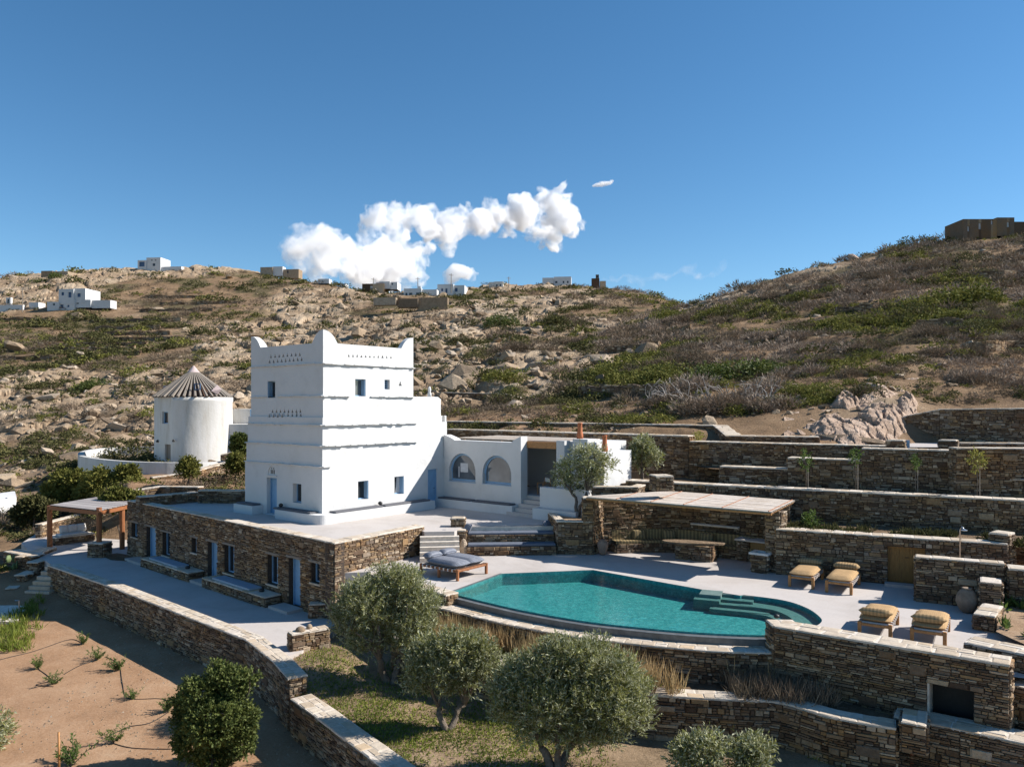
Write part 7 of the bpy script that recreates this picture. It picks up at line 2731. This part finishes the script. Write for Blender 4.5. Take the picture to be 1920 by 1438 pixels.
# prickly pear
b = at(30, 1085, 0.2)
t = thing('prickly_pear', 'pale green prickly pear beside the left stair', 'cactus', b)
gg = random.Random(5)
for k in range(9):
    mb = MB()
    c_ = b + Vector((gg.uniform(-0.5, 0.4), gg.uniform(-0.3, 0.3), 0.25 + 0.13 * k * gg.uniform(0.6, 1)))
    mb.puff(c_, (0.1, 0.3, 0.42), gg.uniform(0, PI), 4, 6, 0.5)
    mb.build('pad', MATS['cactus'], t, True)
q = at(8, 1095, 0)
tree('bush', 'rounded green bush at the left edge below the stepping walls', 'bush', q, ells_px([(10, 1085, 18), (-8, 1078, 18), (0, 1095, 16)], q.y, gt), [(at_d(5, 1088, q.y), 0.03)], 350, 'lush_leaf', ln=0.16, wd=0.08, seed=81, twigs=3)

# ------------------------------------------------------------------ houses on the ridges
def far_house(name, label, px, py, d, blocks, cat='house', rot=-0.10, group=None):
    """blocks: (x0, x1, top, bottom, mat, depth, [openings (x0,x1,y0,y1,mat)]) in pixels"""
    yb = max(b[3] for b in blocks) - 1
    xm = (min(b[0] for b in blocks) + max(b[1] for b in blocks)) / 2
    X, Y, Z = ground_at(xm, yb, 150, 322)
    if Y < 315: d = Y + 1.0
    t = thing(name, label, cat, at_d(px, py, d), group)
    tdir = (math.cos(rot), math.sin(rot))
    for i, (x0, x1, y0, y1, mat, dep, ops) in enumerate(blocks):
        o_ = at_d(x0, 0, d)
        f = Face((o_.x, o_.y + i * 0.02), tdir)
        s1 = f.s(x1)
        zt, zb = f.z(s1 / 2, y0), f.z(s1 / 2, y1) - (1.6 if y1 >= yb - 3 else 0.3)
        holes = []
        for (a0, a1, b0, b1, m_) in ops:
            holes.append(dict(a=max(0.06, f.s(a0)), b=min(s1 - 0.06, f.s(a1)), z0=f.z(s1 / 2, b1), z1=min(zt - 0.06, f.z(s1 / 2, b0)), depth=0.25, m=m_))
        mb = MB()
        panel(mb, f, 0, s1, zb, zt, holes, 0, False)
        P = [f.P(0, zb), f.P(s1, zb), f.P(s1, zb, -dep), f.P(0, zb, -dep)]
        Q = [Vector((p.x, p.y, zt)) for p in P]
        for k in (1, 2, 3):
            mb.quad(P[k], P[(k + 1) % 4], Q[(k + 1) % 4], Q[k])
        mb.quad(*[q - Vector((0, 0, 0.18)) for q in Q])
        mb.build('wall', MATS[mat], t)
        for h in holes:
            m2 = MB()
            m2.quad(f.P(h['a'], h['z0'], -0.24), f.P(h['b'], h['z0'], -0.24), f.P(h['b'], h['z1'], -0.24), f.P(h['a'], h['z1'], -0.24))
            m2.build('window', MATS[h['m']], t)
    return t


DB, GL_, WH, ST = 'deep_blue_paint', 'glass', 'plaster', 'wall_stone'
far_house('hill_house', 'white two storey house with dark blue windows on the left hillside', 140, 570, 218, [
    (110, 138, 542, 568, WH, 6, [(115, 120, 548, 554, DB), (128, 134, 548, 558, DB)]), (138.5, 160, 541, 566, WH, 7, [(145, 151, 550, 557, DB)]), (112, 140, 562, 585, WH, 3, [(113, 119, 571, 578, DB), (126, 130, 572, 576, DB)]),
    (140.5, 170, 562, 575, WH, 4, [(143, 148, 564, 570, GL_)]), (88, 111, 566, 583, WH, 3, [(99, 103, 569, 573, GL_)]), (172, 207, 563, 576, WH, 3, [])])
far_house('white_wall', 'long low white wall and chapel court at the left edge of the hill', 25, 580, 215, [(-20, 42, 572, 583, WH, 1.0, []), (54, 72, 567, 580, WH, 3, [])], 'wall')
far_house('bell_gable', 'tiny white arched bell gable on the left hillside', 15, 572, 214, [(11, 20, 558, 574, WH, 0.8, [(13.5, 17.5, 561, 569, GL_)])], 'belfry')
far_house('ridge_house', 'white house with arched windows standing on the left skyline', 280, 502, 296, [
    (258, 274, 488, 504, WH, 6, [(261, 271, 491, 500, DB)]), (274.5, 301, 483, 504, WH, 7, [(283, 286, 487, 489, GL_), (290, 293, 487, 489, GL_), (286, 291, 494, 499, GL_)]), (302, 340, 500, 504, WH, 2, [])])
far_house('stone_ruin', 'brown stone ruin on the skyline at the upper left', 100, 516, 288, [(77, 98, 508, 520, 'boulder', 5, []), (99, 127, 509, 518, 'boulder', 5, [])], 'ruin')
far_house('stone_ruin', 'low brown ruin with a white roof on the ridge left of the clouds', 520, 508, 300, [(488, 511, 501, 510, 'boulder', 5, []), (511.5, 530, 500, 510, WH, 3, []), (530.5, 560, 505, 514, 'boulder', 4, [(538, 541, 508, 512, GL_)])], 'ruin')
far_house('low_house', 'small white roof on the ridge under the big cloud', 605, 527, 280, [(596, 617, 523, 530, WH, 3, []), (637, 648, 532, 539, WH, 3, [])])
far_house('rose_house', 'brown and pinkish house with a terrace on the saddle under the cloud', 700, 543, 255, [
    (679, 720, 532, 546, ST, 5, [(694, 699, 536, 540, WH)]), (705, 718, 530, 544, 'pink_board', 4, []), (711, 731, 528, 540, WH, 5, [(716, 720, 531, 534, GL_)]), (731.5, 745, 529, 541, WH, 5, [(734, 737, 531, 534, GL_)])])
far_house('white_house', 'low white house with a colonnade left of the tall walled terrace', 790, 557, 242, [
    (757, 790, 541, 558, WH, 4, [(760, 764, 549, 555, GL_), (767, 773, 549, 555, GL_), (780, 786, 549, 555, GL_)]), (790.5, 819, 543, 556, WH, 4, [(792, 795, 548, 555, GL_)]), (783, 789, 537, 545, WH, 1, [])])
far_house('white_house', 'white cubic house with blue windows above the brown terrace wall', 845, 553, 240, [
    (820, 850, 533, 555, WH, 6, [(827, 831, 541, 546, DB), (835, 839, 541, 550, DB)]), (850.5, 871, 535, 556, WH, 6, [(853, 858, 540, 547, DB)])])
far_house('terrace_wall', 'tall brown stone wall below the two white houses', 810, 586, 236, [(784, 839, 558, 585, 'boulder', 2.0, []), (745, 783.5, 560, 574, 'boulder', 2.0, []), (700, 742, 558, 570, 'boulder', 2.0, [])], 'wall')
far_house('pale_hut', 'small pale cube hut with two dark windows on the ridge', 930, 541, 252, [(917, 926, 529, 543, 'aged_plaster', 4, []), (926.5, 943, 528, 542, 'aged_plaster', 5, [(930, 933, 533, 538, GL_), (937, 939.5, 533, 537, GL_)])])
far_house('white_house', 'white house half hidden by shrubs on the ridge right of centre', 1045, 530, 268, [
    (1017, 1038, 521, 532, WH, 5, []), (1038.5, 1071, 519, 533, WH, 5, [(1041, 1045, 527, 531, GL_), (1055, 1058, 527, 531, GL_), (1063, 1066, 527, 531, GL_)])])
t = far_house('chapel', 'tiny brown stone chapel with a bell arch on the ridge', 1118, 530, 262, [(1109, 1124, 522, 532, ST, 4, []), (1117, 1123, 515, 524, ST, 0.6, [(1118.7, 1121.3, 517, 521, GL_)]), (1124.5, 1136, 527, 533, ST, 2, [])], 'chapel')
t = far_house('stone_house', 'dark flat roofed stone house crowning the right hill', 1850, 440, 178, [
    (1806, 1869, 411, 447, ST, 7, [(1814, 1818, 424, 434, 'curtain'), (1835, 1840, 418, 430, 'curtain'), (1858, 1862, 412, 421, 'curtain')]),
    (1869.5, 1902, 408, 440, ST, 6, [(1888, 1893, 416, 426, 'curtain')]), (1902.5, 1960, 416, 436, ST, 4, [])], rot=0.0)
q = at_d(1793, 445, 179)
for px in (1793.5, 1797):
    mb = MB()
    mb.tube([at_d(px, 446, 179), at_d(px, 428, 179)], 0.13, 6)
    mb.build('porch_post', MATS['dark_wood'], t)
mb = MB()
mb.obox(at_d(1791, 428, 179), Vector((15 / F * 179, 0.8, 0.6)), Vector((0, 3, 0)), Vector((0, 0, 0.25)))
mb.build('porch_roof', MATS['dark_wood'], t)
for px, y0, y1, d, lab in ((700, 521, 548, 256, 'thin pole behind the pinkish house'), (783.5, 520, 545, 243, 'thin pole between the low white house and the cloud'), (846, 513, 540, 241, 'tallest thin pole beside the white cubic house'),
                           (42, 540, 575, 216, 'utility pole near the chapel court at the left'), (954, 519, 530, 262, 'short pole on the ridge right of the pale hut')):
    a, b = at_d(px, y1, d), at_d(px, y0, d)
    t = thing('utility_pole', lab, 'pole', a, 'poles on the ridge')
    mb = MB()
    mb.tube([a - Vector((0, 0, 1.5)), b], [0.14, 0.10], 6)
    mb.build('mast', MATS['weathered_wood'], t)
    mb = MB()
    mb.box(b - Vector((0, 0, 0.5)), (1.5, 0.12, 0.12), 0.5)
    mb.build('crossarm', MATS['weathered_wood'], t)

# dry stone walls of the old farm terraces, following the slope
def contour_wall(px0, px1, py_, lab, grp, h=1.25, drift=0.0, big=2.4):
    X, Y, Z = ground_at(px0, py_, 52, 320)
    zb = float(base_height(np.array([X]), np.array([Y]))[0])
    n = max(4, int((px1 - px0) / 16))
    path, zt = [], []
    for k in range(n + 1):
        px_ = px0 + (px1 - px0) * k / n
        z = zb + drift * k / n
        d = np.linspace(50, 330, 1400)
        zz = base_height((px_ - HX) / F * d, d)
        j = int(np.argmin(np.abs(zz - z) + 0.02 * np.abs(d - Y)))
        Y = d[j]
        path.append(((px_ - HX) / F * Y, Y + 0.5 * math.sin(px_ * 0.31)))
        zt.append(z + h + 0.18 * math.sin(px_ * 0.23) + 0.15 * math.sin(px_ * 0.61))
    wall('terrace_wall', lab, path, min(zt) - h - 1.6, zt, 0.6, nobj=0, cap=False, big=big, group=grp)


for x0, x1, y in ((165, 340, 606), (180, 300, 619), (150, 320, 629), (92, 335, 640), (75, 275, 650), (55, 250, 659), (195, 262, 667), (-20, 110, 676), (265, 390, 560), (300, 450, 572), (262, 400, 586), (-20, 90, 602)):
    contour_wall(x0, x1, y, 'old dry stone terrace wall stepping across the left hillside', 'farm terrace walls on the left hill', 0.85)
for x0, x1, y in ((1478, 1575, 553), (1598, 1722, 523), (1395, 1572, 572), (1590, 1655, 551), (1215, 1292, 632), (1135, 1232, 664), (1725, 1800, 618), (1825, 1960, 660), (1830, 1960, 520), (1570, 1650, 590), (1690, 1780, 575)):
    contour_wall(x0, x1, y, 'old dry stone terrace wall on the scrubby right hillside', 'farm terrace walls on the right hill', 0.85, 0.4, 1.5)
contour_wall(1085, 1250, 744, 'tumbled dry stone wall above the bare earth bank', 'tumbled walls', 0.9, 0.0, 1.2)
# old dry stone wall on the slope behind the tower
P = [at_d(830, 758, 76), at_d(900, 757, 75), at_d(945, 757, 74.5), at_d(976, 760, 74)]
wall('dry_wall', 'old dry stone wall on the bare slope right of the tower', [xy(p) for p in P], 9.0, [11.15, 11.05, 11.0, 10.6], 0.6, rows=1, nobj=40, nflag=20)

# ------------------------------------------------------------------ boulders and scrub of the hillsides
def hull_rock(seed, flat):
    import bmesh
    g = np.random.default_rng(seed)
    bm = bmesh.new()
    p = unit(g.normal(size=(18, 3))) * np.array([1, 0.75, flat]) * g.uniform(0.75, 1.05, (18, 1))
    for q in p: bm.verts.new(q)
    r = bmesh.ops.convex_hull(bm, input=bm.verts[:])
    bmesh.ops.delete(bm, geom=[v for v in bm.verts if not v.link_faces], context='VERTS')
    bmesh.ops.triangulate(bm, faces=bm.faces[:])
    bm.verts.index_update()
    v = np.array([q.co[:] for q in bm.verts])
    f = np.array([[a.index for a in q.verts] for q in bm.faces])
    bm.free()
    return v, f


ROCKS = [hull_rock(k, 0.4 + 0.06 * (k % 5)) for k in range(12)]
RM = [np_mesh('boulder_shape', v, f, MATS['boulder']) for v, f in ROCKS]
PM = [np_mesh('pink_boulder_shape', v, f, MATS['pink_rock']) for v, f in ROCKS]


def scatter(n, g, dlo, dhi, xlo=-100, xhi=2020):
    px = g.uniform(xlo, xhi, n)
    d = np.exp(g.uniform(math.log(dlo), math.log(dhi), n))
    x = (px - HX) / F * d
    z, rock, green, soil, cell, terr = ground(x, d, True)
    # how the land falls there, and whether the camera side is open
    z2 = base_height(x * (d - 3) / d, d - 3)
    seen = (z - EYE) / d > (z2 - EYE) / (d - 3) - 0.004
    return px, d, x, z, rock, green, soil, terr, seen


def rot_scale(v, a, b, s):
    ca, sa, cb, sb = math.cos(a), math.sin(a), math.cos(b), math.sin(b)
    m = np.array([[ca, -sa, 0], [sa, ca, 0], [0, 0, 1]]) @ np.array([[cb, 0, sb], [0, 1, 0], [-sb, 0, cb]])
    return (v * s) @ m.T


g = np.random.default_rng(77)
px, d, x, z, rock, green, soil, terr, seen = scatter(12000, g, 47, 300)
rgt = smooth(950, 1250, px)
prob = (0.12 + 0.75 * rock) * (1 - 0.15 * rgt) * (1 - 0.8 * terr) * (1 - 0.9 * soil) * (1 - 0.7 * green)
prob = np.where((d < 62) & (px > 980), 0.45, prob)
k = seen & (g.random(len(x)) < prob) & ~((d < 52) & (px > 1640)) & ~((d < 48.5) & (px < 1300)) & ~((d < 56) & (px < 1000))
size = np.clip(g.lognormal(-0.6, 0.6, len(x)), 0.15, 3.2) * (1 - 0.3 * rgt) * np.where(d < 62, 0.38, np.where(d < 75, 0.6, 1.0))
idx = np.where(k)[0]
idx = idx[np.argsort(-size[idx] / d[idx])]
V, Fc, nv = [], [], 0
for c, i in enumerate(idx):
    a, b = g.uniform(0, 2 * PI), g.normal() * 0.3 + 0.2
    s = np.array([size[i] * g.uniform(0.8, 1.5), size[i], size[i] * g.uniform(0.7, 1.15)])
    j = int(g.integers(12))
    if c < 280:
        o = link_mesh('boulder', RM[j], None, (x[i], d[i], z[i] + size[i] * 0.08))
        o.rotation_euler = (g.normal() * 0.25, b, a)
        o.scale = s
        tag(o, 'pale tan boulder lying on the rocky hillside among scrub', 'boulder', 'boulders on the hillside')
    else:
        v, f = ROCKS[j]
        V.append(rot_scale(v, a, b, s) + np.array([x[i], d[i], z[i] + size[i] * 0.06]))
        Fc.append(f + nv)
        nv += len(v)
tag(link_mesh('hillside_rubble', np_mesh('hillside_rubble', np.concatenate(V), np.concatenate(Fc), MATS['boulder'])), kind='stuff')
# the pinkish rock face above the gate and single boulders near it
for px_, py_, r, lab in ((1650, 735, 26, 'rounded pink boulder above the rock face'), (1585, 745, 22, 'pink boulder half hidden by a dry bush'), (1745, 655, 26, 'pale rock slab among dry scrub on the right slope'), (1770, 690, 18, 'small pale rock below the slab on the right slope'),
                         (1640, 715, 16, 'pale rock between dry shrubs on the right slope'), (1615, 486, 20, 'rock crag standing out of the right skyline'), (1372, 542, 15, 'flat rocks at the low end of the right ridge')):
    X, Y, Z = ground_at(px_, py_, 41, 200)
    rm = r / F * Y
    o = link_mesh('rock_outcrop', PM[int(px_) % 12], None, (X, Y + rm * 0.5, Z + rm * 0.1))
    o.scale = (rm * 1.15, rm * 0.9, rm * 1.1)
    o.rotation_euler = (0.2, 0.25, px_ * 0.7)
    tag(o, lab, 'rock', 'pinkish rocks on the right slope')
def rock_face():
    u, v = np.meshgrid(np.linspace(1470, 1725, 170), np.linspace(40.5, 56, 150))
    x = (u - HX) / F * v
    z = base_height(x, v)
    m = np.zeros_like(x)
    for cx, cd_, rx, rd in ((1600, 43.5, 75, 2.6), (1655, 45.0, 50, 3.6), (1560, 44.5, 40, 1.8), (1640, 50.5, 45, 2.4), (1700, 48.5, 24, 2.5), (1585, 49.5, 30, 1.6)):
        m = np.maximum(m, 1 - np.hypot((u - cx) / rx, (v - cd_) / rd))
    m = np.clip(m * 1.8 + (fbm(x / 1.1, v / 1.1, 4, 301) - 0.5) * 0.9, -1, 1)
    a1, b1, c1, dx, dy = worley(x / 1.5 + fbm(x, v, 3, 5), v / 1.1 + fbm(x, v, 3, 9), 303)
    a2, b2, c2, dx2, dy2 = worley(x / 0.5, v / 0.7, 305)
    h = 0.6 * np.clip(m, -0.5, 1) + 0.55 * smooth(0, 0.4, m) * (0.5 * (c1 - 0.4) - 0.35 * dx * (0.3 + c1) + 0.3 * dy - 0.35 * (1 - smooth(0, 0.15, b1 - a1)) + 0.16 * (c2 - 0.5) - 0.12 * dx2 - 0.1 * (1 - smooth(0, 0.2, b2 - a2)))
    V = np.stack([x, v, z + h - 0.12], -1).reshape(-1, 3)
    nr, nc = x.shape
    i = np.arange(nr - 1)[:, None] * nc + np.arange(nc - 1)[None, :]
    f = np.stack([i, i + 1, i + nc + 1, i + nc], -1).reshape(-1, 4)
    f = f[(m.ravel()[f].max(1) > -0.25)]
    b = np.array([V[:, 0].mean(), V[:, 1].mean(), V[:, 2].min()])
    o = link_mesh('pink_outcrop', np_mesh('pink_outcrop', V - b, f, MATS['pink_rock']), None, tuple(b))
    tag(o, 'broad jagged pinkish rock face at the foot of the right bank', 'rock')


rock_face()
gp = np.random.default_rng(31)
for k in range(16):
    px_ = 1500 + 205 * gp.random() ** 0.8
    py_ = gp.uniform(735, 822) + (8 if px_ < 1560 else 0)
    r = gp.uniform(6, 15)
    X, Y, Z = ground_at(px_, py_, 41, 75)
    rm = r / F * Y
    o = link_mesh('rock_outcrop', PM[k % 12], None, (X, Y + rm * 0.55, Z - rm * 0.05))
    o.scale = (rm * gp.uniform(1.0, 1.8), rm * gp.uniform(0.9, 1.4), rm * gp.uniform(0.5, 0.9))
    o.rotation_euler = (gp.normal() * 0.2 + 0.25, gp.uniform(0.1, 0.6), gp.normal() * 0.35)
    tag(o, 'jagged pinkish rock in the rock face above the gate', 'rock', 'rocks of the pink face')
b = at_d(1600, 826, 42)
o = link_mesh('fallen_slab', RM[3], None, (b.x, b.y, b.z))
o.scale, o.rotation_euler = (1.9, 0.7, 0.5), (0, 0.1, -0.4)
tag(o, 'long pale fallen slab at the end of the highest wall', 'rock')


def shrub_cloud(n, g, dry, fl=0.62):
    """unit dome of leaves: vertices and diamond faces"""
    th = g.uniform(0, 2 * PI, n)
    c = g.random(n)
    r = (0.45 + 0.55 * g.random(n) ** 0.5) * (1 + 0.16 * np.sin(3 * th + 1) + 0.1 * np.sin(7 * th))
    s = np.sqrt(np.maximum(0, 1 - c * c))
    p = np.stack([r * s * np.cos(th), r * s * np.sin(th), r * c * fl], 1)
    u = unit(p * (1.0 if dry else 0.6) + g.normal(size=p.shape) * (0.25 if dry else 0.6) + np.array([0, 0, 0.25]))
    k = 1.0 / math.sqrt(n)
    if dry: return leaf_quads(p * 0.8, u, 5.2 * k * g.uniform(0.5, 1.2, n), 0.62 * k, g)
    return leaf_quads(p, u, 3.2 * k * g.uniform(0.6, 1.2, n), 1.7 * k, g)


SH = {}
for m_, dry in (('heath_leaf', 0), ('lush_leaf', 0), ('brown_leaf', 1), ('dry_twig', 1)):
    SH[m_] = [np_mesh('shrub_dome', *shrub_cloud(700, np.random.default_rng(90 + q), dry), MATS[m_]) for q in range(3)]
g = np.random.default_rng(79)
px, d, x, z, rock, green, soil, terr, seen = scatter(26000, g, 50, 300)
rgt = smooth(980, 1250, px)
cl = fbm(x / 9, d / 7, 3, 55)
prob = np.clip(0.30 + 0.5 * green + 0.02 * rgt + 0.15 * terr + (cl - 0.5) * 1.3, 0, 1) * (1 - 0.42 * rock * (1 - rgt * 0.5)) * (1 - soil)
k = seen & (g.random(len(x)) < prob)
size = np.clip(g.lognormal(-0.25, 0.42, len(x)), 0.25, 2.6) * (1 + 0.35 * (d > 110)) * np.where(d < 70, 0.72, 1)
typ = fbm(x / 13, d / 10, 3, 58) + 0.08 * g.normal(size=len(x))
kind_ = np.where(rgt > 0.5, np.where(typ > 0.68, 1, np.where(typ > 0.63, 0, np.where(typ > 0.47, 2, 3))), np.where(typ > 0.46, 0, np.where(typ > 0.40, 1, 2)))
MN = ['heath_leaf', 'lush_leaf', 'brown_leaf', 'dry_twig']
idx = np.where(k)[0]
idx = idx[np.argsort(-size[idx] / d[idx])]
cnt = {0: 0, 1: 0}
acc = {m_: ([], [], 0) for m_ in MN}
LOW = {m_: [[shrub_cloud(n_, np.random.default_rng(120 + q * 7 + n_), i_ > 1) for q in range(4)] for n_ in (130, 60, 28)] for i_, m_ in enumerate(MN)}
for i in idx:
    m_ = MN[kind_[i]]
    dry = int(kind_[i] > 1)
    s = size[i]
    if cnt[dry] < (130 if not dry else 160):
        cnt[dry] += 1
        o = link_mesh('dry_shrub' if dry else 'green_shrub', SH[m_][int(g.integers(3))], None, (x[i], d[i], z[i] - 0.05))
        o.scale = (s * g.uniform(0.9, 1.4), s, s * g.uniform(0.75, 1.05))
        o.rotation_euler = (0, 0, g.uniform(0, 6.28))
        tag(o, 'brownish dry thorny shrub growing on the slope' if dry else 'low green shrub growing on the slope', 'shrub', 'dry shrubs on the slopes' if dry else 'green shrubs on the slopes')
    else:
        ppx = s / d[i] * F
        lod = 0 if ppx > 11 else 1 if ppx > 6 else 2
        v, f = LOW[m_][lod][int(g.integers(4))]
        A, B, n_ = acc[m_]
        A.append(rot_scale(v, g.uniform(0, 6.28), 0, np.array([s * 1.15, s, s * 0.9])) + np.array([x[i], d[i], z[i] - 0.05]))
        B.append(f + n_)
        acc[m_] = (A, B, n_ + len(v))
for m_, nm in zip(MN, ('low_heath', 'green_scrub', 'brown_scrub', 'thorny_scrub')):
    A, B, n_ = acc[m_]
    if A: tag(link_mesh(nm, np_mesh(nm, np.concatenate(A), np.concatenate(B), MATS[m_])), kind='stuff')


def big_shrub(px_, py_, w, h, mats, lab, seed, n=1500):
    """a wide shrub where the photograph shows one: several domes in one crown"""
    g = np.random.default_rng(seed)
    X, Y, Z = ground_at(px_, py_ + h * 0.5, 50, 300)
    t = thing('spreading_shrub', lab, 'shrub', (X, Y, Z), 'large spreading shrubs on the slopes')
    K_ = Y / F
    for m_ in mats:
        V, Fc, nv = [], [], 0
        for q in range(max(3, int(w / h * 2.5))):
            ox = g.uniform(-0.5, 0.5) * w * K_ * 0.8
            s = h * K_ * g.uniform(0.6, 1.0)
            v, f = shrub_cloud(int(n / 4), g, m_ in ('brown_leaf', 'dry_twig'), 0.85)
            sx = X + ox
            sy = Y + g.uniform(0, 0.6) * h * K_
            zz = float(ground(np.array([sx]), np.array([sy]))[0])
            V.append(v * np.array([s * 1.25, s, s]) + np.array([ox, sy - Y, zz - Z - 0.1]))
            Fc.append(f + nv)
            nv += len(v)
        link_mesh('crown', np_mesh('crown', np.concatenate(V), np.concatenate(Fc), MATS[m_]), t)
    return t


for i, (px_, py_, w, h, mats, lab) in enumerate((
        (1815, 550, 140, 46, ('lush_leaf',), 'large bright green shrub on the upper right slope'), (1330, 585, 70, 30, ('lush_leaf',), 'dark green shrub at the left foot of the right hill'), (1520, 548, 120, 22, ('lush_leaf',), 'long flat green shrub near the right skyline'),
        (1285, 640, 100, 24, ('lush_leaf',), 'bright green mat shrub on the middle slope'), (940, 598, 54, 30, ('bush_leaf',), 'round dark evergreen shrub on the scree below the ridge'), (940, 716, 76, 34, ('lush_leaf',), 'green bush above the old wall right of the tower'),
        (1120, 632, 60, 16, ('lush_leaf',), 'yellow green mat shrub in the middle of the slope'), (1170, 668, 70, 18, ('lush_leaf',), 'light green mat below the scrub, left of the big lentisk'), (1060, 605, 90, 18, ('heath_leaf',), 'dull green mat shrub right of the scree'),
        (1370, 690, 180, 40, ('bush_leaf',), 'wide dark lentisk shrub over the earth bank'), (1230, 702, 70, 34, ('lush_leaf',), 'green left part of the thicket over the earth bank'), (1300, 715, 110, 46, ('dry_twig',), 'grey tangle of dead branches in front of the lentisk'),
        (1345, 752, 190, 46, ('dry_twig', 'brown_leaf'), 'dark dry undergrowth spilling down the earth bank below the lentisk'), (1250, 745, 110, 34, ('brown_leaf',), 'dark undergrowth at the left end of the lentisk thicket'), (1455, 760, 90, 36, ('brown_leaf', 'dry_twig'), 'dry undergrowth between the lentisk and the pink rocks'),
        (1500, 690, 110, 30, ('dry_twig',), 'greyish thorny thicket right of the lentisk'), (1640, 690, 110, 28, ('brown_leaf',), 'brown thorny thicket above the pink boulder'), (1830, 700, 130, 34, ('dry_twig',), 'pale dry thicket above the dark retaining wall'), (980, 660, 150, 26, ('brown_leaf',), 'long grey brown thicket on the middle slope'), (1860, 590, 110, 24, ('brown_leaf',), 'brown thicket at the right edge of the slope'),
        (1420, 720, 80, 40, ('dry_twig',), 'grey brown dry bush right of the lentisk'), (1605, 755, 90, 36, ('brown_leaf', 'heath_leaf'), 'grey green dry bush on top of the pink rock face'), (1560, 665, 110, 30, ('brown_leaf',), 'dark brown thorny thicket in the middle of the right slope'),
        (1030, 700, 70, 26, ('dry_twig',), 'pale dry thicket right of the green bush'), (1750, 620, 100, 28, ('brown_leaf',), 'brown thorny thicket below the large bright green shrub'), (85, 520, 60, 14, ('bush_leaf',), 'dark shrubs beside the ruin on the left skyline'),
        (172, 712, 60, 26, ('bush_leaf',), 'dark green shrub among the rocks of the left hill'), (60, 715, 70, 22, ('heath_leaf',), 'low green shrub at the left edge of the hill'), (500, 700, 60, 20, ('heath_leaf',), 'green shrub right of the windmill roof'))):
    big_shrub(px_, py_, w, h, mats, lab, 200 + i)
# dead branches under the thicket
g = np.random.default_rng(5)
for k in range(7):
    px_ = 1215 + k * 38
    X, Y, Z = ground_at(px_, 755, 50, 120)
    mb = MB()
    for j in range(9):
        a = g.uniform(-1.2, 1.2)
        L_ = g.uniform(1.2, 2.6)
        limb(mb, (X, Y, Z - 0.1), (X + math.sin(a) * L_, Y - g.uniform(0.0, 0.8), Z + abs(math.cos(a)) * L_ * 0.75), 0.05, 0.012, g, 0.5, 5, 4)
    tag(mb.build('dead_branches', MATS['dead_branch'], None, True, (X, Y, Z)), 'bare grey branches of the dead thicket over the earth bank', 'branch', 'bare branches under the lentisk')
